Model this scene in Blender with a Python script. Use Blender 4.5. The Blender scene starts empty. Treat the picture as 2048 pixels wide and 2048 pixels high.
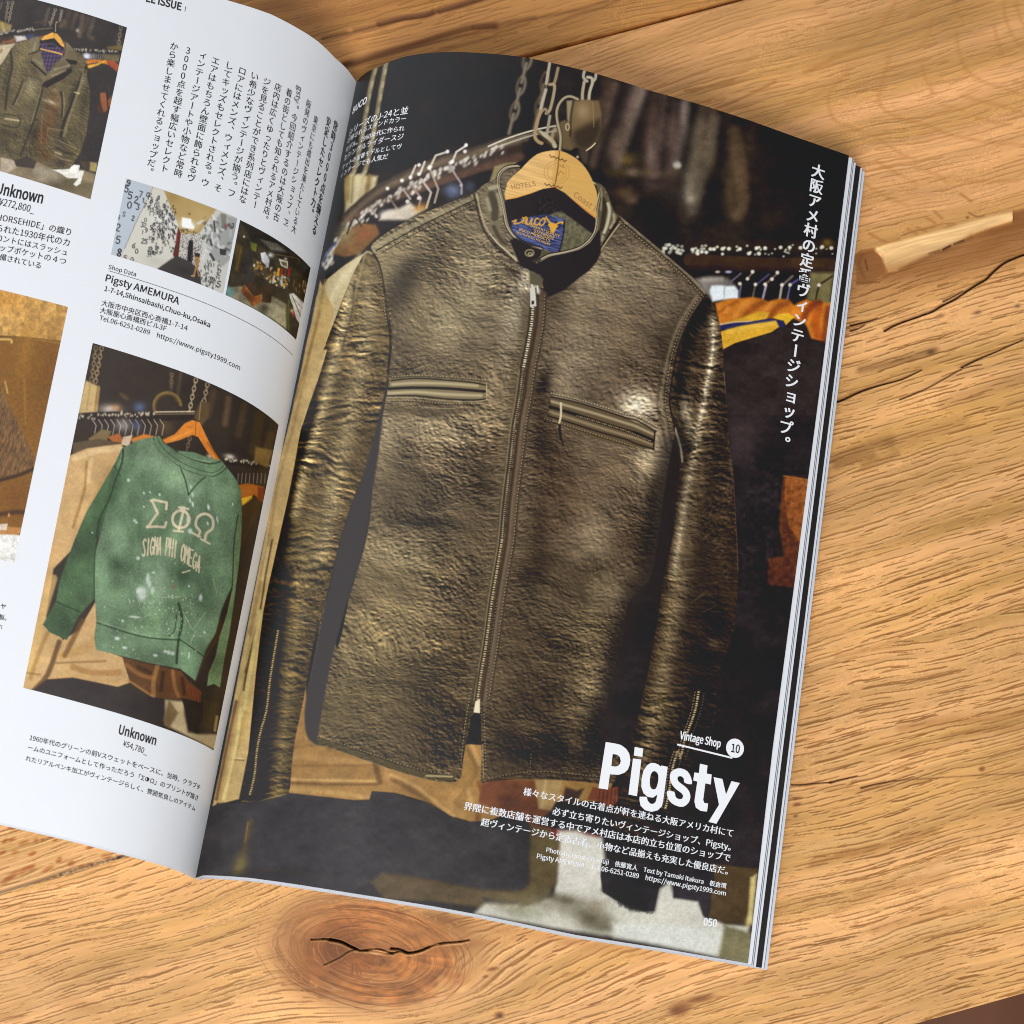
"""An open fashion magazine lying on an oak table, seen close from above."""
import bpy, math
import numpy as np
from mathutils import Matrix

scene = bpy.context.scene
coll = scene.collection
MM = 0.001                                    # the scene is laid out in millimetres and stored in metres

# ---------------------------------------------------------------- camera
CAM_R = np.array([[0.984376, 0.173625, 0.0293], [0.175972, -0.97588, -0.129198], [0.006161, 0.132335, -0.991186]])
CAM_C = np.array([87.023, 84.689, 517.26])
FPX, CPX = 2719.83, 1024.0                    # focal length and centre on the 2048-pixel photograph
cam = bpy.data.cameras.new('camera'); cam_o = bpy.data.objects.new('camera', cam); coll.objects.link(cam_o)
cam.sensor_width = 36.0; cam.lens = FPX * 36.0 / 2048.0; cam.clip_start = 0.02; cam.clip_end = 60.0
m = Matrix.Identity(4)
for i in range(3):
    m[i][0] = CAM_R[0, i]; m[i][1] = -CAM_R[1, i]; m[i][2] = -CAM_R[2, i]; m[i][3] = CAM_C[i] * MM
cam_o.matrix_world = m
cam.dof.use_dof = True; cam.dof.focus_distance = 0.512; cam.dof.aperture_fstop = 13.0
scene.camera = cam_o

# ---------------------------------------------------------------- light: added soft key lamp on the near side, room brighter on the left
world = bpy.data.worlds.new('World'); scene.world = world; world.use_nodes = True
nt = world.node_tree; bg = nt.nodes['Background']; bg.inputs[1].default_value = 1.0
# the room round the table: brighter towards the window side on the left, dim on the right
tc = nt.nodes.new('ShaderNodeTexCoord'); sx = nt.nodes.new('ShaderNodeSeparateXYZ'); mr = nt.nodes.new('ShaderNodeMapRange'); cr = nt.nodes.new('ShaderNodeValToRGB')
nt.links.new(tc.outputs['Generated'], sx.inputs[0]); nt.links.new(sx.outputs[0], mr.inputs['Value']); mr.inputs['From Min'].default_value = -1; mr.inputs['From Max'].default_value = 1
nt.links.new(mr.outputs[0], cr.inputs['Fac']); nt.links.new(cr.outputs['Color'], bg.inputs[0])
el = cr.color_ramp.elements
for p, v in ((0.0, 0.92), (0.22, 0.98), (0.42, 0.74), (0.58, 0.28), (1.0, 0.16)):
    e = el[0] if p == 0.0 else (el[-1] if p == 1.0 else el.new(p))
    e.position = p; e.color = (v * .95, v * .98, v * 1.04, 1)
def area(name, loc, target, sx, sy, watts, col):
    l = bpy.data.lights.new(name, 'AREA'); l.shape = 'RECTANGLE'; l.size = sx; l.size_y = sy; l.energy = watts; l.color = col
    o = bpy.data.objects.new(name, l); coll.objects.link(o); o.location = loc
    d = Matrix.Translation((0, 0, 0)); v = (np.array(target) - np.array(loc)).astype(float); v /= np.linalg.norm(v)
    z = -v; x = np.cross((0, 0, 1), z); x /= np.linalg.norm(x); y = np.cross(z, x)
    M4 = Matrix.Identity(4)
    for i in range(3): M4[i][0], M4[i][1], M4[i][2], M4[i][3] = x[i], y[i], z[i], loc[i]
    o.matrix_world = M4
    return o
area('key_light', (0.10, -1.05, 1.30), (0.1, 0.15, 0.0), 0.9, 0.9, 26.5, (0.985, 0.99, 1.0))  # soft square key lamp, added above the near side of the table
scene.view_settings.view_transform = 'Standard'; scene.view_settings.look = 'None'
scene.view_settings.exposure = 0.0; scene.view_settings.gamma = 1.0
scene.render.engine = 'CYCLES'; scene.cycles.max_bounces = 6; scene.cycles.filter_width = 1.0

# ---------------------------------------------------------------- tuning
GLOSS_R = 0.36          # roughness of the coated, printed paper
PAGE_STEP = 0.25        # grid pitch of the prints, mm
WOOD_STEP = 0.28        # grid pitch of the boards, mm
WOOD_GAIN = 1.0         # display-referred wood colour -> reflectance
VEIL = 0.016            # grey that the window's reflection adds to the print
def deveil(c, k=1.0):
    return np.clip((c - VEIL * k) * 1.02, 0.002, 0.95).astype(np.float32)

# ---------------------------------------------------------------- painting of prints (numpy)
def hash2(ix, iy, seed):
    h = (ix.astype(np.int64) * 374761393 + iy.astype(np.int64) * 668265263 + seed * 974634777) & 0xffffffff
    h = ((h ^ (h >> 13)) * 1274126177) & 0xffffffff
    return ((h ^ (h >> 16)) & 0xffff).astype(np.float32) / 65535.0

def noise(x, y, seed=0):
    x = np.asarray(x, np.float32); y = np.asarray(y, np.float32)
    xf = np.floor(x); yf = np.floor(y)
    fx = x - xf; fy = y - yf
    fx = fx * fx * fx * (fx * (fx * 6 - 15) + 10); fy = fy * fy * fy * (fy * (fy * 6 - 15) + 10)
    ix = xf.astype(np.int32); iy = yf.astype(np.int32)
    a = hash2(ix, iy, seed); b = hash2(ix + 1, iy, seed); c = hash2(ix, iy + 1, seed); d = hash2(ix + 1, iy + 1, seed)
    return (a + (b - a) * fx) * (1 - fy) + (c + (d - c) * fx) * fy - 0.5

def fbm(x, y, seed=0, n=4, g=0.5):
    s = 0.0; a = 1.0
    for i in range(n):
        s = s + a * noise(x, y, seed + i * 7); x = x * 2.03 + 11.3; y = y * 2.03 + 5.7; a *= g
    return s

def sstep(a, b, v):
    t = np.clip((v - a) / (b - a), 0, 1)
    return t * t * (3 - 2 * t)

def frame(ox, oy, sc):
    def f(s):
        v = np.array(s.replace(',', ' ').split(), float).reshape(-1, 2)
        return v / sc + np.array([ox, oy])
    return f

def smooth_pts(p, closed, n=3):
    p = np.asarray(p, float); N = len(p)
    if N < 3: return p
    out = []
    for i in range(N if closed else N - 1):
        if closed: a, b, c, d = p[i - 1], p[i], p[(i + 1) % N], p[(i + 2) % N]
        else: a, b, c, d = p[max(i - 1, 0)], p[i], p[i + 1], p[min(i + 2, N - 1)]
        for k in range(n):
            t = k / n
            out.append(0.5 * (2 * b + (c - a) * t + (2 * a - 5 * b + 4 * c - d) * t * t + (3 * b - a - 3 * c + d) * t ** 3))
    if not closed: out.append(p[-1])
    return np.array(out)

class Canvas:
    """a print being painted: X, Y are the print coordinates of its grid points, I the ink colour (display-referred)"""
    def __init__(s, X, Y, base=(0, 0, 0)):
        s.X = X.astype(np.float32); s.Y = Y.astype(np.float32)
        s.I = np.empty(X.shape + (3,), np.float32); s.I[:] = np.array(base) / 255.0
        s.M = None
    def win(s, x0, x1, y0, y1):
        m = (s.X > x0) & (s.X < x1) & (s.Y > y0) & (s.Y < y1)
        r = np.flatnonzero(m.any(1)); c = np.flatnonzero(m.any(0))
        if len(r) == 0: return None
        return (slice(r[0], r[-1] + 1), slice(c[0], c[-1] + 1))
    def put(s, w, a, col, mode='mix'):
        if s.M is not None: a = a * s.M[w]
        a = a[..., None]; I = s.I[w]
        if isinstance(col, np.ndarray) and col.ndim == 3: c = col
        else: c = np.array(col, np.float32) / 255.0
        if mode == 'mix': I += (c - I) * a
        elif mode == 'add': I += c * a
        elif mode == 'mul': I *= 1 + (c - 1) * a
    def pmask(s, pts, soft=1.2, smooth=0):
        p = smooth_pts(pts, True, smooth) if smooth else np.asarray(pts, float)
        lo = p.min(0) - soft * 2; hi = p.max(0) + soft * 2
        w = s.win(lo[0], hi[0], lo[1], hi[1])
        if w is None: return None, None
        x = s.X[w]; y = s.Y[w]
        par = np.zeros(x.shape, bool); d2 = np.full(x.shape, 1e9, np.float32)
        for i in range(len(p)):
            (ax, ay), (bx, by) = p[i - 1], p[i]
            ex, ey = bx - ax, by - ay; L = ex * ex + ey * ey
            if L < 1e-9: continue
            if ay != by:
                cr = ((ay > y) != (by > y)) & (x < ex * (y - ay) / ey + ax); par ^= cr
            t = np.clip(((x - ax) * ex + (y - ay) * ey) / L, 0, 1)
            qx = x - ax - t * ex; qy = y - ay - t * ey
            np.minimum(d2, qx * qx + qy * qy, out=d2)
        sd = np.sqrt(d2) * np.where(par, 1, -1)
        return w, sstep(-soft, soft, sd)
    def poly(s, pts, col, soft=1.2, smooth=0, amt=1.0, mode='mix'):
        w, a = s.pmask(pts, soft, smooth)
        if w is not None: s.put(w, a * amt, col, mode)
    def line(s, pts, col, wd=2.0, soft=1.0, amt=1.0, smooth=3, mode='mix', wd2=None, dash=None):
        p = smooth_pts(pts, False, smooth) if smooth else np.asarray(pts, float)
        W = max(wd, wd2 or 0) / 2 + soft
        lo = p.min(0) - W; hi = p.max(0) + W
        w = s.win(lo[0], hi[0], lo[1], hi[1])
        if w is None: return
        x = s.X[w]; y = s.Y[w]
        d2 = np.full(x.shape, 1e9, np.float32); u = np.zeros(x.shape, np.float32); acc = 0.0
        for i in range(len(p) - 1):
            (ax, ay), (bx, by) = p[i], p[i + 1]
            ex, ey = bx - ax, by - ay; L = ex * ex + ey * ey
            if L < 1e-9: continue
            l = math.sqrt(L)
            t = np.clip(((x - ax) * ex + (y - ay) * ey) / L, 0, 1)
            qx = x - ax - t * ex; qy = y - ay - t * ey
            q = qx * qx + qy * qy; m = q < d2
            d2 = np.where(m, q, d2); u = np.where(m, acc + t * l, u); acc += l
        hw = wd / 2 if wd2 is None else (wd + (wd2 - wd) * u / max(acc, 1e-6)) / 2
        a = sstep(soft, -soft, np.sqrt(d2) - hw) * amt
        if dash: a = a * sstep(-0.3, 0.3, np.cos(u * 2 * math.pi / dash))
        s.put(w, a, col, mode)
    def blob(s, x, y, rx, ry=None, ang=0, col=(255, 255, 255), amt=1.0, mode='mix', p=2.0):
        ry = ry or rx; R = max(rx, ry) * 2.4
        w = s.win(x - R, x + R, y - R, y + R)
        if w is None: return
        c, n = math.cos(math.radians(ang)), math.sin(math.radians(ang))
        dx = s.X[w] - x; dy = s.Y[w] - y
        q = ((dx * c + dy * n) / rx) ** 2 + ((-dx * n + dy * c) / ry) ** 2
        s.put(w, np.exp(-q ** (p / 2)) * amt, col, mode)
    def grain(s, amt, seed=3, sc=2.5):
        n = noise(s.X / sc, s.Y / sc, seed) + 0.6 * noise(s.X / (sc * 2.7), s.Y / (sc * 2.7), seed + 1)
        s.I *= (1 + amt * n)[..., None]
A = frame(600, 0, 2.76); B = frame(600, 600, 2.76); Cc = frame(400, 1200, 2.76); D = frame(1100, 200, 2.76)
E_ = frame(1100, 850, 2.76); F_ = frame(950, 1400, 2.76); G = frame(690, 90, 5.52); Hh = frame(980, 280, 6.44)
J_ = frame(1380, 480, 5.52); K = frame(400, 1080, 6.44); L_ = frame(1200, 1560, 5.52); M_ = frame(1040, 100, 5.52)

SLEEVE_L = np.concatenate([A("370,1378 310,1480 250,1620 180,1800 130,1932"), B("150,276 100,440 5,720"),
    [(594, 908), (578, 990), (560, 1071), (540, 1160), (527, 1225), (512, 1350), (497, 1505), (481, 1598)],
    Cc("245,1112 290,1115 400,1095 485,1068 500,1000 510,880 530,740 570,560 600,380 625,250 655,100"),
    B("75,1900 165,1560 230,1300 310,1060 375,920 440,700 468,520 492,420 500,330 510,200 495,0"),
    A("490,1800 470,1600 440,1450 400,1385")])
BODY = np.concatenate([A("400,1385 400,1345 500,1270 640,1195 820,1120 960,1065 1010,1020 1090,980 1130,940 1190,918 1215,930 1160,1000 1135,1100 1180,1150 1300,1180 1440,1165 1600,1290 1635,1190 1645,1060 1630,1010 1665,1020 1700,1070 1730,1160"),
    D("385,640 480,720 600,820 740,940 830,1020 862,1080 790,1190 740,1290 700,1420 675,1560 665,1680 690,1800 700,1900"),
    E_("690,60 665,170 625,420 585,700 545,860 430,980 400,1180 330,1450 290,1700 280,1900"),
    F_("790,300 770,455 600,452 440,440 300,435 140,430 50,455 30,440 40,300"),
    Cc("1553,820 1550,640 1530,620 1500,640 1490,690 1468,795 1450,900 1440,980 1380,1010 1250,990 1100,950 930,890 760,830 650,800 600,770 583,720 580,620 600,470 640,270 690,0"),
    B("205,1932 270,1640 350,1380 385,1200 400,1000 420,830 470,560 490,440 500,330 510,200 495,0"),
    A("490,1800 470,1600 440,1450")])
SLEEVE_R = np.concatenate([D("862,1080 875,1085 910,1150 940,1250 955,1400 970,1600 990,1900"),
    E_("1010,250 1030,600 1040,800 1030,1000 1010,1150 960,1300 920,1420 915,1560 890,1700"),
    F_("1215,320 1170,420 1120,520 1075,600 1045,700 1000,780 930,800 830,775 750,730 755,650 820,450 880,130"),
    E_("450,1800 490,1590 540,1370 575,1180 605,1000 640,780 680,600 700,330 720,200 690,60"),
    D("690,1800 665,1680 675,1560 700,1420 740,1290 790,1190")])
HANGER = np.concatenate([Hh("840,133 730,145 610,180 500,265 400,370 240,520 215,590 200,770 520,690 830,605 1100,800 1360,1010 1365,880 1385,720 1340,570 1270,420 1180,300 1060,205 930,145")])

def contrast(cv, mask, k=1.55, mid=.345, dark=.90):
    lum = cv.I.mean(-1, keepdims=True); tgt = np.clip(mid * dark + (lum - mid) * k, .11, .95)
    cv.I += (cv.I * tgt / np.maximum(lum, .02) - cv.I) * mask[..., None]

def leather(cv, mask, seed=5, ang=0.17, sc=1.0, amt=0.9, crease=0.0):
    """embossed hide: fine wrinkles running across the garment, lit from one side in the printed picture"""
    x = cv.X + 0.0; y = cv.Y + 0.0
    c, n = math.cos(ang), math.sin(ang)
    wx = 22 * fbm(x / 130, y / 130, seed + 40, 2); wy = 26 * fbm(x / 150, y / 120, seed + 60, 2) + 3.0 * noise(x / 16, y / 16, seed + 66)
    u = (x * c + y * n + wx) * sc; v = (-x * n + y * c + wy) * sc
    def fine(du, dv):
        return noise((u + du) / 7.5, (v + dv) / 4.6, seed) + .6 * noise((u + du) / 4.6, (v + dv) / 3.2, seed + 3) + .7 * (0.25 - np.abs(noise((u + du) / 16, (v + dv) / 8.0, seed + 21)))
    def folds(du, dv):
        return noise((u + du) / 52, (v + dv) / 30, seed + 9) + .5 * noise((u + du) / 24, (v + dv) / 15, seed + 12)
    e = .60 * (fine(0, 0) - fine(0.8, -1.6)) + .50 * (folds(0, 0) - folds(2.5, -4.5))
    if crease:                                                         # worn folds lying across a sleeve
        def cr(du, dv):
            a = (u + du) / 62 + .5 * noise((u + du) / 40, (v + dv) / 40, seed + 30); b = (v + dv) / 13 + 1.1 * noise((u + du) / 34, (v + dv) / 60, seed + 31)
            return (.30 - np.abs(noise(a, b, seed + 32))) * 1.6 + .7 * noise(a * 1.7, b * 1.9, seed + 33)
        e = e + crease * (cr(0, 0) - cr(0.6, -3.2)) * (.35 + 1.2 * np.clip(.35 + fbm(x / 90, y / 70, seed + 34, 2), 0, 1))
    zone = 0.50 + 1.1 * np.clip(fbm(x / 130, y / 130, seed + 80, 2) + 0.28, 0, 1)
    blot = 0.26 * fbm(x / 62, y / 90, seed + 90, 3)
    f = np.clip(1.95 * e * zone * amt, -0.62, 1.5) + blot
    k = (mask * f)[..., None]
    warm = np.array([1.0, 0.97, 0.88], np.float32)
    cv.I *= np.where(k > 0, 1 + k * warm, 1 + k)

def wrinkle_set(cv, p0, p1, n, length, ang, spread, seed, hi=(186, 168, 124), lo=(40, 32, 24), wd=2.0, amt=0.75, curve=8):
    """short creases fanned along a line, each a lit ridge with a dark furrow under it"""
    rg = np.random.RandomState(seed); n = max(3, int(n * .8))
    for i in range(n):
        t = (i + 0.5 * rg.rand()) / n
        x = p0[0] + (p1[0] - p0[0]) * t + rg.randn() * 3; y = p0[1] + (p1[1] - p0[1]) * t + rg.randn() * 3
        g = ang + .8 * spread * rg.randn(); a = math.radians(g); l = length * (0.35 + 0.6 * rg.rand()); w = wd * (.8 + .6 * rg.rand())
        cx, cy = x + math.cos(a) * l * .5, y + math.sin(a) * l * .5; b = .42 * amt * (.35 + .5 * rg.rand())
        cv.blob(cx - math.sin(a) * -w * 1.3, cy + math.cos(a) * w * 1.3, l * .5, w * 1.25, g, lo, b, p=2)
        cv.blob(cx, cy, l * .46, w * .85, g, hi, b, p=2)

def stitches(cv, pts, col=(190, 170, 125), wd=1.8, dash=6.5, amt=0.75, shadow=True):
    if shadow: cv.line(np.asarray(pts) + (0, 1.6), (35, 28, 22), wd + 1.5, 1.2, 0.5)
    cv.line(pts, col, wd, 0.9, amt, dash=dash)

def zipper(cv, pts, wd=5.0, dash=4.6, hi=(225, 212, 180), lo=(60, 50, 36)):
    cv.line(pts, lo, wd + 3, 1.2, 0.9)
    cv.line(pts, hi, wd, 1.0, 0.95, dash=dash)

def paint_right(X, Y):
    cv = Canvas(X, Y, (38, 33, 31))
    n1 = fbm(X / 160, Y / 160, 71, 3)
    cv.I *= (1 + 0.25 * n1)[..., None]
    # ---- blurred shop behind the jacket, top
    for (x, y, rx, ry, a, c, m) in [
        (1210, 190, 14, 70, 14, (95, 72, 58), .7), (1262, 215, 13, 75, 16, (120, 98, 84), .75), (1285, 180, 9, 40, 14, (140, 120, 108), .6),
        (1232, 290, 16, 40, 12, (118, 96, 78), .7), (1305, 250, 14, 70, 8, (96, 72, 62), .8), (1302, 320, 13, 42, 2, (140, 115, 102), .75),
        (1345, 260, 12, 70, 4, (100, 78, 68), .7), (1368, 225, 9, 32, 4, (165, 142, 132), .8), (1345, 300, 15, 60, 2, (92, 74, 64), .7),
        (1400, 250, 12, 60, 6, (110, 92, 76), .7), (1392, 330, 18, 80, 10, (112, 98, 76), .85), (1380, 380, 14, 40, 8, (150, 138, 118), .7),
        (1418, 260, 14, 90, 12, (92, 74, 58), .75), (1425, 320, 10, 30, 10, (75, 60, 44), .7), (1470, 330, 12, 80, -8, (105, 82, 58), .75), (1462, 390, 16, 55, -4, (84, 66, 46), .7),
        (1500, 290, 18, 60, 0, (66, 52, 34), .7), (1520, 360, 30, 40, 0, (60, 46, 34), .5), (1255, 320, 20, 14, 0, (122, 96, 50), .7), (1240, 345, 30, 10, 5, (100, 78, 48), .6),
        (1300, 345, 36, 10, 4, (112, 88, 62), .6), (1250, 385, 22, 16, 0, (125, 92, 62), .6), (1262, 400, 12, 10, 0, (150, 120, 96), .5),
        (1265, 345, 12, 9, 0, (150, 126, 104), .6), (1320, 370, 40, 18, 0, (66, 52, 44), .6), (1236, 440, 16, 40, 10, (74, 58, 44), .5),
        (1375, 420, 30, 20, 0, (58, 46, 40), .6), (1440, 470, 60, 18, 0, (58, 48, 26), .5), (1540, 440, 30, 60, 10, (52, 42, 26), .5)]:
        cv.blob(x, y, rx, ry, a, c, m)
    cv.blob(1354, 330, 9, 8, 20, (205, 200, 186), .95, p=4); cv.blob(1350, 338, 14, 10, 0, (170, 150, 110), .3)
    cv.blob(1382, 398, 9, 9, 0, (190, 176, 152), .7)
    for (a, b, c, w, m) in [("1230,170 1205,260 1185,330", 0, (120, 96, 78), 14, .5), ("1290,160 1255,270 1235,330", 0, (128, 108, 92), 16, .5),
                            ("1430,240 1415,320 1385,420", 0, (118, 104, 84), 20, .5), ("1330,190 1318,290 1310,350", 0, (110, 88, 80), 15, .5),
                            ("1470,260 1482,320 1488,400 1475,430", 0, (110, 86, 62), 22, .55), ("1375,190 1366,260 1352,320", 0, (128, 108, 98), 17, .4)]:
        v = np.array(a.replace(',', ' ').split(), float).reshape(-1, 2); cv.line(v, c, w, 9, m)
    # ropes, top left
    for off in (0, 22):
        p = np.array([(756 + off * .8, 118), (741 + off, 175), (728 + off, 250), (712 + off, 330), (703 + off, 350)])
        cv.line(p, (152, 138, 104), 9, 3, .9); cv.line(p + (2, 0), (190, 176, 140), 4, 2, .6, dash=26)
    # wooden blocks under the ropes
    cv.poly(G("0,1480 60,1430 250,1440 360,1450 330,1600 200,1720 60,1800 0,1850"), (186, 170, 128), 5)
    cv.line(G("30,1460 20,1700"), (150, 116, 50), 9, 4, .7); cv.line(G("150,1450 110,1760"), (216, 200, 160), 10, 4, .7); cv.line(G("270,1450 240,1640"), (120, 92, 50), 9, 4, .8)
    cv.line(G("90,1450 70,1740"), (140, 118, 70), 4, 2, .6)
    # hanging rail, left: black tube with lit top, chrome hooks crowding on it
    R0 = A("1460,690 1300,720 1150,770 1000,830 850,890 700,960 560,1030 420,1110 300,1200 220,1300 160,1400 130,1480")
    rt = G("1960,955 1700,1030 1400,1130 1000,1230 650,1390 380,1530 200,1660 50,1800 -40,1900"); rb = G("1960,1285 1500,1420 1000,1580 500,1760 250,1880 60,1990")
    cv.poly(np.concatenate([rt, rb[::-1]]), (66, 54, 46), 3, 0); cv.line(rt + (5, 13), (116, 98, 76), 17, 6, .85, wd2=9); cv.line(rt + (8, 27), (58, 46, 40), 12, 5, .7, wd2=7); cv.line(rb + (-2, -10), (108, 76, 58), 15, 6, .7, wd2=8); cv.line(rb + (0, 1), (40, 33, 31), 5, 3, .8)
    cv.line(A("1440,690 1300,716 1150,762 1040,808"), (222, 214, 190), 3.2, 1.2, .95); cv.line(A("1460,716 1300,742 1150,790 1060,822"), (200, 192, 170), 3.6, 1.4, .8); cv.line(A("1300,728 1050,812"), (120, 104, 80), 2, 1)
    rg = np.random.RandomState(4)
    Rs = smooth_pts(R0, False, 8)
    for i in range(58):
        q = Rs[int(18 + (len(Rs) - 20) * (i / 58.0) ** 0.85)]
        for k in range(2):
            cv.blob(q[0] + rg.randn() * 4, q[1] + 4 + rg.rand() * (18 if k else 6), 2.6 + rg.rand() * 2, 4.5 + 2 * rg.rand(), 35, (214, 206, 190), .55 + .4 * rg.rand(), p=3)
    for s, c in [("1150,1300 1170,1340 1210,1420 1290,1540 1285,1640", (168, 152, 146)), ("930,1340 960,1420 1030,1590 990,1740", (166, 148, 128)),
                 ("840,1480 950,1630 900,1790", (190, 176, 160)), ("640,1590 720,1700", (170, 152, 140)), ("690,1740 680,1860", (60, 50, 46)), ("740,1560 840,1690 810,1800", (140, 118, 112)),
                 ("490,1690 570,1800 555,1880", (140, 116, 96)), ("290,1800 350,1900", (158, 138, 128)), ("1180,1300 1230,1180 1340,1110", (215, 206, 190)), ("960,1310 1000,1220 1130,1180", (210, 200, 180)),
                 ("830,1420 880,1290", (214, 206, 190)), ("720,1470 780,1330", (205, 196, 178))]:
        cv.line(G(s), c, 4.4, 1.2, .9, smooth=0)
    for x, y in [(838, 348), (858, 336), (838, 330), (861, 333), (905, 323), (902, 325), (821, 355), (775, 377), (804, 361), (932, 290), (895, 303), (930, 303), (815, 403), (838, 396)]: cv.blob(x, y, 4, 4, 0, (240, 236, 226), .95, p=4)
    for s, r in [("1280,1550", 3), ("810,1690", 3), ("690,1730", 3.4), ("345,1890", 4)]:
        q = G(s)[0]; cv.blob(q[0], q[1], r, r, 0, (196, 184, 172), .9, p=4)
    # bluish and pale blurred garments behind the shoulder
    cv.blob(905, 382, 16, 14, 0, (112, 126, 160), .8); cv.blob(940, 372, 10, 10, 0, (88, 98, 124), .6)
    cv.poly(G("1650,1340 1780,1300 1900,1290 1850,1340 1720,1400 1640,1510 1580,1550"), (150, 134, 94), 3)
    cv.poly(G("400,1870 480,1820 600,1800 720,1740 800,1810 900,1800 700,1932 380,1932"), (206, 192, 170), 5); cv.blob(G("830,1800")[0][0], 416, 14, 8, -25, (196, 140, 66), .8); cv.blob(770, 428, 12, 8, 0, (226, 218, 205), .7)
    cv.poly(A("240,1290 330,1230 420,1240 440,1290 330,1400 250,1420 180,1400"), (122, 86, 50), 4); cv.blob(731, 470, 15, 10, -30, (150, 84, 50), .7); cv.blob(690, 470, 16, 22, 20, (150, 138, 96), .7)
    cv.line(A("260,1290 300,1200 340,1250"), (62, 48, 40), 3, 1.5); cv.line(A("130,1440 160,1380 200,1340"), (80, 96, 140), 5, 2, .7)
    # pale coat and khaki cloth down the left side
    coat = np.concatenate([A("350,1400 250,1460 150,1540 90,1640 60,1800 30,1932 120,1932 180,1800 250,1620 310,1480 370,1380")])
    cv.poly(coat, (196, 178, 134), 2.5); cv.line(A("330,1420 220,1560 140,1740 100,1932"), (222, 206, 166), 12, 7, .7); cv.line(A("130,1640 90,1800 70,1900"), (140, 116, 66), 5, 3, .7)
    strip = np.array([(640, 560), (625, 640), (612, 690), (598, 760), (575, 860), (545, 970), (528, 1080), (505, 1200), (480, 1330), (462, 1430), (440, 1540), (425, 1612),
                      (478, 1598), (497, 1505), (512, 1350), (527, 1225), (540, 1160), (560, 1071), (578, 990), (602, 861), (654, 700), (668, 620)])
    cv.poly(strip, (190, 160, 104), 2)
    cv.line(strip[:12] + (10, 0), (148, 118, 66), 5, 4, .7)
    for s, c, w in [(K("930,0 850,420 790,820 700,1240 600,1700 560,1932"), (60, 42, 20), 3.5), (K("690,1330 630,1560 590,1700"), (88, 60, 26), 6), (K("820,300 740,700 640,1200"), (160, 128, 76), 7),
                    (K("880,100 800,500"), (205, 176, 120), 6), (Cc("330,60 290,300 240,640"), (206, 186, 120), 7), (Cc("250,620 190,880 110,1120"), (176, 146, 86), 8), (Cc("200,560 150,800 90,1100"), (92, 62, 40), 6),
                    (Cc("175,880 240,885"), (96, 74, 40), 2.5), (Cc("180,872 240,876"), (220, 200, 140), 2), (Cc("225,600 200,800 130,1100"), (216, 196, 134), 6), (Cc("270,200 215,520"), (190, 166, 104), 5),
                    ([(655, 690), (630, 780), (605, 850)], (210, 178, 120), 4), ([(640, 620), (615, 720), (590, 800)], (150, 116, 64), 5)]:
        cv.line(s, c, w, 2.2, .8)
    # lower cloths, khaki and brown, below the hem
    low = np.concatenate([Cc("580,450 610,760 1440,970 1460,800 1500,790 1560,800 1560,1010 1750,990 1900,990"), F_("130,430 440,430 760,460 720,560 330,560 0,700"), Cc("1480,1220 1380,1190 1270,1120 1080,1065 950,1055 935,1100 850,1105 490,1065 500,900 520,760")])
    cv.poly(low, (150, 112, 62), 2)
    for s, c, w, m in [("510,820 660,800 720,830", (120, 88, 46), 5, .7), ("520,860 700,880 960,900", (176, 136, 82), 12, .5), ("500,990 700,995 980,1000", (196, 158, 98), 4, .9), ("500,1010 700,1018 975,1018", (96, 66, 34), 4, .8), ("500,1040 700,1060 930,1090", (176, 140, 84), 10, .6),
                       ("520,915 700,915 960,912", (112, 80, 44), 2.5, .7), ("970,905 990,1000", (88, 60, 32), 12, .7), ("1030,920 1030,990", (168, 128, 76), 8, .7), ("1050,965 1180,1020 1280,1100 1400,1190", (186, 146, 88), 7, .8), ("1060,990 1200,1070 1290,1140", (110, 78, 42), 9, .6),
                       ("1480,830 1530,930 1500,1000", (120, 88, 48), 10, .7), ("1500,800 1540,900", (186, 146, 92), 9, .7), ("1440,1030 1380,1120 1450,1190", (168, 128, 74), 14, .6), ("1540,1010 1560,1090 1530,1210", (110, 70, 36), 10, .8), ("1480,1050 1500,1130", (186, 150, 96), 9, .6)]:
        cv.line(Cc(s), c, w, 4, m)
    cv.poly(Cc("1465,795 1490,690 1505,630 1545,630 1550,800"), (34, 30, 32), 1.5)
    cv.poly(F_("40,455 130,440 340,440 360,560 420,610 330,700 160,640 20,560"), (104, 62, 40), 4); cv.blob(1010, 1600, 22, 16, 20, (70, 42, 28), .7); cv.poly(F_("330,440 480,440 470,520 420,610 350,600 340,520"), (158, 128, 82), 4); cv.line(F_("390,450 370,590"), (190, 160, 110), 7, 4, .6)
    cv.poly(F_("500,480 560,500 600,490 560,570 480,560"), (60, 44, 34), 4); cv.poly(F_("650,480 700,490 790,480 790,560 740,600 690,560 620,550"), (120, 66, 46), 2.5)
    for k in range(5): cv.line(F_("%d,490 %d,590" % (690 + 22 * k, 680 + 22 * k)), (78, 40, 28), 2.5, 1.5, .7)
    cv.poly(F_("310,680 480,720 700,740 690,790 520,770 310,760"), (96, 40, 34), 4)
    # dark trousers and floor at the foot of the picture
    cv.poly(np.concatenate([Cc("95,1120 290,1120 490,1068 850,1108 935,1105 950,1058 1080,1068 1270,1125 1380,1195 1480,1222"), F_("300,660 310,900 290,1040 240,1060"), Cc("1700,1600 1560,1600 1200,1530 1000,1510"), [(700, 1790), (500, 1760), (394, 1754), (405, 1640)]]), (50, 46, 47), 2.5)
    cv.poly(np.concatenate([Cc("1000,1505 1200,1530 1560,1600 1780,1610 1830,1560 1830,1240 1932,1260 1960,1450 1900,1720 1560,1700 1300,1665 1020,1650 940,1560")]), (84, 68, 44), 6)
    cv.poly(Cc("1560,1640 1700,1655 1840,1680 1740,1705 1580,1690"), (40, 36, 38), 4)
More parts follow.
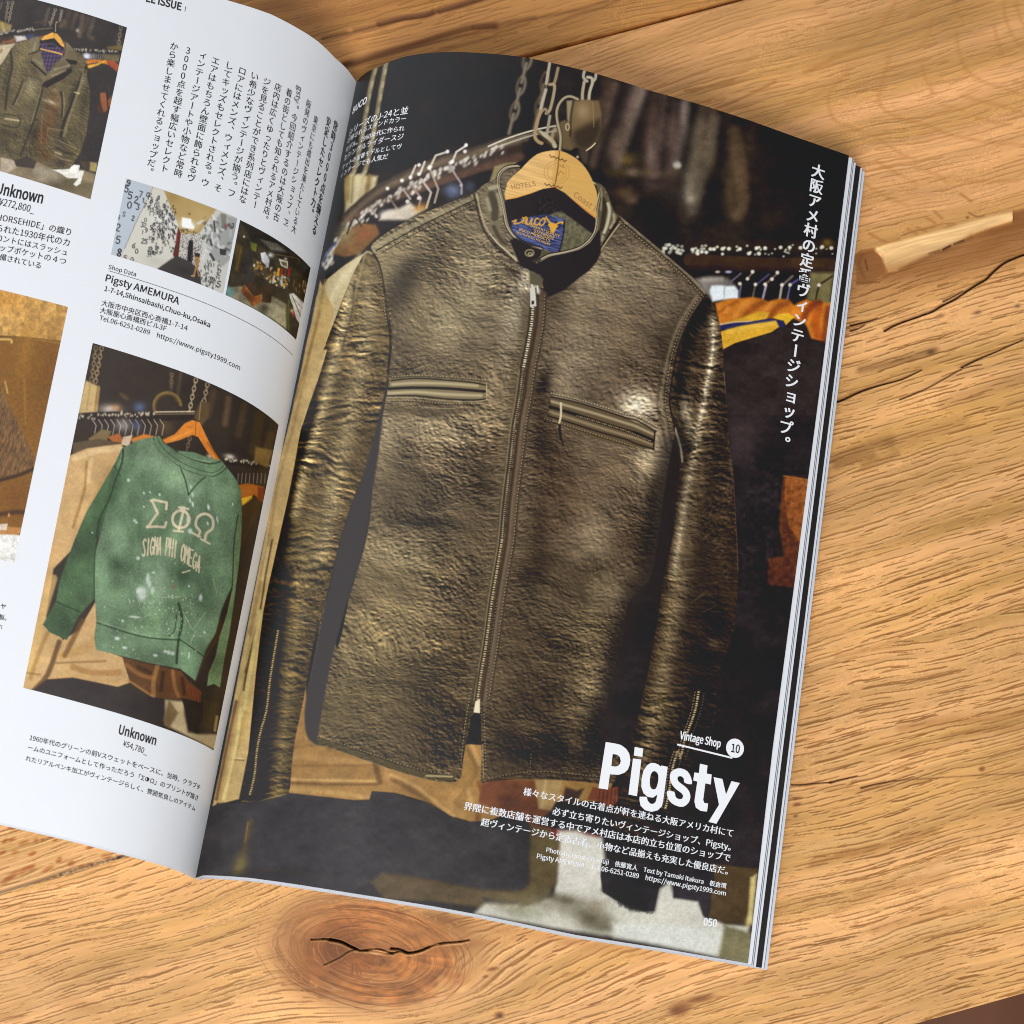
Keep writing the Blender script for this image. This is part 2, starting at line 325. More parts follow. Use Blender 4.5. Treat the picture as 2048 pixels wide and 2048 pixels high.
    cv.line(Cc("280,1220 240,1400 190,1530"), (84, 66, 30), 9, 6, .6); cv.line(Cc("265,1230 250,1330"), (150, 110, 50), 3, 2, .5); cv.blob(480, 1730, 14, 22, 15, (112, 100, 52), .75); cv.line(Cc("180,1500 420,1490 700,1530"), (70, 52, 34), 4, 3, .5)
    # floor
    fl = np.concatenate([F_("0,1170 60,1120 220,1130 440,1090 480,760 700,760 720,900 700,1050 860,1160 990,1165 1020,1040 1080,1000 1100,1090 1230,1110 1270,1200 1510,1250 1508,1455 1000,1340 500,1270 0,1182")])
    cv.poly(fl, (196, 192, 176), 7)
    cv.poly(F_("460,720 560,720 700,770 700,980 560,1060 450,1060"), (204, 198, 184), 8); cv.poly(F_("310,690 420,740 470,780 450,1010 360,1120 240,1150 250,1060 300,1030"), (88, 74, 46), 7)
    cv.blob(1130, 1800, 40, 12, 12, (96, 86, 66), .9); cv.blob(1120, 1815, 70, 14, 12, (150, 142, 118), .7); cv.blob(1180, 1838, 36, 22, 20, (92, 84, 60), .9); cv.blob(1210, 1850, 22, 18, 0, (110, 104, 78), .8); cv.blob(1040, 1822, 50, 14, 10, (150, 146, 118), .8); cv.blob(1010, 1800, 40, 14, 8, (118, 104, 70), .6); cv.blob(1195, 1812, 20, 14, 0, (128, 110, 80), .5)
    cv.poly(F_("1300,900 1560,930 1540,1240 1380,1240 1260,1180 1270,1080 1320,1040"), (74, 58, 38), 5); cv.poly(F_("1520,980 1556,960 1530,1240 1505,1210"), (190, 172, 112), 4); cv.blob(1497, 1843, 6, 14, 8, (214, 196, 130), .8)
    cv.poly(F_("1370,1240 1535,1290 1508,1455 1340,1420"), (120, 112, 80), 6); cv.poly(F_("760,1230 1100,1240 1370,1260 1340,1410 1100,1370 770,1310"), (205, 204, 192), 9)
    cv.poly(F_("700,880 900,900 1060,920 1320,950 1320,1040 1100,1020 1085,960 1050,990 1015,1040 990,1163 930,1168 850,1140 770,1100 705,1060 692,970"), (42, 38, 40), 1.8)
    cv.poly(F_("1100,960 1310,960 1300,1160 1285,1210 1260,1190 1235,1110 1095,1090"), (44, 40, 42), 3)
    rg = np.random.RandomState(8)
    for i in range(26): q = F_("%g,%g" % (790 + 200 * i / 26, 1112 + 54 * (i / 26) ** .7))[0]; cv.line([q, q + (rg.randn() * 2, 5 + 3 * rg.rand())], (44, 40, 38), 1.6, 1, .8, 0)
    # dark area right of the jacket
    cv.poly(np.concatenate([D("960,1380 1150,1250 1330,1280 1500,1330 1480,1932"), E_("1400,800 1330,1200 1270,1700"), F_("1640,350 1560,930 1300,900 1100,900 1000,760 1100,500 1200,300"), E_("960,1300 1040,900 1010,250")]), (40, 35, 36), 3)
    cv.poly(np.concatenate([E_("430,980 560,850 680,300 760,0 700,330 640,780 560,1250 440,1850 280,1900 330,1450 400,1180")]), (40, 35, 36), 2)
    # hanging rail at right: dark tube, crowd of bright hook tops
    cv.line(J_("0,40 500,60 1000,80 1620,95"), (52, 42, 26), 26, 10, .8); cv.line(J_("0,215 500,250 1000,265 1620,270"), (66, 47, 32), 26, 3, .95); cv.line(J_("0,300 800,325 1600,340"), (50, 36, 26), 9, 4, .8)
    rg = np.random.RandomState(12)
    for i in range(70):
        t = rg.rand() ** 1.3; x = 1325 + t * 345; s = 5 - 2.4 * t
        cv.blob(x, 500 + rg.choice([-6, 4]) + rg.randn() * 3 + 0.012 * (x - 1380), s * .8, s * .7, 0, (226, 222, 200), .5 + .4 * rg.rand(), p=4)
    for x, y in [(28, 105), (225, 100), (265, 100), (360, 98), (430, 96), (550, 98), (735, 90), (830, 92), (1000, 82), (1100, 82), (1220, 86), (1460, 76), (1560, 88), (650, 150), (760, 148), (80, 140), (130, 130), (180, 135)]:
        q = J_("%g,%g" % (x, y))[0]; cv.blob(q[0], q[1], 4.4, 4, 0, (238, 234, 214), .95, p=4)
    cv.blob(1655, 486, 10, 8, 0, (140, 104, 50), .7)
    for x, y, w, c in [(305, 352, 28, (190, 178, 160)), (425, 352, 38, (176, 170, 200))]: q = J_("%g,%g" % (x, y))[0]; cv.blob(q[0], q[1], w / 5.5, 3, 0, c, .9, p=4)
    cv.poly(J_("60,430 200,400 420,420 520,520 540,660 400,660 240,680 120,520"), (120, 112, 104), 6)
    cv.poly(J_("215,560 240,505 350,500 400,510 490,505 535,560 530,655 340,660 250,680"), (232, 238, 240), 3.5); cv.line(J_("380,520 375,650"), (190, 200, 190), 3, 2); cv.line(J_("150,440 350,430"), (176, 166, 150), 9, 5, .6)
    cv.poly(J_("1330,360 1590,360 1550,720 1290,660"), (128, 116, 76), 6)
    for s, c, w in [("560,370 440,470 420,490", (110, 96, 110), 4), ("565,490 540,650", (112, 106, 140), 4), ("700,350 630,430", (120, 104, 88), 4), ("870,380 735,490", (84, 78, 120), 4), ("720,500 690,650", (110, 94, 80), 4), ("965,370 900,430 840,480", (110, 94, 80), 4.5),
                    ("840,500 800,660", (170, 160, 180), 5), ("1130,400 1030,490", (128, 112, 104), 5), ("1015,500 990,650", (186, 176, 166), 5), ("1190,440 1110,490", (96, 86, 150), 4.5), ("1105,500 1075,650", (116, 106, 150), 4), ("1570,400 1450,480 1420,510 1390,650", (60, 52, 32), 4)]:
        cv.line(J_(s), c, w, 1.5, .9, smooth=0)
    for x, y in [(550, 482), (722, 490), (828, 490), (1015, 495), (1104, 495), (635, 428), (905, 432), (1425, 498), (690, 350), (965, 360)]: q = J_("%g,%g" % (x, y))[0]; cv.blob(q[0], q[1], 4, 4, 0, (236, 226, 206), .95, p=4)
    # orange wooden hangers, yellow and blue striped garment
    cv.poly(J_("280,700 420,650 560,640 700,630 800,650 860,680 980,645 1080,660 1150,720 1280,660 1400,690 1560,690 1500,1120 1340,1090 1280,930 1150,870 900,860 600,900 320,930"), (206, 122, 44), 3.5)
    for s, c, w, m in [("320,800 420,730 520,680", (150, 78, 30), 9, .7), ("600,860 680,760 800,690", (148, 76, 36), 20, .8), ("880,850 960,750 1080,690", (150, 78, 36), 20, .8), ("500,850 560,740 640,680", (228, 150, 66), 12, .7), ("400,800 420,740", (236, 170, 90), 8, .5), ("820,780 900,700", (230, 150, 70), 10, .6),
                       ("1150,760 1250,700 1350,720 1280,830", (214, 120, 40), 14, .7), ("1260,860 1330,740 1420,700", (120, 52, 22), 24, .85), ("1420,760 1380,900 1420,1080", (176, 82, 32), 26, .8), ("1520,760 1480,1100", (128, 56, 24), 16, .8), ("1300,930 1330,820", (220, 130, 50), 10, .6)]:
        cv.line(J_(s), c, w / 1.6, 5, m)
    cv.poly(J_("500,880 640,830 760,790 880,800 840,880 640,910 330,945 320,930"), (216, 164, 50), 3); cv.line(J_("320,935 500,905 680,900"), (214, 176, 140), 3, 1.5)
    cv.poly(J_("325,945 480,915 640,908 880,865 960,880 1020,885 1050,960 980,975 940,900 560,955 335,1000"), (44, 46, 88), 1.8)
    cv.poly(J_("335,1010 560,950 860,905 950,890 985,960 900,1020 700,1080 500,1140 365,1210"), (222, 168, 54), 2); cv.line(J_("420,1010 700,950 920,920"), (240, 196, 80), 9, 5, .6)
    cv.poly(J_("915,860 980,815 1080,805 1150,850 1060,940 1030,890 960,875"), (230, 180, 50), 2)
    coat = np.concatenate([J_("365,1210 500,1140 700,1080 900,1020 985,965 1050,960 1150,870 1260,940 1330,1090 1480,1120 1450,1400 1400,1932 420,1932 400,1600")])
    cv.poly(coat, (48, 40, 39), 2.2)
    w = cv.win(1440, 1620, 760, 960)
    cv.I[w] *= (1 + (0.22 * np.sin((X[w] + Y[w] * .3) * 1.25) * np.sin((Y[w] - X[w] * .3) * 1.1) * sstep(0, 1, 1 - ((X[w] - 1490) / 70.) ** 2 - ((Y[w] - 870) / 90.) ** 2)))[..., None]
    cv.blob(1490, 870, 40, 70, 15, (78, 62, 60), .5)
    # leather patch and cloth at far right
    cv.poly(E_("1290,285 1340,275 1430,300 1395,560 1370,760 1360,900 1200,880 1205,735 1290,725 1265,560 1270,440"), (92, 52, 28), 3); cv.poly(E_("1300,285 1425,310 1400,560 1380,650 1320,560 1295,400"), (140, 80, 42), 2.5); cv.line(E_("1290,280 1430,305"), (176, 112, 58), 3, 1.5, .8)
    w = cv.win(1500, 1620, 940, 1190); cv.I[w] *= (1 + .35 * fbm(X[w] / 8, Y[w] / 8, 31, 3))[..., None]
    cv.line(np.concatenate([E_("1370,850 1320,1150 1270,1550 1240,1800"), F_("1640,420 1600,700")]), (110, 64, 36), 1.6, 1, .6)
    cv.I *= 1 + (.30 * fbm(X / 70, Y / 44, 301, 3) + .16 * fbm(X / 15, Y / 11, 302, 3))[..., None] * np.clip(1.15 - 1.2 * cv.I.mean(-1, keepdims=True), .12, 1)
    cv.grain(0.10, 5, 2.2)
    # chains and rail end at the top
    def chain(p, n, wd, col, hi, soft=1.2):
        p = np.asarray(p, float); d = (p[1] - p[0]) / n; L = np.hypot(*d); d /= L; q = np.array([-d[1], d[0]])
        for i in range(n):
            c = p[0] + d * L * (i + .5)
            if i % 2 == 0:
                t = np.linspace(0, 2 * np.pi, 14); l = np.array([c + d * L * .72 * math.sin(a) + q * wd * math.cos(a) for a in t])
                cv.line(l, col, wd * .62, soft, .95, 2); cv.line(l[4:11] + (-1, 0), hi, wd * .26, soft, .8, 2)
            else:
                l = np.array([c - d * L * .75, c + d * L * .75]); cv.line(l, col, wd * .8, soft, .95, 0); cv.line(l + (-1, 0), hi, wd * .34, soft, .9, 0)
    chain([(1058, 108), (1020, 260)], 6, 8, (104, 92, 76), (140, 130, 112), 4); chain([(1092, 150), (1070, 250)], 4, 7, (92, 76, 58), (120, 104, 84), 4)
    cv.line(M_("330,130 290,370"), (176, 164, 140), 6, 1.3); cv.line(M_("420,200 390,330 370,380"), (150, 130, 100), 6, 1.5); cv.line(M_("330,380 380,390 370,500 330,660 290,700"), (168, 148, 116), 6, 1.3)
    cv.line(M_("285,440 240,600 225,690"), (180, 168, 146), 6.5, 1.3); cv.line(M_("230,690 280,650 300,700"), (150, 130, 100), 5, 1.3); cv.line(M_("230,680 200,760 175,870 165,960 200,1010 240,1030"), (170, 140, 100), 7, 1.3); cv.line(M_("330,730 310,850 300,920"), (160, 146, 124), 6, 1.3)
    cv.line(M_("220,910 290,950 350,1000 385,1060"), (186, 172, 140), 9, 2); cv.line(M_("210,920 280,1000 340,1040"), (70, 56, 40), 5, 2, .7)
    cv.line(M_("715,220 700,300 740,345"), (176, 166, 146), 5.5, 1.2); cv.line(M_("840,250 830,320 800,350"), (176, 166, 146), 5.5, 1.2); cv.line(M_("745,300 790,310 800,360 770,460 760,550"), (186, 172, 146), 6, 1.2); cv.line(M_("710,350 690,470 690,550"), (176, 160, 130), 6, 1.2)
    # metal cap
    cv.poly(M_("430,800 490,770 560,800 600,900 640,1060 560,1110 470,1090 420,1000 405,880"), (104, 86, 60), 3); cv.poly(M_("515,560 600,555 580,700 560,860 520,760"), (150, 134, 104), 2.5)
    cv.poly(M_("600,552 740,548 870,560 900,700 905,860 860,1000 790,1080 690,1110 620,1070 570,960 565,800 580,660"), (116, 94, 64), 2.5)
    cv.blob(1166, 222, 15, 18, 0, (166, 144, 104), .7); cv.poly(M_("590,900 720,830 880,760 905,880 850,1010 780,1085 690,1110 620,1070 580,980"), (52, 43, 36), 10, amt=.85); cv.line(M_("590,560 560,740 555,950"), (52, 40, 28), 4, 2, .8); cv.line(M_("805,580 815,850"), (160, 136, 96), 1.6, 1, .7)
    cv.line(M_("730,1112 790,1070 830,1030"), (220, 206, 160), 2.6, 1.1); t = np.linspace(0, 6.3, 12); cv.line(np.stack([1135 + 3.6 * np.cos(t), 254 + 6.5 * np.sin(t)], 1), (190, 170, 130), 2.4, 1.2)
    cv.line(M_("350,980 370,900 390,870"), (190, 180, 150), 6, 2.5, .7); cv.blob(1107, 268, 9, 18, 10, (150, 128, 90), .6)
    cv.poly(M_("650,1110 760,1120 740,1260 690,1240"), (92, 74, 62), 4, amt=.7); cv.blob(1155, 314, 2.6, 2.6, 0, (235, 220, 190), .9)
    # hook of the hanger
    hk = M_("640,545 560,512 490,530 430,600 405,690 415,800 440,900 450,980 440,1110")
    cv.line(hk, (50, 40, 32), 8, 1.5, .7); cv.line(hk, (150, 134, 104), 5.2, 1.1); cv.line(hk + (-.8, 0), (198, 184, 150), 1.8, 1, .7)
    return cv

def paint_jacket(cv):
    X, Y = cv.X, cv.Y
    mL = np.zeros(X.shape, np.float32); mB = mL.copy(); mR = mL.copy(); mH = mL.copy()
    for m, p in ((mL, SLEEVE_L), (mB, BODY), (mR, SLEEVE_R), (mH, HANGER)):
        w, a = cv.pmask(p, 1.1, 2 if m is not mH else 2)
        if w is not None: m[w] = a
    allm = np.maximum(np.maximum(mL, mB), mR)
    base = np.zeros(X.shape + (3,), np.float32)
    # hide colour drifts from olive at lower left to brown at right
    tx = np.clip((X - 560) / 850, 0, 1)[..., None]; ty = np.clip((Y - 400) / 1150, 0, 1)[..., None]
    base[:] = np.array((116, 102, 78)) / 255.
    base += tx * (np.array((106, 90, 74)) - np.array((116, 102, 78))) / 255. + ty * np.array((-16, -18, -20)) / 255.
    cv.M = mB; cv.put((slice(None), slice(None)), np.ones(X.shape, np.float32), base)
    bl = cv.blob
    # large soft lights and hollows of the body
    for (x, y, rx, ry, a, c, m) in [
        (830, 470, 120, 60, -24, (150, 134, 98), .6), (960, 560, 60, 120, 10, (158, 144, 112), .6), (1030, 620, 26, 120, 8, (178, 166, 138), .5), (840, 620, 60, 60, 0, (140, 124, 90), .5), (900, 640, 40, 50, 20, (176, 160, 122), .45),
        (800, 590, 30, 110, 35, (74, 64, 50), .6), (815, 545, 22, 60, 40, (70, 62, 50), .5), (880, 520, 26, 50, 0, (80, 68, 48), .3), (1010, 800, 40, 90, 5, (120, 104, 78), .5), (880, 860, 90, 36, 0, (164, 146, 112), .6), (770, 880, 40, 60, 10, (152, 136, 104), .5),
        (850, 1000, 110, 30, 2, (92, 80, 62), .6), (840, 1045, 90, 14, 4, (70, 62, 50), .7), (960, 960, 24, 60, 5, (80, 64, 48), .55), (990, 900, 18, 30, 0, (84, 68, 52), .5), (980, 780, 14, 40, 5, (160, 140, 108), .4),
        (800, 1110, 90, 46, 8, (150, 134, 98), .55), (740, 1260, 60, 90, 5, (146, 126, 84), .5), (820, 1230, 80, 70, 15, (140, 122, 84), .45), (880, 1120, 26, 50, 10, (90, 76, 54), .4), (860, 1360, 60, 60, 10, (84, 70, 46), .5), (760, 1400, 60, 50, 0, (120, 104, 68), .4), (900, 1480, 60, 60, 0, (70, 58, 42), .6), (720, 1470, 50, 26, 12, (104, 92, 62), .4), (860, 1290, 60, 24, 0, (126, 108, 74), .4),
        (930, 1330, 40, 140, 4, (84, 68, 46), .5), (690, 1360, 16, 90, 12, (120, 106, 72), .4),
        (1190, 560, 90, 60, -25, (148, 134, 106), .65), (1290, 560, 60, 50, 35, (134, 120, 96), .5), (1250, 660, 60, 40, 0, (120, 102, 78), .5), (1160, 690, 60, 60, -20, (158, 140, 112), .5), (1135, 760, 50, 46, 0, (170, 152, 124), .35), (1110, 640, 24, 60, 10, (128, 110, 86), .4), (1110, 590, 36, 90, 30, (84, 70, 56), .55), (1330, 700, 26, 60, 12, (80, 68, 54), .6), (1320, 620, 30, 34, 30, (128, 112, 88), .5),
        (1275, 810, 34, 26, 10, (206, 194, 166), .85), (1250, 845, 20, 14, 0, (214, 204, 180), .4), (1300, 900, 26, 46, 10, (190, 174, 138), .7), (1285, 940, 26, 30, 0, (164, 146, 112), .5), (1180, 900, 60, 30, 10, (146, 124, 96), .4), (1100, 930, 36, 70, 5, (84, 62, 46), .5), (1130, 1000, 46, 60, 0, (112, 84, 62), .45), (1220, 960, 50, 40, 0, (130, 106, 82), .45), (1190, 1070, 46, 60, 20, (150, 132, 104), .5), (1260, 1080, 40, 34, 0, (84, 66, 50), .55), (1085, 850, 24, 70, 5, (70, 54, 42), .6), (1085, 770, 14, 34, 20, (54, 42, 34), .7), (1080, 1060, 20, 60, 0, (70, 52, 40), .5), (1170, 1150, 60, 30, -20, (84, 68, 52), .5), (1220, 1180, 44, 40, -25, (148, 130, 98), .55), (1180, 1260, 50, 60, 0, (132, 116, 82), .45), (1140, 1340, 40, 60, 0, (90, 76, 56), .45), (1180, 1380, 36, 60, 10, (150, 132, 96), .5), (1070, 1140, 40, 24, -20, (66, 50, 38), .6), (1060, 1290, 40, 60, 0, (84, 68, 50), .5), (1060, 1400, 44, 50, 0, (66, 54, 42), .5), (1090, 1500, 90, 40, 4, (60, 50, 42), .65), (1010, 1480, 30, 60, 0, (66, 54, 42), .5), (1150, 1470, 24, 40, 0, (104, 88, 64), .4), (1040, 1210, 24, 50, 10, (84, 70, 52), .4), (1190, 1480, 24, 70, 10, (46, 40, 36), .7), (1235, 1300, 26, 120, 14, (58, 48, 40), .6), (1300, 1050, 18, 120, 6, (64, 54, 44), .65),
        (1050, 560, 14, 30, 0, (196, 184, 160), .6), (1030, 545, 20, 14, 30, (70, 56, 46), .6)]:
        bl(x, y, rx, ry, a, c, m)
    contrast(cv, mB); leather(cv, mB, 5, 0.14, 1.0, 1.0)
    # yoke, shoulder and front seams
    cv.line(A("400,1370 520,1300 700,1210 960,1090"), (170, 156, 120), 10, 4, .6); cv.line(A("420,1385 540,1315 700,1230 960,1105"), (42, 36, 28), 2.6, 1.2, .8); stitches(cv, A("450,1390 560,1325 720,1240 950,1130"), dash=7)
    cv.line(A("960,1070 985,1180 1020,1280 1090,1370 1200,1450 1255,1490"), (40, 34, 28), 3.5, 1.5, .85); cv.line(A("975,1070 1000,1180 1035,1270 1105,1360 1215,1440"), (196, 182, 146), 2.4, 1.2, .8); stitches(cv, A("1000,1330 1080,1420 1190,1490"), dash=7)
    # collar: dark inner shade, lit leather outside
    cv.M = None
    inside = Hh("240,520 215,590 200,770 190,820 220,1000 250,1100 330,1240 420,1300 600,1370 660,1400 680,1440 640,1520 860,1480 1060,1430 1230,1370 1330,1250 1380,1100 1390,900 1390,720 1345,560 1200,380 400,380")
    cv.poly(inside, (44, 39, 40), 1.5, 1)
    cv.poly(Hh("830,940 925,915 1100,1040 1270,1170 1330,1200 1300,1290 1210,1360 1060,1420 860,1470 690,1440 660,1390 700,1000"), (104, 98, 74), 3); w = cv.win(1070, 1190, 420, 515); cv.I[w] *= (1 + .35 * fbm(X[w] / 5, Y[w] / 5, 15, 3) * (mH[w] < .5))[..., None]
    cv.poly(Hh("925,915 1100,1040 1290,1180 1330,1190 1370,1010 900,700 800,880"), (43, 38, 40), 3)
    cv.poly(Hh("640,1420 760,1440 860,1470 700,1500 640,1530"), (84, 78, 56), 2)
    # woven label
    lab = Hh("275,1040 470,1000 710,955 850,990 975,1020 960,1150 930,1300 880,1470 700,1410 480,1320 350,1240 285,1150")
    cv.poly(lab, (66, 72, 108), 1.2)
    w, a = cv.pmask(lab, 1.0)
    st = fbm((X[w] + Y[w] * .35) / 14, (Y[w] - X[w] * .28) / 1.7, 77, 2); cv.I[w] *= (1 + (a * 0.9 * st))[..., None]
    cv.blob(1050, 475, 26, 14, 25, (98, 118, 176), .45); cv.line(Hh("960,1040 940,1250 890,1450"), (32, 30, 38), 3.4, 1.5, .8)
    gold = (222, 164, 60)
    for s, wd in [("290,1050 340,1030 310,1080 370,1070 410,1050 440,1010 420,1000", 2.6), ("420,1070 440,1010 470,995 450,1070 480,1075", 2.6), ("480,1010 470,1080 510,1080 540,1010 535,1085 570,1075", 2.6), ("630,1020 600,1010 575,1060 590,1095 635,1080", 2.8), ("690,1010 650,1040 640,1090 670,1100 705,1060 705,1015 680,1010", 2.8)]:
        cv.line(Hh(s), gold, wd, .8, .95)
    cv.poly(Hh("770,1060 840,1075 880,1110 850,1140 825,1200 785,1190 770,1130 745,1090"), gold, 1); cv.line(Hh("780,1070 745,1030 720,995"), gold, 3.2, 1); cv.line(Hh("850,1090 890,1065 935,1060 930,1075"), gold, 3.2, 1)
    # piping of the neck opening
    pipe = [Hh("370,335 230,350 130,430 105,540 120,640 160,790 190,950 220,1100 290,1220 400,1310 540,1370 660,1400"), Hh("1330,545 1400,600 1415,690 1385,820 1370,950 1380,1060 1350,1200 1260,1320 1140,1400 960,1450 760,1490 640,1560")]
    for p in pipe:
        cv.line(p, (38, 32, 28), 9, 1.5, .85); cv.line(p + (-1.6, -.8), (206, 192, 156), 2.2, .9, .95); cv.line(p + (1.9, .6), (190, 176, 140), 2.0, .9, .85)
    # outer collar leather, left and right
    cv.M = mB
    cl = Hh("130,440 90,520 60,580 0,600 -60,660 -120,690 -60,900 0,1180 110,1310 260,1400 200,1290 150,1170 110,980 100,800 90,640")
    cv.poly(cl, (120, 110, 84), 4, amt=.8)
    for s, c, wd, m in [("20,700 60,850 60,1000", (60, 52, 40), 14, .7), ("0,620 90,600", (200, 188, 160), 8, .6), ("100,700 130,820 150,950", (180, 166, 130), 6, .7), ("-40,760 0,900", (176, 164, 134), 7, .6), ("50,1120 120,1260 200,1340", (60, 52, 40), 8, .7), ("0,1210 100,1330 220,1430 340,1560", (206, 192, 156), 2.4, .9), ("0,1240 90,1350 200,1450", (44, 38, 30), 3, .8)]:
        cv.line(Hh(s), c, wd, 3 if wd > 4 else 1, m)
    cr = Hh("1330,540 1430,570 1480,680 1560,800 1600,920 1590,1050 1520,1170 1440,1260 1400,1400 1390,1200 1410,900 1420,700")
    cv.poly(cr, (98, 88, 64), 3)
    for s, c, wd, m in [("1450,760 1480,850 1460,1000 1440,1150", (48, 42, 32), 9, .8), ("1520,820 1540,920 1510,1080 1470,1190", (206, 196, 168), 6, .85), ("1430,620 1440,760 1425,900", (150, 134, 100), 3, .8), ("1590,960 1600,1040 1550,1130", (190, 176, 140), 5, .7), ("1670,1000 1620,1090 1500,1280 1410,1450", (40, 34, 28), 6, .85), ("1690,1050 1600,1170 1480,1340 1420,1440", (190, 174, 130), 2.6, .9), ("1440,1290 1450,1240", (170, 160, 130), 5, .8)]:
        cv.line(Hh(s), c, wd, 2 if wd > 4 else 1, m)
    # black collar shadow falling on the front
    cv.M = None
    cv.poly(Hh("250,1290 330,1260 560,1370 670,1420 640,1530 560,1560 600,1590 760,1510 960,1465 1150,1415 1290,1330 1380,1180 1420,1150 1430,1450 1380,1560 1280,1680 1130,1790 960,1932 700,2050 640,2010 690,1900 640,1740 560,1700 480,1680 380,1600"), (43, 38, 39), 2.2)
    t = np.linspace(0, 6.3, 14); q = Hh("510,1455")[0]; cv.line(np.stack([q[0] + 8.5 * np.cos(t), q[1] + 6.5 * np.sin(t)], 1), (150, 132, 88), 2.6, 1); cv.line(np.stack([q[0] + 1 + 4 * np.cos(t), q[1] + 2 + 2.6 * np.sin(t)], 1), (196, 180, 140), 1.6, .9)
    cv.line(Hh("540,1380 640,1400 670,1440 660,1480 600,1560"), (120, 112, 90), 1.4, 1, .6); cv.line(Hh("560,1560 640,1540"), (60, 54, 44), 5, 2)
    # placket at the zip
    cv.poly(Hh("500,1690 640,1740 690,1800 640,1900 510,1870"), (92, 86, 66), 2); cv.line(Hh("440,1660 500,1700 500,1932"), (170, 154, 120), 3, 1.2, .8)
    zp = np.array([(1066, 592), (1064, 640), (1056, 690), (1046, 740), (1038, 800), (1029, 850), (1021, 920), (1010, 1010), (1004, 1080), (994, 1140), (984, 1200), (972, 1290), (962, 1350), (955, 1400)])
    cv.M = mB
    cv.line(zp + (17, 0), (98, 80, 62), 22, 3, .75); cv.line(zp + (-13, 0), (92, 78, 58), 16, 5, .5); cv.line(zp + (9, 0), (58, 44, 34), 7, 2, .8); cv.line(zp + (-5, 0), (52, 42, 32), 4, 1.5, .8)
    cv.line(zp + (26, 0), (50, 40, 32), 3, 2, .6); stitches(cv, zp + (23, 0), dash=6.5); cv.line(zp[4:] + (14, 0), (128, 108, 84), 5, 2.5, .5); cv.line(zp[3:] + (-7, 0), (160, 140, 106), 2.4, 1.2, .6)
    zipper(cv, zp[:4], 5.5, 4.6); zipper(cv, zp[3:9], 3.2, 4.2, (170, 154, 124)); zipper(cv, zp[8:], 4.6, 4.8, (196, 176, 132))
    rg = np.random.RandomState(3)
    for i in range(64):                                        # puckers beside the zip
        f = (i + rg.rand()) / 64; k = f * (len(zp) - 1); j = min(int(k), len(zp) - 2); q = zp[j] + (zp[j + 1] - zp[j]) * (k - j)
        if 0.1 < f:
            l = 12 + 16 * rg.rand(); cv.line([q + (-13, 0), q + (-13 - l, 4 * rg.randn())], (170, 148, 108), 2, 1.2, .5, 0); cv.line([q + (-13, 3), q + (-13 - l, 4 + 3 * rg.randn())], (54, 44, 32), 2, 1.2, .5, 0)
            l = 8 + 14 * rg.rand(); cv.line([q + (30, 1), q + (30 + l, 3 * rg.randn())], (156, 134, 100), 1.8, 1.2, .4, 0); cv.line([q + (30, 4), q + (30 + l, 4 + 3 * rg.randn())], (54, 42, 32), 1.8, 1.2, .4, 0)
    cv.M = None
    # zip pull and lower stop
    cv.poly(Hh("510,1850 560,1860 620,1880 650,1932 640,1990 520,1960"), (150, 142, 124), 1.5); cv.line(Hh("540,1870 560,1990"), (225, 218, 198), 3, 1); cv.line(Hh("610,1880 620,1960"), (225, 218, 198), 2.6, 1)
    cv.poly(A("1270,1590 1300,1580 1305,1690 1270,1695"), (206, 200, 186), 1.2); cv.poly(A("1278,1660 1292,1660 1292,1680 1278,1680"), (44, 40, 38), 1); cv.line(A("1300,1590 1310,1690"), (70, 60, 50), 2, 1)
    cv.poly(Cc("1520,560 1545,545 1545,625 1510,620"), (224, 212, 176), 1.2)
    # breast pockets
    cv.M = mB
    po = B("500,470 510,445 640,435 820,445 960,455 1030,460 1028,545 960,555 800,548 640,530 480,530")
    cv.poly(po + (0, -8), (150, 134, 98), 4, amt=.6); cv.poly(po, (128, 112, 82), 1.5)
    cv.line(B("505,445 640,432 820,443 950,455 1025,470"), (40, 34, 26), 3, 1, .9); cv.line(B("490,490 620,484 800,488 960,500 1020,505"), (36, 30, 24), 5.5, 1.2, .95); cv.line(B("480,530 640,528 800,545 960,552 1028,545"), (42, 36, 28), 3, 1.1, .9)
    cv.line(B("510,466 640,458 820,462 980,474"), (196, 180, 140), 5, 2.5, .75); cv.line(B("490,515 640,508 800,520 1000,528"), (196, 180, 140), 5.5, 2.5, .75); cv.line(B("1030,455 1030,550"), (196, 178, 134), 1.8, 1, .8); cv.line(B("480,538 640,540 800,556 960,562 1030,550"), (170, 152, 112), 2, 1, .8)
    stitches(cv, B("510,425 640,415 820,425 950,435 1040,445"), dash=6); stitches(cv, B("500,555 640,556 800,572 1000,572"), dash=6); cv.line(B("500,600 700,620 900,600"), (70, 60, 44), 16, 8, .5); cv.line(B("670,590 800,600 900,592"), (190, 172, 130), 1.8, 1, .5)
    wrinkle_set(cv, B("510,420")[0], B("760,400")[0], 14, 16, -80, 12, 41, wd=1.6, amt=.4, curve=2)
    po = np.concatenate([B("1385,535 1500,560 1640,600 1800,650 1932,710"), D("585,1830 575,1930 400,1905 250,1870 100,1810 10,1760")])
    cv.poly(po + (4, -7), (168, 150, 118), 5, amt=.6); cv.poly(po, (96, 80, 58), 1.5)
    cv.line(np.concatenate([B("1385,535 1500,558 1640,598 1800,650"), D("480,1770 585,1830")]), (38, 30, 24), 3, 1, .9); cv.line(np.concatenate([B("1380,590 1500,625 1640,670 1800,720"), D("480,1840 570,1880")]), (34, 28, 22), 6, 1.5, .95); cv.line(np.concatenate([B("1370,640 1500,680 1640,725 1800,770"), D("480,1900 575,1928")]), (36, 30, 24), 3, 1.1, .9)
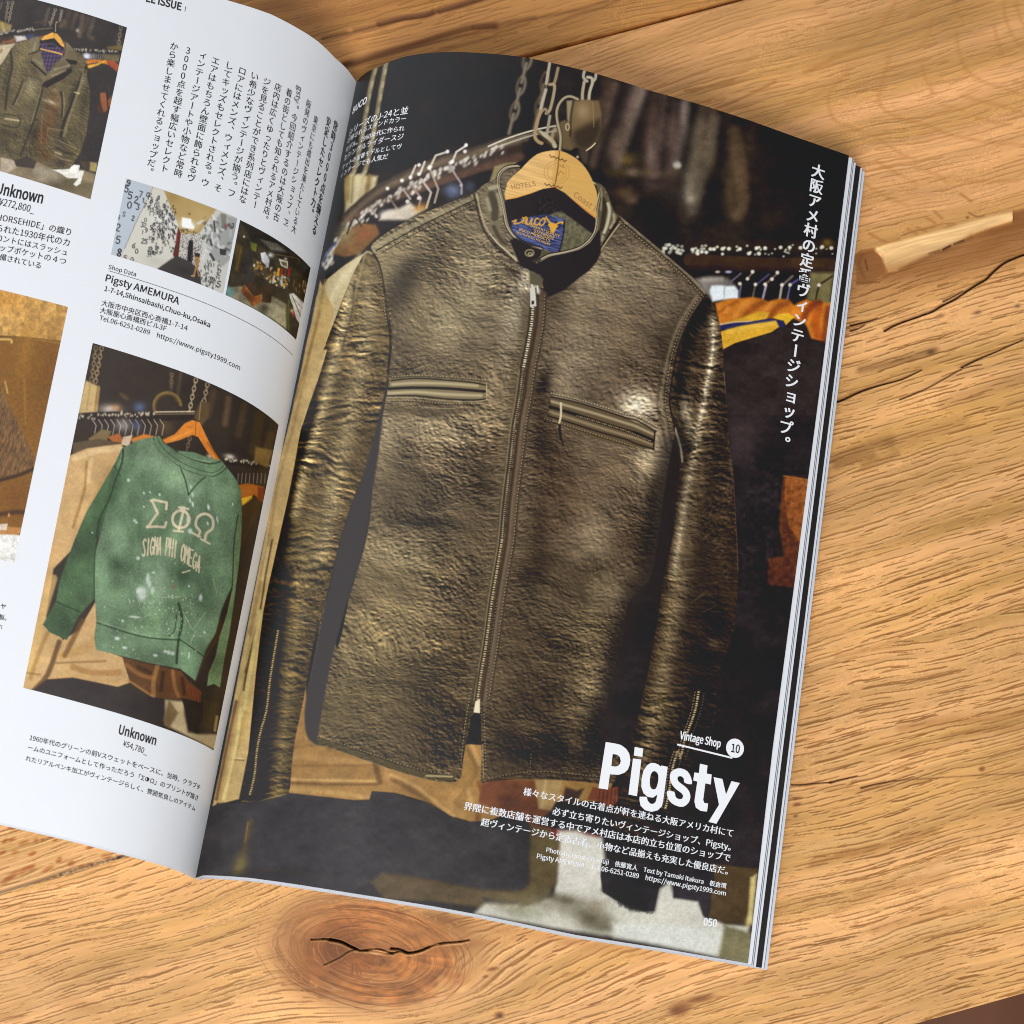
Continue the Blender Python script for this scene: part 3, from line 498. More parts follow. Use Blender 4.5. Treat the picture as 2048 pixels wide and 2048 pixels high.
    cv.line(np.concatenate([B("1390,560 1500,590 1640,630 1800,680"), D("470,1800 570,1845")]), (190, 172, 136), 5, 2.5, .75); cv.line(np.concatenate([B("1380,618 1500,655 1640,700 1800,748"), D("480,1868 560,1900")]), (160, 140, 104), 5, 2.5, .75); stitches(cv, np.concatenate([B("1385,515 1500,540 1640,580 1800,630"), D("480,1745 590,1805")]), dash=6, col=(214, 198, 160)); stitches(cv, np.concatenate([B("1350,655 1500,700 1640,745 1800,795"), D("480,1920 570,1945")]), dash=6)
    zipper(cv, np.concatenate([B("1530,640 1640,672 1800,722"), D("480,1852 560,1885")]), 2.4, 3.6, (170, 150, 110), (44, 34, 26)); cv.line(D("578,1835 572,1925"), (40, 32, 26), 2.5, 1)
    cv.line(B("1440,570 1440,640 1425,700"), (212, 196, 160), 4, 1.1); cv.line(B("1430,690 1440,760 1455,800"), (34, 28, 26), 6, 1.5, .9, wd2=3)
    # hem
    hm = Cc("650,775 760,810 930,865 1100,925 1250,965 1380,985"); cv.line(hm, (76, 66, 40), 12, 3, .7); stitches(cv, hm + (0, -8), col=(160, 142, 92), dash=7); cv.line(hm + (0, 9), (150, 132, 84), 2, 1, .6); cv.line(Cc("1250,970 1390,975"), (214, 196, 140), 3.5, 2, .7)
    cv.line(Cc("1455,880 1475,700 1500,560 1530,400"), (60, 50, 36), 3, 1.5, .8); stitches(cv, Cc("1440,900 1455,760 1470,640 1500,480"), dash=6.5); cv.line(Cc("1560,800 1565,980"), (170, 150, 104), 2, 1, .7)
    stitches(cv, F_("60,440 160,415 330,395 460,400 700,425"), col=(150, 132, 92), dash=7); stitches(cv, Cc("1580,640 1600,300 1640,0"), dash=6.5, amt=.5); stitches(cv, F_("50,60 60,400"), dash=6.5); stitches(cv, F_("310,300 300,420"), dash=6.5, amt=.5)
    wrinkle_set(cv, F_("330,300")[0], F_("440,420")[0], 16, 34, 20, 40, 61, wd=1.5, amt=.4)
    # armhole seam, right
    ah = D("862,1080 790,1190 740,1290 700,1420 675,1560 665,1680 690,1800 715,1932"); cv.line(ah, (32, 26, 22), 6, 2, .9); stitches(cv, ah + (-10, -2), dash=6.5); cv.line(ah + (-18, 0), (150, 134, 104), 5, 3, .5); cv.line(ah + (-26, 0), (70, 58, 44), 4, 3, .5)
    wrinkle_set(cv, D("640,1400")[0], D("830,1060")[0], 30, 26, 200, 20, 17, amt=.45, wd=1.8); wrinkle_set(cv, D("420,720")[0], D("800,1040")[0], 34, 34, 115, 14, 19, amt=.5, wd=1.8, curve=3)
    sh = D("385,660 480,740 600,840 740,960 850,1075"); cv.line(sh + (2, -6), (170, 156, 124), 5, 3, .6); stitches(cv, sh + (-1, 4), dash=6.5); cv.line(sh + (0, 1), (44, 36, 28), 2.6, 1.2, .8)
    # ---- left sleeve
    cv.M = mL
    b2 = base * np.array((1.02, .98, .86), np.float32); b2 = b2 * (1 - 0.12 * ty); cv.put((slice(None), slice(None)), np.ones(X.shape, np.float32), b2.astype(np.float32))
    SL = np.array([(700, 560), (672, 690), (640, 820), (606, 930), (585, 1030), (560, 1150), (545, 1260), (528, 1400), (515, 1520), (505, 1590)])
    cv.line(SL + (-34, 0), (58, 46, 28), 40, 16, .85); cv.line(SL[2:] + (-24, 0), (44, 33, 18), 46, 16, .9); cv.line(SL[5:] + (4, 0), (50, 38, 20), 40, 16, .75); cv.line(SL[:5] + (4, 0), (182, 164, 122), 16, 12, .55)
    cv.line(np.array([(740, 540), (735, 640), (715, 760), (700, 840), (676, 940), (660, 1030), (640, 1120)]), (150, 134, 98), 30, 16, .5); cv.line(SL[4:] + (46, 0), (128, 108, 66), 24, 14, .55)
    cv.line(SL[7:] + (10, 0), (60, 48, 30), 44, 16, .6)
    contrast(cv, mL); leather(cv, mL, 15, 0.10, 0.95, 0.85, 0.85)
    for (a, b, n, l, g, s) in [((738, 560), (755, 700), 14, 40, 200, 41), ((700, 600), (660, 760), 18, 46, -50, 43), ((735, 700), (725, 800), 12, 60, 190, 45), ((700, 780), (640, 900), 16, 60, 150, 47), ((690, 850), (680, 950), 14, 70, 175, 49), ((628, 880), (600, 1060), 16, 60, 12, 51), ((690, 960), (650, 1120), 30, 66, 185, 53), ((615, 1060), (600, 1180), 20, 64, 5, 55), ((610, 1090), (596, 1200), 16, 56, -8, 57), ((596, 1200), (590, 1260), 16, 70, 0, 59), ((590, 1230), (580, 1330), 12, 60, -20, 61), ((572, 1260), (560, 1420), 14, 58, 8, 63), ((545, 1410), (530, 1560), 26, 48, -12, 65), ((560, 1480), (545, 1580), 14, 30, 10, 67)]:
        wrinkle_set(cv, a, b, n, l, g, 13, s, amt=.62, wd=2.1)
    cv.line(A("370,1380 440,1450 470,1600 490,1800"), (36, 30, 24), 5, 2, .85); cv.line(A("350,1400 375,1390 395,1400"), (190, 176, 136), 4, 2, .8); cv.line(A("360,1400 330,1520 300,1640 260,1800"), (176, 160, 120), 4, 3, .5); stitches(cv, A("425,1470 455,1620 478,1800"), dash=6.5)
    cv.line(A("300,1560 290,1700 230,1932"), (60, 50, 36), 5, 3, .5); cv.line(np.array([(778, 640), (781, 690), (776, 745)]), (36, 30, 24), 5, 2, .8)
    zc = np.array([(556, 1262), (548, 1310), (540, 1360), (533, 1420), (522, 1460), (514, 1500), (509, 1550), (500, 1588)]); cv.line(zc + (5, 0), (52, 40, 26), 4, 2, .8); zipper(cv, zc, 3.6, 4.6, (190, 168, 104), (60, 46, 24)); cv.line(Cc("235,1110 300,1118 380,1095 480,1070"), (140, 124, 70), 1.8, 1, .7); cv.line(Cc("365,1070 475,1050"), (128, 110, 64), 1.6, 1, .6)
    # shade the body casts between sleeve and flank
    cv.M = None
    cv.poly([(777, 742), (764, 830), (752, 900), (745, 962), (739.5, 1035), (727, 1100), (698, 1194), (690, 1210), (666, 1298), (650, 1388), (637, 1450), (632, 1470), (638, 1490), (622, 1482), (612, 1464), (609, 1425), (617, 1370), (632, 1298), (648, 1215), (660, 1165), (683, 1071), (712, 984), (736, 933), (757, 854), (768, 788)], (60, 55, 54), 3.5, 2); cv.line([(766, 800), (757, 860), (742, 935), (722, 1010)], (60, 55, 54), 3, 3, 1, wd2=32); cv.line([(722, 1010), (702, 1100), (682, 1190), (662, 1270), (642, 1350), (630, 1430), (626, 1466)], (60, 55, 54), 34, 3, 1, wd2=22)
    # ---- right sleeve
    cv.M = mR
    b3 = base * np.array((.92, .88, .84), np.float32) * (1 - .1 * ty); cv.put((slice(None), slice(None)), np.ones(X.shape, np.float32), b3.astype(np.float32))
    RS = np.array([(1425, 640), (1424, 700), (1412, 770), (1400, 840), (1388, 900), (1372, 980), (1360, 1060), (1346, 1150), (1330, 1240), (1314, 1330), (1296, 1430), (1270, 1560)])
    cv.line(RS[:8] + (2, 0), (196, 182, 148), 12, 12, .62); cv.line(RS[:4] + (1, 0), (220, 208, 178), 4, 4, .4); cv.line(RS[7:] + (10, 0), (138, 120, 84), 26, 18, .5); cv.line(RS[3:] + (24, 0), (118, 100, 74), 30, 18, .5); cv.line(RS + (52, 0), (74, 60, 48), 40, 18, .7); cv.line(RS[2:9] + (95, 0), (84, 64, 50), 14, 10, .6)
    cv.line(D("860,1120 780,1280 740,1440 720,1620 740,1800 760,1932"), (52, 42, 34), 22, 10, .7); bl(1385, 700, 10, 40, 10, (70, 58, 46), .5); bl(1400, 630, 14, 30, 25, (60, 50, 40), .6); bl(1372, 820, 14, 26, 0, (190, 176, 144), .5); bl(1380, 860, 12, 20, 0, (200, 186, 150), .4); bl(1430, 1240, 20, 40, 0, (44, 36, 30), .6); bl(1425, 1290, 14, 12, 0, (140, 118, 94), .4); bl(1400, 1310, 24, 20, 0, (46, 38, 32), .6); bl(1405, 1370, 26, 14, -10, (44, 36, 30), .7); bl(1330, 1420, 30, 40, 0, (112, 96, 64), .5); bl(1310, 1640, 40, 30, 0, (60, 50, 42), .6); bl(1400, 1440, 26, 60, 10, (60, 50, 36), .5)
    contrast(cv, mR); leather(cv, mR, 25, 0.22, 0.95, 0.8, 0.70)
    for (a, b, n, l, g, s) in [((1385, 640), (1365, 760), 14, 36, 35, 71), ((1360, 760), (1362, 860), 12, 34, 30, 73), ((1392, 800), (1378, 960), 24, 34, 155, 75), ((1372, 960), (1350, 1110), 30, 40, 28, 77), ((1345, 1110), (1330, 1230), 20, 60, 8, 79), ((1330, 1190), (1312, 1320), 20, 80, 4, 81), ((1420, 1000), (1460, 1150), 18, 50, 125, 83), ((1310, 1320), (1300, 1380), 14, 90, 2, 85), ((1298, 1370), (1280, 1460), 12, 60, 12, 87), ((1460, 860), (1464, 1000), 12, 40, 100, 89), ((1270, 1500), (1240, 1640), 22, 60, 25, 91), ((1400, 1130), (1450, 1240), 14, 50, 170, 93)]:
        wrinkle_set(cv, a, b, n, l, g, 15, s, hi=(196, 176, 136), amt=.55, wd=2.0)
    cv.line(D("960,1500 985,1760 1000,1932"), (150, 130, 98), 1.8, 1.2, .6); cv.line(E_("985,0 1010,250 1030,600 1038,800"), (150, 128, 94), 1.6, 1.2, .5)
    cv.line(E_("690,20 720,120 730,200"), (206, 192, 156), 4, 1.5, .8)
    zc = np.concatenate([E_("820,1475 805,1560 780,1640 745,1730 720,1840"), F_("1120,280 1085,400 1070,520 1050,600")]); cv.line(zc + (6, 1), (40, 32, 24), 6, 2, .8); zipper(cv, zc, 4, 4.6, (206, 186, 138), (60, 48, 30)); stitches(cv, zc + (-7, 0), dash=6); stitches(cv, zc + (11, 2), dash=6, amt=.4)
    cv.M = None
    cv.line(np.concatenate([E_("680,100 655,260 620,420 585,640 545,830 470,950 425,1100 395,1250 340,1450 300,1680")]), (46, 40, 37), 34, 24, .8)
    # deep shade in the gap between body and right sleeve
    cv.poly(np.concatenate([E_("680,100 730,330 700,340 690,420 680,600 640,780 600,960 590,1040 545,900 590,700 625,420")]), (43, 37, 35), 4, amt=.85)
    # ---- hanger
    cv.M = mH
    hb = np.zeros_like(base); hb[:] = np.array((226, 176, 98)) / 255.
    gr = fbm((X * .97 + Y * .25) / 60, (Y * .97 - X * .25) / 3.2, 91, 3); left = sstep(1114, 1108, X - (Y - 300) * -.12)
    hb *= (1 + .10 * gr * left + .04 * gr)[..., None]; hb[..., 2] += .06 * left; hb[..., 1] += .02 * left; hb *= (1 - .06 * (1 - left))[..., None]
    cv.put((slice(None), slice(None)), np.ones(X.shape, np.float32), hb.astype(np.float32))
    cv.line(Hh("895,140 870,400 830,600"), (96, 62, 28), 2, .9, .9); ink = (70, 44, 26)
    def zig(p, n, a):
        p = Hh(p); t = np.linspace(0, 1, n * 2 + 1); q = p[0] + (p[1] - p[0]) * t[:, None]; q[1::2, 1] += a; cv.line(q, ink, 1.7, .7, .9, 2)
    zig("770,190 985,260", 4, 4); zig("705,555 930,605", 4, 4)
    t = np.linspace(0, 6.3, 24); q = Hh("860,415")[0]
    for r in (25, 19): cv.line(np.stack([q[0] + r * np.cos(t), q[1] + (r - 2) * np.sin(t)], 1), (186, 132, 66), 1.8, 1, .55)
    cv.line(Hh("880,450 910,400 950,440"), (150, 100, 50), 2.2, 1, .6); cv.line(Hh("900,330 960,350 930,350 940,320"), (150, 100, 50), 1.8, 1, .55); cv.line(Hh("760,480 800,500 840,470"), (196, 150, 86), 3, 1.5, .6)
    cv.line(Hh("200,765 520,685 825,600"), (236, 160, 60), 2.4, 1, .8); cv.line(Hh("835,605 1100,800 1360,1005"), (206, 120, 50), 2.4, 1, .8)
    cv.M = None
    return cv, allm, mH
P1 = frame(0, 0, 4.6); P2 = frame(200, 340, 4.391); P3 = frame(0, 560, 1.95); P4 = frame(150, 670, 2.6); P5 = frame(30, 1080, 2.6)
GLYPH = {'0': ["2,0 0,2 0,6 2,8 4,6 4,2 2,0"], '1': ["1,1.5 2.4,0 2.4,8"], '2': ["0,2 1.5,0 3.6,1 3.4,3 0,8 4,8"], '3': ["0,.6 3.5,.6 2,3.4 4,5.4 2.4,8 0,7.2"],
         '5': ["4,0 .6,0 .3,3.5 2.6,3 4,5.4 2.4,8 0,7.2"], '6': ["3.6,.4 1,2.6 0,5.6 2,8 4,5.8 2.4,3.8 .3,5"], '7': ["0,0 4,0 1.5,8"], '8': ["2,0 .2,2 3.8,5.8 2,8 .2,6 3.8,2 2,0"], '9': ["3.8,3 2,4 .2,2 2,0 4,2 3.4,6 1,8"],
         'S': ["4,.8 2,0 .2,2 3.8,6 2,8 0,7.2"], 'I': ["2,0 2,8"], 'G': ["4,1.4 2,0 0,3 0,5.4 2,8 4,6.6 4,4.4 2.4,4.4"], 'M': ["0,8 0,0 2,4 4,0 4,8"], 'A': ["0,8 2,0 4,8", ".8,5.4 3.2,5.4"], 'P': ["0,8 0,0 3,0 4,2 3,4 0,4"],
         'H': ["0,0 0,8", "4,0 4,8", "0,4 4,4"], 'O': ["2,0 0,2 0,6 2,8 4,6 4,2 2,0"], 'E': ["4,0 0,0 0,8 4,8", "0,4 3,4"]}

def glyph(cv, ch, x, y, ex, ey, col, wd, amt=.95, soft=.7):
    """one stencilled character: (x, y) its top left, ex / ey the print vectors of its width and height"""
    for s in GLYPH.get(ch, ()):
        v = np.array(s.replace(',', ' ').split(), float).reshape(-1, 2) / (4.0, 8.0)
        cv.line(np.array([x, y]) + v[:, :1] * np.array(ex) + v[:, 1:] * np.array(ey), col, wd, soft, amt, 2 if ch in '0235689SGO' else 0)

def chainlet(cv, a, b, col, wd=4, n=8, amt=.8):
    a = np.array(a, float); b = np.array(b, float); d = (b - a) / n; q = np.array([-d[1], d[0]]) / np.hypot(*d)
    for i in range(n):
        c = a + d * (i + .5)
        if i % 2: cv.line([c - d * .55, c + d * .55], col, wd * .55, .8, amt, 0)
        else:
            for s in (-1, 1): cv.line([c - d * .6 + q * s * wd * .3, c + q * s * wd * .6, c + d * .6 + q * s * wd * .3], col, wd * .4, .7, amt)

def hooks(cv, a, b, n, col, seed, s=2.2, spread=3):
    rg = np.random.RandomState(seed); a = np.array(a, float); b = np.array(b, float)
    for i in range(n):
        q = a + (b - a) * rg.rand() + rg.randn(2) * (1, spread * .4); cv.blob(q[0], q[1], s * (.6 + .6 * rg.rand()), s * (.8 + .6 * rg.rand()), 20, col, .5 + .5 * rg.rand(), p=3)

def paint_brown_jacket(X, Y):
    cv = Canvas(X, Y, (52, 45, 42)); bl = cv.blob
    for s, c, w, m in [("640,110 610,240", (84, 66, 52), 10, .7), ("700,130 660,260", (96, 78, 66), 9, .7), ("760,150 730,330", (104, 86, 72), 9, .75), ("810,170 770,280", (84, 66, 54), 8, .7), ("860,180 820,320 850,350", (92, 76, 62), 9, .7), ("590,200 560,240", (120, 100, 70), 10, .6), ("450,80 410,220", (96, 84, 68), 6, .7), ("390,200 320,210", (90, 70, 50), 5, .6)]: cv.line(P1(s), c, w, 3.5, m)
    bl(155, 61, 4, 4, 0, (200, 190, 170), .8); bl(98, 44, 3, 3, 0, (150, 120, 90), .6)
    chainlet(cv, (17, 3), (11, 42), (140, 126, 100), 4); chainlet(cv, (26, 3), (17, 44), (150, 134, 106), 4); chainlet(cv, (111, 18), (100, 52), (150, 138, 116), 4); chainlet(cv, (124, 20), (119, 44), (150, 138, 116), 4); chainlet(cv, (242, 52), (236, 96), (120, 108, 86), 5, 6); chainlet(cv, (4, 4), (0, 20), (110, 96, 74), 3, 4)
    cv.poly(P1("-40,200 20,195 110,230 100,280 -40,310"), (150, 128, 80), 3); cv.line(P1("20,220 40,290"), (200, 180, 130), 6, 3, .7); cv.line(P1("0,200 10,240"), (190, 150, 40), 4, 2, .7)
    cv.line(P1("-60,335 120,305 300,285 480,262"), (46, 40, 36), 8, 1.5); cv.line(P1("300,275 480,258"), (130, 116, 90), 2, 1, .8); hooks(cv, (0, 68), (66, 57), 34, (170, 160, 140), 5, 2, 4)
    cv.poly(P1("-40,340 150,340 310,320 360,350 140,400 60,400 -40,420"), (70, 56, 44), 2); cv.poly(P1("130,330 230,330 250,365 150,385"), (196, 186, 180), 3); bl(62, 73, 7, 5, 0, (60, 80, 140), .8); cv.line(P1("0,410 140,360"), (150, 110, 66), 4, 2, .7); cv.line(P1("30,380 130,390"), (160, 90, 50), 4, 2, .7)
    cv.poly(P1("-40,420 120,400 150,400 100,450 20,600 -40,700"), (190, 172, 138), 2); cv.line(P1("0,480 20,460"), (130, 80, 40), 4, 2, .6)
    # right side rail and clothes
    cv.line(P1("680,465 900,470 1110,480"), (42, 36, 32), 7, 1.5); hooks(cv, (148, 99), (240, 103), 46, (170, 160, 140), 6, 1.8, 4); bl(174, 112, 9, 6, 10, (214, 218, 226), .95, p=4); bl(186, 112, 6, 5, 0, (150, 140, 150), .6)
    for k in range(8): cv.line(P1("%d,500 %d,545" % (830 + 20 * k, 820 + 20 * k)), (150, 140, 130), 1.6, 1, .8)
    cv.poly(P1("985,430 1130,410 1120,470 990,450"), (110, 90, 52), 2.5); cv.poly(P1("950,500 1105,500 1090,570 960,550"), (110, 96, 66), 3)
    cv.poly(P1("770,560 850,545 980,555 1040,560 1090,600 1075,655 1010,600 930,580 820,630 790,600"), (190, 112, 42), 2); cv.poly(P1("800,605 900,585 930,600 820,632"), (214, 160, 50), 1.5); cv.line(P1("900,590 970,560"), (220, 170, 40), 3, 1.5, .8); cv.poly(P1("980,560 1040,560 1090,600 1075,655 1000,610"), (150, 70, 40), 2); cv.line(P1("800,595 900,575"), (40, 44, 70), 2, 1, .8)
    cv.poly(P1("820,630 930,590 1010,605 1070,660 960,1350 740,1370 830,1100"), (54, 46, 44), 2)
    cv.poly(P1("920,855 970,850 990,930 1030,880 1020,960 975,1030 950,1030 925,940"), (146, 84, 50), 1.5); cv.line(P1("985,850 990,960 1000,1000"), (50, 34, 28), 3, 1.5, .8); cv.poly(P1("890,960 930,970 950,1030 1000,1040 900,1040"), (84, 52, 36), 3, amt=.7)
    # floor
    cv.poly(P1("-40,1440 320,1480 760,1560 880,1600 840,1840 -40,1620"), (132, 116, 88), 3); cv.poly(P1("10,1450 140,1475 150,1540 60,1600 0,1580"), (176, 158, 136), 3); cv.poly(P1("310,1520 520,1580 560,1690 380,1680 300,1600"), (150, 138, 114), 6); bl(108, 372, 30, 12, 12, (86, 74, 52), .7); cv.poly(P1("720,1640 860,1690 835,1830 560,1740 600,1640"), (104, 92, 66), 5)
    cv.poly(P1("480,1560 640,1545 680,1515 735,1520 725,1570 775,1570 740,1690 700,1715 675,1695 720,1640 620,1640 550,1590"), (226, 220, 208), 1.2)
    cv.poly(P1("735,1480 890,1490 870,1590 770,1560"), (72, 60, 48), 2); cv.poly(P1("830,1490 895,1500 885,1580 825,1570"), (166, 146, 90), 2); cv.poly(P1("60,1420 340,1480 310,1550 150,1530 130,1480"), (66, 54, 44), 1.5)
    # jacket
    body = P1("-40,640 20,580 90,470 150,400 260,370 290,350 350,335 440,320 560,370 600,380 680,450 760,510 805,590 800,700 830,850 820,1050 790,1250 740,1400 650,1540 640,1555 500,1560 430,1530 330,1480 250,1440 140,1470 -40,1430")
    cv.poly(body, (98, 86, 58), 1.3); cv.M = np.zeros(X.shape, np.float32); w, a = cv.pmask(body, 1.3)
    if w is not None: cv.M[w] = a
    for (x, y, rx, ry, a, c, m) in [(215, 500, 60, 150, 5, (112, 98, 66), .5), (60, 800, 30, 160, 10, (84, 70, 44), .6), (300, 820, 60, 90, 20, (140, 126, 96), .6), (270, 760, 30, 40, 30, (170, 156, 122), .5), (480, 1000, 60, 160, 5, (112, 74, 40), .8), (470, 940, 60, 20, 15, (190, 170, 146), .8), (500, 830, 40, 20, 0, (150, 126, 96), .6), (400, 1250, 60, 160, 15, (110, 70, 34), .75), (420, 1430, 60, 60, 0, (96, 62, 30), .7), (560, 700, 60, 40, 0, (112, 100, 70), .5), (720, 640, 40, 60, 20, (120, 106, 76), .6), (760, 740, 30, 70, 12, (146, 132, 100), .7), (690, 950, 30, 120, 12, (128, 112, 76), .6), (640, 1150, 40, 120, 14, (116, 100, 64), .6), (770, 1000, 30, 160, 6, (72, 60, 42), .6), (660, 880, 24, 120, 16, (50, 42, 32), .7), (100, 1300, 90, 90, 0, (76, 64, 40), .6), (230, 1150, 50, 100, 10, (118, 104, 74), .5), (320, 1250, 30, 120, 14, (62, 48, 30), .6), (60, 700, 14, 160, 14, (50, 42, 30), .5), (600, 1420, 60, 40, 15, (92, 76, 46), .5), (560, 1500, 60, 40, 10, (50, 40, 36), .8), (80, 1230, 100, 24, 10, (56, 46, 32), .6), (560, 1290, 60, 30, 10, (58, 46, 36), .7), (40, 480, 40, 60, 20, (120, 106, 76), .4), (730, 560, 40, 30, 30, (124, 110, 80), .6)]: bl(x / 4.6, y / 4.6, rx / 4.6, ry / 4.6, a, c, m)
    leather(cv, cv.M.copy(), 35, .3, 1.5, .35)
    for s, c, w, m in [("100,480 110,620 70,800 50,1000", (44, 38, 28), 5, .8), ("805,600 760,680 700,840 650,980 590,1120 560,1250", (42, 36, 28), 6, .85), ("770,640 740,780 690,920 630,1100 590,1250", (150, 134, 98), 5, .6), ("395,790 370,900 320,1080 260,1250 190,1430", (50, 42, 30), 4, .85), ("385,800 340,960 290,1130", (156, 140, 104), 2, .6), ("120,680 250,690 380,740", (60, 50, 36), 1.4, .8), ("520,760 600,790 680,800", (150, 136, 100), 1.4, .6),
                       ("210,750 170,850 120,960", (58, 48, 32), 5, .8), ("220,760 190,860 140,960", (150, 136, 100), 1.4, .6), ("560,845 575,960 570,1080", (50, 40, 30), 4, .8), ("585,850 590,960 580,1080", (160, 142, 104), 1.6, .7), ("440,1180 580,1200", (150, 130, 96), 1.8, .7), ("440,1190 450,1270 560,1290", (150, 130, 96), 1.4, .6), ("40,1050 180,1080 160,1170 20,1150", (56, 46, 30), 3, .8), ("50,1090 170,1110", (190, 172, 130), 4, .7), ("550,1300 640,1340 700,1370", (150, 132, 92), 2, .7), ("520,1360 600,1400 680,1420", (44, 36, 26), 5, .7), ("500,1420 560,1460 640,1480", (150, 132, 92), 3, .6), ("510,1400 560,1420", (196, 180, 144), 3, .7), ("390,1050 380,1200 380,1320", (160, 110, 60), 1.6, .6), ("690,850 730,860", (206, 190, 150), 3, .8)]: cv.line(P1(s), c, w, 1.4, m)
    cv.M = None
    cv.poly(P1("360,380 440,350 520,380 600,440 590,520 500,580 440,680 420,640 370,520"), (74, 64, 84), 1.2); w, a = cv.pmask(P1("360,400 600,440 590,520 440,680 370,520"), 1)
    if w is not None: cv.I[w] *= (1 + (.35 * a * (np.sin(X[w] * .9 + Y[w] * .2) * .5 + np.sin(Y[w] * .8) * .5)))[..., None]; cv.I[w][..., 1] *= .92
    cv.poly(P1("365,380 380,360 490,350 590,440 580,460 480,390 370,400"), (40, 34, 34), 1); cv.poly(P1("435,405 520,420 515,440 440,430"), (44, 40, 44), .8)
    cv.poly(P1("380,360 410,330 480,298 525,310 560,350 600,440 560,420 500,350 470,355 385,372"), (218, 156, 66), 1); cv.line(P1("370,450 480,475 570,500"), (226, 170, 84), 3, .8); cv.line(P1("500,305 495,345"), (90, 56, 26), .9, .6); cv.line(P1("510,290 515,210 530,205"), (180, 166, 130), 1.6, .8)
    cv.poly(P1("290,350 350,340 370,460 430,690 400,740 290,560 330,490 260,510 265,480"), (116, 104, 76), 1); cv.line(P1("265,500 350,470 365,430"), (44, 38, 28), 3, 1, .8); cv.line(P1("290,570 380,650 425,690"), (42, 36, 28), 4, 1.2, .9); cv.line(P1("300,540 380,590"), (160, 148, 116), 3, 2, .6); cv.line(P1("330,390 310,460"), (160, 150, 124), 4, 2, .6)
    cv.poly(P1("590,400 620,390 690,470 710,540 700,560 600,540 650,610 560,660 440,720 390,760 430,690 510,600 590,500"), (118, 104, 76), 1); cv.poly(P1("600,545 710,560 700,595 650,590"), (40, 33, 30), 1.2); cv.poly(P1("660,620 665,660 580,730 480,780 430,810 390,790 400,760 520,700 620,640"), (42, 34, 29), 1.2); cv.line(P1("500,640 640,600"), (176, 162, 130), 3, 2, .7); cv.line(P1("480,700 600,650"), (170, 156, 126), 3, 2, .7); cv.line(P1("600,400 600,470 580,520"), (60, 50, 36), 2, 1, .8); bl(73, 239, 2.5, 2.5, 0, (34, 28, 24), .9); bl(80, 198, 2, 2, 0, (40, 34, 26), .8)
    cv.I *= (1 + .22 * fbm(X / 30, Y / 26, 304, 3))[..., None]
    cv.grain(.14, 9, 1.6)
    return cv

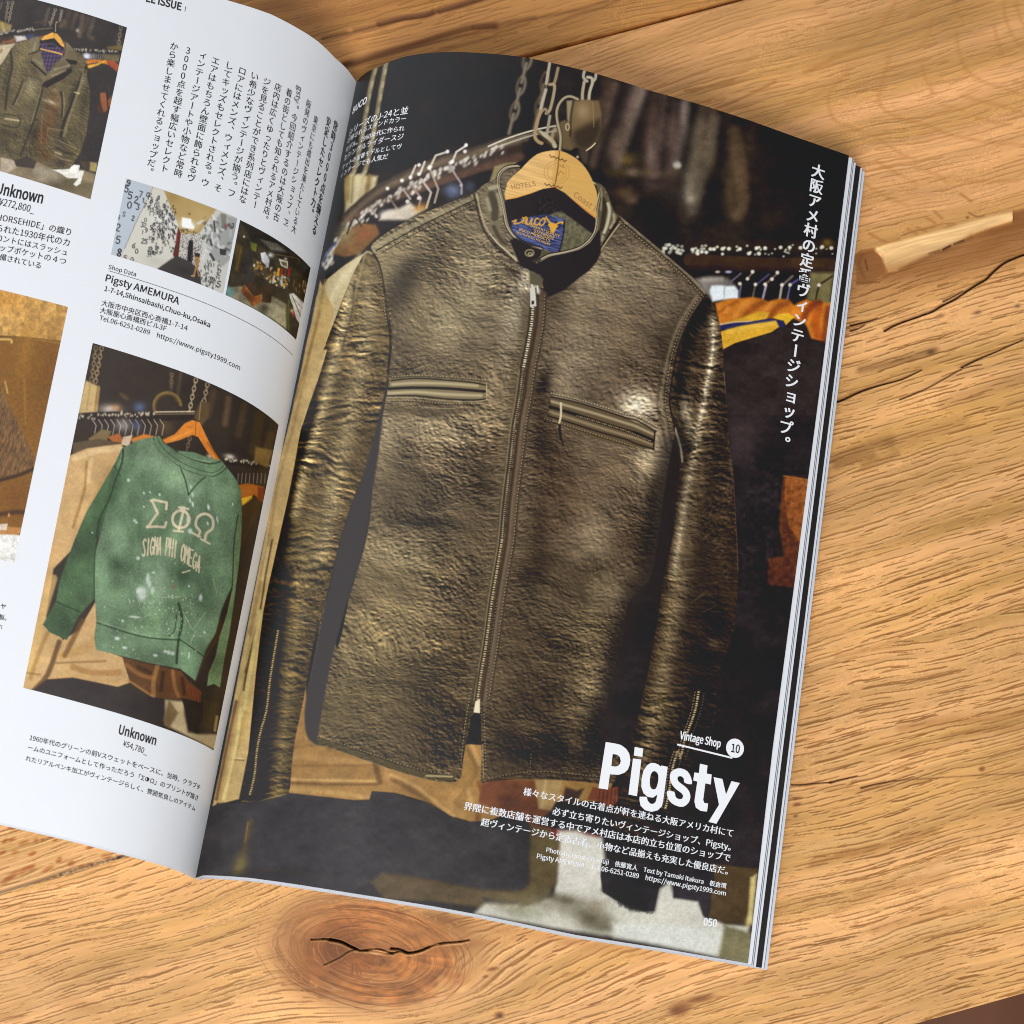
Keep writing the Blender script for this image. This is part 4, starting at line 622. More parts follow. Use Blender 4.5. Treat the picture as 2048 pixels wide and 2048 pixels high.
def paint_corridor(X, Y):
    cv = Canvas(X, Y, (196, 192, 180))
    cv.poly(P2("560,170 1020,345 880,550 800,575 700,555 680,490 640,400"), (176, 148, 92), 1.5, amt=1); cv.blob(P2("900,400")[0][0], P2("900,400")[0][1], 22, 16, 20, (196, 168, 112), .6); cv.blob(P2("640,230")[0][0], P2("640,230")[0][1], 14, 14, 0, (150, 122, 70), .6)
    cv.poly(P2("200,60 460,150 440,240 330,420 190,740 90,745"), (182, 190, 198), 1.5); cv.poly(P2("450,150 560,190 640,370 690,490 680,520 640,760 500,870 300,790 200,730"), (206, 202, 188), 1.2); cv.line(P2("462,150 420,250 330,430 215,690"), (96, 96, 96), 1.2, .8, .8)
    cv.blob(P2("560,440")[0][0], P2("560,440")[0][1], 22, 12, 10, (236, 236, 230), .6); cv.blob(P2("480,800")[0][0], P2("480,800")[0][1], 24, 10, 15, (176, 172, 158), .5)
    cv.poly(P2("1030,350 1210,430 1090,1085 890,1010 880,780 870,560 900,520"), (200, 198, 188), 1.2)
    cv.poly(P2("1060,380 1210,430 1160,760 1080,850 1000,780 940,700 960,560 1000,450"), (150, 150, 146), 3, amt=.8)
    rg = np.random.RandomState(2)
    for i in range(46):
        q = P2("%g,%g" % (900 + 280 * rg.rand(), 440 + 380 * rg.rand()))[0]; c = rg.choice([60, 90, 220, 235, 190]); cv.line([q, q + rg.randn(2) * (4, 7)], (c, c, c - 4), 3 + 4 * rg.rand(), 1.5, .55)
    cv.line(P2("1000,450 1010,540"), (40, 40, 40), 3, 1.2, .8); cv.poly(P2("1050,690 1110,700 1105,750 1055,745"), (60, 60, 58), 1.2); cv.line(P2("970,610 980,660"), (50, 46, 46), 4, 1.2, .8); cv.line(P2("970,740 1000,790"), (40, 40, 40), 5, 1.5, .8); cv.poly(P2("1060,380 1110,390 1100,520 1070,500"), (120, 116, 100), 2, amt=.8); cv.blob(P2("1105,490")[0][0], P2("1105,490")[0][1], 3, 3, 0, (160, 70, 80), .8)
    cv.poly(P2("720,415 800,430 805,470 830,500 820,520 720,500"), (250, 248, 238), 2); cv.blob(P2("770,480")[0][0], P2("770,480")[0][1], 16, 9, 8, (255, 252, 244), .8); cv.blob(P2("785,385")[0][0], P2("785,385")[0][1], 2.2, 2.2, 0, (90, 66, 40), .8)
    cv.poly(P2("700,560 850,560 880,780 800,830 680,755"), (196, 188, 178), 1); w = cv.win(*P2("690,560")[0][[0, 0]] + (0, 44), *P2("690,560")[0][[1, 1]] + (0, 54))
    if w is not None:
        m = (noise(X[w] / 1.6, Y[w] / 1.6, 3) > .12); cv.I[w][m] *= .55
    cv.poly(P2("685,500 710,555 690,760 650,770 640,740 670,620"), (92, 44, 34), 1.2); cv.line(P2("680,560 668,640"), (150, 40, 40), 3, 1.2, .7)
    cv.poly(P2("780,620 810,615 818,640 815,790 800,815 765,800 770,700"), (38, 34, 36), 1.1); cv.blob(P2("796,622")[0][0], P2("796,622")[0][1], 2.5, 2.5, 0, (50, 44, 44), .9)
    cv.poly(P2("680,755 760,790 820,830 880,900 890,1010 700,950 500,870 630,780"), (62, 56, 54), 1.3); cv.line(P2("500,868 640,765"), (150, 140, 124), 1.2, .8, .7); cv.blob(P2("730,880")[0][0], P2("730,880")[0][1], 20, 8, 15, (44, 40, 40), .6)
    cv.poly(P2("830,730 880,740 870,800 860,880 880,930 865,940 850,870 830,930 815,930 840,840"), (160, 116, 66), 1); cv.poly(P2("835,725 880,735 875,765 835,760"), (50, 42, 38), 1); cv.line(P2("806,740 806,830"), (60, 60, 66), 2, .8); cv.line(P2("805,930 828,930"), (196, 160, 100), 2.5, 1)
    ink = (34, 34, 36)
    for ch, x, y, h, wd in [('9', 240, 85, 55, 3), ('5', 225, 130, 60, 3), ('5', 255, 190, 60, 3.2), ('2', 310, 230, 55, 3), ('7', 350, 185, 50, 2.6), ('0', 415, 195, 40, 2.4), ('1', 375, 245, 36, 2.2), ('0', 250, 275, 58, 2.8), ('3', 325, 295, 50, 2.6), ('S', 205, 365, 40, 2), ('2', 285, 400, 40, 2.4), ('7', 390, 290, 40, 2.2), ('2', 150, 470, 60, 2.8), ('5', 150, 580, 62, 3), ('6', 290, 640, 44, 2.4), ('0', 315, 690, 40, 2.2), ('8', 160, 690, 64, 4), ('5', 215, 750, 40, 2.2), ('0', 275, 765, 40, 2.2), ('3', 365, 455, 42, 2.2), ('1', 370, 530, 30, 1.8), ('9', 400, 510, 36, 2), ('5', 445, 485, 38, 2), ('2', 370, 600, 40, 2.2), ('5', 398, 605, 40, 2.2), ('2', 1040, 870, 50, 2.2), ('5', 1035, 975, 52, 2.4), ('2', 955, 935, 44, 2), ('2', 972, 940, 44, 2), ('2', 988, 945, 44, 2), ('3', 1160, 465, 40, 2), ('5', 160, 400, 30, 2)]:
        q = P2("%g,%g" % (x, y))[0]; glyph(cv, ch, q[0], q[1], (h * .5 / 4.39, h * .12 / 4.39), (-h * .18 / 4.39, h / 4.39), ink, wd * .72)
    for i in range(210):
        u = rg.rand(); v = rg.rand(); x = 420 + 250 * u ** .7; y = 190 + 120 * u + (560 - 170 * u) * v; s = (34 - 22 * u); 
        if x < 470 and y > 480: continue
        q = P2("%g,%g" % (x - 70 * v * (1 - u), y))[0]; glyph(cv, '01235679'[rg.randint(8)], q[0], q[1], (s * .5 / 4.39, s * .1 / 4.39), (-s * .1 / 4.39, s / 4.39), (56, 54, 54), .9 + .5 * (1 - u), .85)
    for i in range(60):
        v = rg.rand(); q = P2("%g,%g" % (890 + 170 * rg.rand() - 20 * v, 780 + 250 * v))[0]; s = 22
        glyph(cv, '0123567'[rg.randint(7)], q[0], q[1], (s * .4 / 4.39, s * .1 / 4.39), (0, s / 4.39), (64, 60, 60), 1.1, .8)
    for i in range(20):
        q = P2("%g,%g" % (900 + 140 * rg.rand(), 400 + 140 * rg.rand()))[0]; cv.blob(q[0], q[1], 1, 1.6, 0, (80, 74, 66), .6)
    cv.line(P2("615,395 640,440"), (60, 60, 90), 5, 1.5, .7); cv.line(P2("640,525 655,560"), (40, 40, 44), 5, 1.5, .8)
    return cv

def paint_shop(X, Y):
    cv = Canvas(X, Y, (58, 50, 36)); f = P2
    cv.poly(f("1235,445 1500,560 1700,700 1850,850 1820,960 1700,860 1560,760 1330,620"), (44, 38, 30), 2); cv.poly(f("1400,600 1560,650 1640,720 1500,700"), (104, 98, 84), 3); cv.poly(f("1280,570 1460,560 1560,640 1420,610"), (40, 34, 28), 2)
    for k in range(9): cv.line(f("%d,%d %d,%d" % (1430 + 22 * k, 610 + 8 * k, 1450 + 22 * k, 680 + 6 * k)), (70, 66, 56), 1.2, .8, .7)
    cv.poly(f("1200,640 1260,670 1220,900 1180,880"), (84, 66, 34), 2); cv.line(f("1240,680 1200,880"), (120, 92, 44), 3, 1.5, .8); cv.poly(f("1270,680 1360,700 1350,980 1240,1000"), (58, 52, 44), 2); cv.poly(f("1320,630 1380,650 1370,720 1330,700"), (110, 112, 44), 2)
    cv.poly(f("1110,1030 1260,1020 1500,1100 1640,1180 1640,1400 1480,1290 1300,1190 1105,1100"), (128, 118, 92), 2.5); cv.poly(f("1105,1010 1180,1050 1160,1130 1100,1100"), (96, 140, 140), 4, amt=.8); cv.poly(f("1480,1150 1620,1220 1640,1390 1470,1280"), (156, 146, 116), 3); cv.blob(f("1440,1210")[0][0], f("1440,1210")[0][1], 12, 8, 10, (60, 52, 38), .8)
    cv.poly(f("1265,1010 1420,1110 1340,1195 1235,1060"), (112, 66, 34), 1.2); cv.poly(f("1270,1000 1360,990 1440,1060 1420,1110 1350,1110"), (66, 48, 32), 1.2); cv.poly(f("1350,1110 1425,1095 1415,1160 1340,1198"), (140, 82, 40), 1); cv.line(f("1268,1010 1350,1108 1425,1092"), (150, 110, 60), 1.2, .8, .8)
    cv.poly(f("1430,1010 1520,1020 1500,1170 1420,1160"), (66, 50, 32), 1.5); cv.poly(f("1340,760 1400,800 1500,880 1640,960 1620,1040 1500,980 1360,920"), (84, 68, 42), 2)
    rg = np.random.RandomState(6); pal = [(190, 140, 50), (214, 196, 150), (120, 60, 40), (60, 50, 40), (196, 120, 40), (90, 84, 60), (230, 216, 180), (60, 70, 80), (40, 34, 28)]
    for i in range(150):
        u = rg.rand(); x = 1350 + 320 * u; y = 760 + 200 * u + 130 * rg.rand(); q = f("%g,%g" % (x, y))[0]; cv.blob(q[0], q[1], 1.2 + 2 * rg.rand(), 1.2 + 3 * rg.rand(), 20, pal[rg.randint(len(pal))], .8, p=4)
    cv.poly(f("1410,730 1450,720 1490,790 1480,860 1420,800"), (206, 204, 204), 1.5); cv.poly(f("1570,780 1650,800 1650,870 1590,840"), (200, 190, 164), 1.2); cv.poly(f("1585,800 1640,812 1640,850 1600,832"), (90, 80, 60), 1)
    cv.blob(f("1500,750")[0][0], f("1500,750")[0][1], 6, 5, 0, (220, 224, 224), .8); cv.blob(f("1265,585")[0][0], f("1265,585")[0][1], 1.8, 1.8, 0, (250, 244, 220), 1); cv.blob(f("1630,780")[0][0], f("1630,780")[0][1], 3, 2, 0, (230, 220, 190), .8); cv.line(f("1530,740 1740,780 1730,830"), (140, 110, 60), 1.2, .8, .7)
    for x, c in [(1570, (190, 150, 40)), (1600, (150, 40, 36)), (1630, (110, 60, 40)), (1665, (170, 40, 40))]: cv.line(f("%d,870 %d,925" % (x, x - 8)), c, 4.5, 1, .9, 0)
    cv.line(f("1600,940 1590,1000"), (150, 190, 190), 4, 1.2, .8, 0); cv.line(f("1530,930 1515,990"), (226, 214, 190), 4, 1.5, .7)
    cv.poly(f("1680,930 1830,960 1800,1150 1700,1080 1640,1040"), (50, 42, 28), 2)
    for i in range(26): q = f("%g,%g" % (1690 + 130 * rg.rand(), 960 + 110 * rg.rand()))[0]; cv.line([q, q + (0, 5)], pal[rg.randint(5)], 1.6, .8, .5)
    cv.poly(f("1660,1090 1700,1080 1800,1180 1760,1360 1720,1300 1690,1200"), (206, 202, 192), 1.4); cv.line(f("1690,1110 1760,1280"), (60, 56, 50), 1.5, .8, .8); cv.line(f("1700,1130 1780,1220"), (110, 104, 96), 1.5, .8, .7)
    cv.poly(f("1640,1140 1690,1180 1720,1310 1750,1370 1720,1500 1640,1410"), (54, 44, 40), 2); cv.line(f("1660,1150 1650,1290 1660,1400"), (76, 90, 40), 5, 2, .8); cv.line(f("1690,1240 1700,1280"), (190, 60, 50), 4, 1.5, .8); cv.blob(f("1685,1235")[0][0], f("1685,1235")[0][1], 4, 4, 0, (220, 190, 140), .8)
    cv.I *= (1 + .3 * fbm(X / 18, Y / 18, 305, 3))[..., None]
    cv.grain(.2, 10, 1.6)
    return cv

def paint_gold(X, Y):
    cv = Canvas(X, Y, (132, 88, 30)); f = P3
    n = fbm(X / 9, Y / 9, 4, 4); cv.poly(f("-60,-10 300,90 300,260 130,230 -60,210"), (200, 152, 82), 3); w, a = cv.pmask(f("-60,-10 300,90 300,260 130,230 -60,210"), 3)
    if w is not None: cv.I[w] *= (1 + .3 * a * n[w])[..., None]
    cv.blob(10, 600, 40, 20, 10, (196, 130, 40), .5); cv.line(f("-60,218 120,226 260,245"), (86, 56, 18), 3, 2, .8)
    cv.blob(60, 760, 60, 90, 12, (120, 78, 22), .7); cv.blob(50, 700, 16, 60, 10, (166, 116, 40), .5); cv.blob(95, 760, 16, 90, 12, (110, 70, 24), .6); cv.blob(40, 1000, 60, 40, 10, (112, 68, 20), .7)
    br = f("-40,370 0,410 40,500 90,600 135,690 130,735 60,760 -40,785"); cv.poly(br, (112, 80, 46), 1.3); w, a = cv.pmask(br, 1.3)
    if w is not None: cv.I[w] *= (1 + a * (.55 * noise((X[w] + Y[w] * .3) / 2.2, Y[w] / 9, 8)))[..., None]
    cv.line(f("-40,790 60,765 130,738"), (54, 32, 12), 7, 3, .9); cv.line(f("20,395 30,440"), (214, 176, 100), 3, 1.5, .7); cv.line(f("-20,232 40,232 45,244"), (220, 186, 110), 4, 2, .8); cv.line(f("95,390 100,560"), (170, 124, 50), 3, 3, .5)
    cv.line(f("-40,920 60,905 110,910"), (60, 34, 12), 9, 4, .8); cv.blob(18, 1030, 2, 4, 0, (240, 190, 90), .8); cv.poly(f("-60,950 60,965 100,965 60,1000 -60,990"), (180, 124, 66), 2); cv.poly(f("-60,955 30,950 25,975 -60,980"), (214, 196, 172), 1.5)
    cv.poly(f("-60,990 100,995 90,1180 -60,1180"), (226, 222, 212), 2); w, a = cv.pmask(f("-60,1000 100,1005 90,1180 -60,1180"), 2)
    if w is not None: cv.I[w] *= (1 + a * .22 * np.minimum(n[w], .2))[..., None]
    cv.grain(.18, 12, 1.7)
    return cv

def paint_sweatshirt(X, Y):
    cv = Canvas(X, Y, (52, 44, 38)); bl = cv.blob; f = P4; g = P5
    for s, c, w, m in [("720,300 690,420", (84, 66, 50), 14, .6), ("800,330 780,460", (112, 90, 62), 12, .6), ("880,370 850,520", (84, 68, 46), 14, .6), ("960,420 930,600", (74, 60, 34), 20, .6), ("1020,520 980,680", (84, 68, 40), 16, .6), ("500,200 500,280", (100, 86, 66), 5, .6), ("550,200 530,340", (104, 90, 66), 5, .6), ("240,310 270,330", (130, 100, 60), 6, .5)]: cv.line(f(s), c, w, 5, m)
    chainlet(cv, f("110,60")[0], f("85,240")[0], (130, 112, 80), 6, 9); chainlet(cv, f("140,60")[0], f("105,250")[0], (146, 128, 94), 6, 9); chainlet(cv, f("630,225")[0], f("590,420")[0], (170, 158, 130), 6, 9); chainlet(cv, f("690,250")[0], f("670,350")[0], (150, 138, 112), 6, 5); chainlet(cv, f("505,200")[0], f("500,270")[0], (110, 94, 70), 5, 4)
    cv.poly(f("55,235 130,270 115,400 10,410"), (186, 164, 116), 3); cv.line(f("120,270 105,390"), (130, 100, 50), 5, 2, .7); cv.line(f("80,250 60,390"), (150, 124, 76), 2, 1, .6)
    t = np.linspace(2.4, 6.2, 14); q = f("480,370")[0]; cv.line(np.stack([q[0] + 27 * np.cos(t), q[1] + 27 * np.sin(t)], 1), (130, 108, 62), 6, 1.5, .8); cv.line(np.stack([q[0] + 23 * np.cos(t), q[1] + 22 * np.sin(t)], 1), (80, 62, 36), 3, 1.5, .8)
    bl(*f("335,375")[0], 12, 10, 0, (84, 104, 150), .8); bl(*f("180,385")[0], 20, 9, 0, (206, 200, 196), .8); bl(*f("215,378")[0], 8, 6, 0, (200, 140, 80), .6); bl(*f("470,480")[0], 16, 16, 0, (110, 84, 46), .5)
    cv.line(f("-10,430 200,418 400,428 640,420"), (44, 36, 32), 15, 2); cv.line(f("420,400 620,398"), (220, 208, 180), 2.2, 1, .9); cv.line(f("420,412 620,410"), (170, 150, 120), 1.6, 1, .7); hooks(cv, f("10,425")[0], f("440,405")[0], 46, (190, 182, 166), 8, 2.4, 6)
    for k in range(12): cv.line(f("%d,440 %d,470 %d,520" % (90 + 32 * k, 110 + 32 * k, 100 + 32 * k)), (176, 168, 160), 1.7, .9, .85, 0)
    bl(*f("250,470")[0], 14, 12, 0, (190, 188, 190), .6); bl(*f("320,470")[0], 10, 10, 0, (90, 112, 150), .6)
    for s, c in [("-20,500 60,480 110,520 40,570 -20,570", (54, 42, 32)), ("70,540 140,490 190,500 160,560 80,570", (120, 104, 70)), ("170,530 230,510 260,560 200,560", (170, 100, 50)), ("-10,560 120,540 240,560 60,600 -10,620", (90, 76, 56)), ("250,530 300,520 280,580 240,570", (200, 184, 160)), ("290,540 360,515 430,530 380,560 300,560", (190, 120, 48))]: cv.poly(f(s), c, 2)
    bl(*f("650,420")[0], 8, 10, 0, (120, 100, 66), .8); cv.poly(f("650,350 700,350 695,430 660,470 620,430"), (88, 72, 48), 2.5)
    # pale coats at the left and below
    coat = np.concatenate([f("-60,640 60,590 240,565 260,600 200,680 80,900 0,1100"), g("200,150 160,400 250,520 330,470 420,320 430,560 560,610 600,740 530,765 420,740 300,715 160,725 90,780 30,770")]); cv.poly(coat, (190, 160, 112), 2)
    for s, c, w, m in [(f("0,640 120,600 230,590"), (214, 190, 148), 12, .7), (f("60,660 50,800 -10,1000"), (140, 108, 60), 5, .8), (f("90,650 75,700 70,760"), (220, 196, 150), 8, .6), (f("180,700 100,860 40,1000"), (166, 134, 84), 14, .6), (g("190,30 150,250"), (196, 160, 106), 20, .6), (g("200,200 130,440 70,690"), (206, 174, 112), 16, .7), (g("170,480 120,600 80,720"), (156, 122, 66), 8, .7), (g("230,530 170,700 100,780"), (84, 58, 32), 10, .8), (g("60,690 130,700"), (120, 90, 46), 2.5, .8), (g("215,640 330,635 470,630"), (112, 82, 42), 2.5, .8), (g("240,600 380,560 430,480"), (180, 142, 84), 16, .6), (g("350,420 300,520 260,600"), (100, 70, 36), 10, .7), (g("180,720 300,708 420,725 540,740"), (190, 150, 90), 3, .7), (g("300,660 400,690 540,690"), (150, 110, 56), 12, .6)]: cv.line(s, c, w, 3, m)
    cv.poly(g("560,610 720,650 860,680 900,730 960,780 965,840 890,830 720,820 600,740"), (92, 62, 36), 2)
    for s, c, w, m in [("580,650 650,700 720,720", (140, 100, 54), 8, .8), ("740,660 720,740 720,810", (160, 122, 72), 9, .7), ("590,730 680,790 720,815", (160, 118, 66), 4, .8), ("820,680 830,760 850,810", (150, 106, 60), 7, .7), ("770,690 760,780", (60, 38, 24), 8, .8), ("870,720 880,800", (56, 34, 24), 8, .7), ("640,660 700,690", (56, 38, 22), 8, .7)]: cv.line(g(s), c, w, 2.5, m)
    cv.poly(g("890,750 970,790 960,845 900,810"), (112, 62, 38), 1.5); 
    for k in range(5): cv.line(g("%d,%d %d,%d" % (905 + 14 * k, 770 + 6 * k, 900 + 14 * k, 815 + 6 * k)), (74, 38, 24), 1.4, .8, .7)
    cv.poly(g("40,775 100,780 170,725 300,720 540,765 700,815 790,830 780,950 400,870"), (50, 43, 43), 2); cv.poly(g("780,830 880,840 880,900 900,1000 960,1010 1060,1010 1040,1092 780,960"), (176, 162, 128), 4); cv.poly(g("800,830 850,900 800,980 770,940"), (110, 92, 62), 4); cv.poly(g("865,820 980,850 975,920 950,1010 900,980 890,900"), (44, 36, 30), 1.6); cv.poly(g("980,830 1070,850 1060,960 1000,990 980,940"), (58, 48, 34), 2); cv.line(g("1050,920 1040,990"), (176, 150, 96), 6, 2, .8)
    # right rail and coats
    cv.line(f("790,665 1000,690"), (44, 36, 30), 8, 2); hooks(cv, f("780,645")[0], f("1030,675")[0], 36, (196, 188, 170), 10, 2, 4); bl(*f("805,632")[0], 10, 5, 10, (226, 222, 214), .9); bl(*f("700,630")[0], 6, 5, 0, (210, 200, 190), .8); cv.poly(f("940,580 1030,600 1000,690 930,660"), (120, 98, 54), 3)
    for k in range(8): cv.line(f("%d,720 %d,770" % (850 + 20 * k, 846 + 20 * k)), (150, 138, 120), 1.6, .9, .8)
    cv.poly(f("850,780 900,770 980,790 980,870 930,830 870,880"), (166, 98, 36), 2); cv.poly(f("865,850 920,835 925,855 870,888"), (214, 168, 50), 1.3); cv.poly(f("950,790 990,795 975,870 950,860"), (120, 56, 30), 2); cv.poly(np.concatenate([f("870,890 930,840 970,880"), g("1060,300 1080,500 1000,600 940,740")]), (66, 50, 32), 3); cv.line(g("1060,100 1050,160"), (120, 56, 30), 5, 2, .7)
    # hanger
    cv.poly(f("455,545 520,515 570,460 610,442 650,455 680,520 720,600 760,660 740,668 690,610 640,530 610,520 540,548 470,565"), (206, 128, 48), 1.2); cv.line(f("630,450 625,525"), (110, 62, 26), 1.2, .8); cv.line(f("500,545 560,520 600,500"), (232, 160, 76), 5, 3, .6); cv.line(f("690,560 750,655"), (160, 84, 30), 4, 2, .7); cv.line(f("645,440 655,350 665,340"), (150, 130, 96), 2, 1, .8); cv.line(f("580,475 610,480"), (120, 70, 30), 1.2, .8, .6)
    chainlet(cv, f("600,530")[0], f("580,600")[0], (120, 104, 76), 5, 4)
    # sweatshirt
    body = np.concatenate([f("245,590 330,545 410,530 440,525 460,560 520,600 620,610 700,640 760,650 790,690 830,740 862,800"), [(483, 1016), (468, 1085), (466, 1140), (463, 1175), (443, 1220), (432, 1266), (412, 1300), (391, 1362)], g("860,670 700,640 420,570 412,500 425,420 415,300 410,100")])
    slv = np.concatenate([f("245,590 230,620 195,690 130,800 60,920 0,1060"), g("235,200 212,320 145,440 180,480 270,520 330,400 415,300 415,80 440,-100"), f("120,1050 180,900 240,760 260,650")])
    sl2 = np.array([(481, 980), (484, 1040), (482, 1080), (478, 1127), (467, 1212), (459, 1266), (447, 1328), (440, 1375), (428, 1368), (414, 1372), (417, 1347), (431, 1313), (439, 1274), (454, 1227), (464, 1180), (466, 1140), (469, 1085)])
    cv.poly(slv, (66, 92, 64), 1.3); cv.poly(body, (100, 127, 101), 1.3); cv.poly(sl2, (104, 128, 92), 1.3)
    cv.M = np.zeros(X.shape, np.float32)
    for p in (slv, body, sl2):
        w, a = cv.pmask(p, 1.2)
        if w is not None: cv.M[w] = np.maximum(cv.M[w], a)
    for fr, L in ((f, [(400, 640, 120, 60, 10, (126, 152, 126), .6), (560, 790, 90, 110, 0, (130, 156, 132), .5), (760, 800, 70, 80, 20, (120, 152, 120), .5), (300, 700, 60, 60, 0, (112, 146, 112), .5), (200, 820, 40, 140, 25, (52, 76, 50), .8), (100, 960, 40, 120, 25, (72, 100, 66), .5), (300, 950, 60, 120, 5, (104, 138, 104), .5), (450, 820, 60, 60, 0, (84, 116, 84), .4), (860, 850, 24, 140, 0, (70, 96, 66), .5), (640, 980, 100, 60, 0, (120, 150, 124), .35), (400, 1060, 80, 60, 0, (76, 106, 76), .5), (830, 900, 30, 60, 0, (110, 140, 110), .4)]),
                  (g, [(540, 130, 80, 40, 15, (60, 86, 60), .7), (500, 250, 70, 60, 0, (88, 120, 88), .4), (760, 200, 40, 120, 5, (150, 178, 156), .55), (690, 240, 40, 60, 10, (130, 160, 136), .4), (880, 180, 60, 80, 20, (56, 80, 58), .6), (830, 340, 80, 60, 10, (64, 84, 62), .6), (300, 200, 60, 100, 15, (72, 102, 68), .5), (260, 380, 60, 60, 15, (56, 80, 52), .6), (520, 400, 80, 40, 10, (80, 112, 80), .4), (700, 430, 90, 40, 8, (70, 92, 66), .5), (600, 560, 120, 30, 12, (104, 134, 100), .4), (960, 380, 40, 120, 15, (96, 124, 96), .4), (900, 620, 50, 50, 30, (104, 140, 108), .4), (1030, 200, 24, 160, 5, (96, 124, 92), .4)])):
        for (x, y, rx, ry, a, c, m) in L: bl(*fr("%g,%g" % (x, y))[0], rx / 2.6, ry / 2.6, a, c, m)
    n = noise(X / 1.7, Y / 1.7, 6); cv.I *= (1 + ((.20 * n + .30 * fbm(X / 34, Y / 60, 9, 3)) * cv.M))[..., None]
    dk = (38, 56, 36)
    for s, w, m in [(f("250,590 245,660 215,740 180,850 130,950 110,1050"), 4, .85), (g("440,-100 415,80 412,300"), 2.4, .85), (f("205,680 235,735"), 2, .8), (f("408,535 440,600 520,670 620,720 720,735 790,690"), 2.2, .8), (f("425,530 460,590 540,655 640,700 720,715 775,680"), 1.6, .6), (f("520,600 600,640 700,670 760,655"), 3, .8), (f("545,680 575,760 590,830"), 2.4, .85), (f("590,830 640,770 680,738"), 2.4, .85), (g("425,430 560,475 700,510 860,520"), 2.4, .85), (g("860,520 920,560 985,610"), 2.2, .8), (g("212,320 270,345 340,375"), 3, .8), (g("850,330 870,420 850,520 840,640"), 5, .8), (g("840,390 830,470 800,500"), 2.4, .7), (np.array([(476, 1030), (468, 1085), (466, 1140), (464, 1180)]), 2.4, .8), (np.array([(463, 1175), (443, 1220), (432, 1266), (412, 1300), (391, 1362)]), 2, .6)]: cv.line(s, dk, w, 1.1, m)
    for s, w, m in [(f("415,550 450,610 530,680 630,726 715,740"), 1.6, .6), (g("430,420 560,463 700,498 850,508"), 1.4, .5), (f("540,610 620,645 700,660"), 2.4, .6)]: cv.line(s, (150, 178, 146), w, 1, m)
    # paint splashes
    rg = np.random.RandomState(7); pale = (190, 208, 206)
    for (x, y, rx, ry) in [(278, 755, 8, 9), (440, 830, 6, 8), (358, 822, 6, 7), (390, 818, 5, 6), (612, 830, 8, 14), (598, 860, 6, 14), (612, 880, 6, 16), (602, 790, 5, 10), (694, 895, 7, 16), (740, 960, 5, 20), (310, 965, 10, 7), (320, 975, 8, 6), (358, 893, 5, 5), (90, 1028, 4, 4), (590, 960, 12, 20), (555, 900, 14, 10), (600, 1020, 12, 14), (690, 980, 6, 10), (820, 880, 4, 8)]: bl(*f("%g,%g" % (x, y))[0], rx / 2.6, ry / 2.6, -10, pale, .9, p=4)
    for (x, y, rx, ry) in [(660, 280, 26, 40), (648, 262, 18, 16), (690, 200, 10, 30), (715, 260, 10, 20), (700, 230, 10, 20), (640, 95, 10, 10), (530, 512, 14, 10), (570, 560, 14, 8), (615, 570, 5, 5), (800, 585, 12, 12), (820, 590, 10, 10), (780, 580, 10, 8), (730, 600, 14, 8), (905, 600, 5, 20), (965, 300, 10, 20), (905, 240, 5, 6), (985, 480, 6, 8), (620, 400, 30, 6), (560, 420, 8, 8), (720, 170, 12, 6)]: bl(*g("%g,%g" % (x, y))[0], rx / 2.6, ry / 2.6, 5, (186, 204, 200), .9, p=4)
    for i in range(170):
        q = g("%g,%g" % (640 + 300 * rg.rand(), 280 + 230 * rg.rand()))[0] if i < 110 else g("%g,%g" % (450 + 520 * rg.rand(), 60 + 560 * rg.rand()))[0]
        s = .5 + 1.1 * rg.rand() ** 2; bl(q[0], q[1], s, s * 1.2, 0, (200, 206, 190), .75, p=4)
    for i in range(40): q = g("%g,%g" % (250 + 150 * rg.rand(), 180 + 250 * rg.rand()))[0]; bl(q[0], q[1], .8, .8, 0, (170, 180, 140), .5)
    for s in ["1030,200 1050,280", "990,380 920,470", "870,370 920,460", "760,300 860,295", "690,390 650,420", "940,470 910,540"]: cv.line(g(s), (190, 196, 172), 1.2, 1, .6)
    cv.line(g("870,170 910,158"), (216, 206, 170), 2.4, 1, .9); bl(*g("825,242")[0], 2, 2.4, 0, (170, 70, 50), .9)
    # chest lettering
    ink = (206, 196, 172)
    for s, w in [("395,862 410,857 470,870 478,872 474,905", 5), ("400,862 430,925 378,1000", 5), ("375,998 430,996 466,1000 474,975", 5), ("540,895 590,905", 4), ("512,1018 562,1022", 4), ("568,898 538,1020", 5), ("612,1030 650,1050", 4), ("655,1062 700,1085", 4)]: cv.line(f(s), ink, w * 1.0, .9, .9, 0)
    t = np.linspace(0, 2 * np.pi, 26); q = f("550,958")[0]; cv.line(np.stack([q[0] + 16.5 * np.cos(t) - 3 * np.sin(t), q[1] + 17 * np.sin(t) + 3 * np.cos(t)], 1), ink, 5.4, .9, .9, 1)
    cv.line(f("640,1045 650,1020 628,990 640,945 680,930 715,955 715,1005 685,1030 675,1065"), ink, 5.4, .9, .9)
    w_ = "SIGMA PHI OMEGA"; n_ = len(w_)
    for i, ch in enumerate(w_):
        u = i / (n_ - 1.0); x = 668 + 285 * u; y = -5 - 20 * math.sin(math.pi * u) + 85 * u ** 2.2; h = 88 - 8 * u + 4 * math.sin(math.pi * u)
        q = g("%g,%g" % (x, y))[0]; glyph(cv, ch, q[0], q[1], (14 / 2.6, (1 + 7 * u) / 2.6), (-6 * (1 - .5 * u) / 2.6 + (-8 * u) / 2.6, h / 2.6), ink, 3.1, .88, .7)
    cv.M = None
    cv.I *= (1 + .14 * fbm(X / 40, Y / 30, 303, 3))[..., None] * np.array((1.03, .985, .93), np.float32)
    cv.grain(.10, 14, 1.7)
    return cv
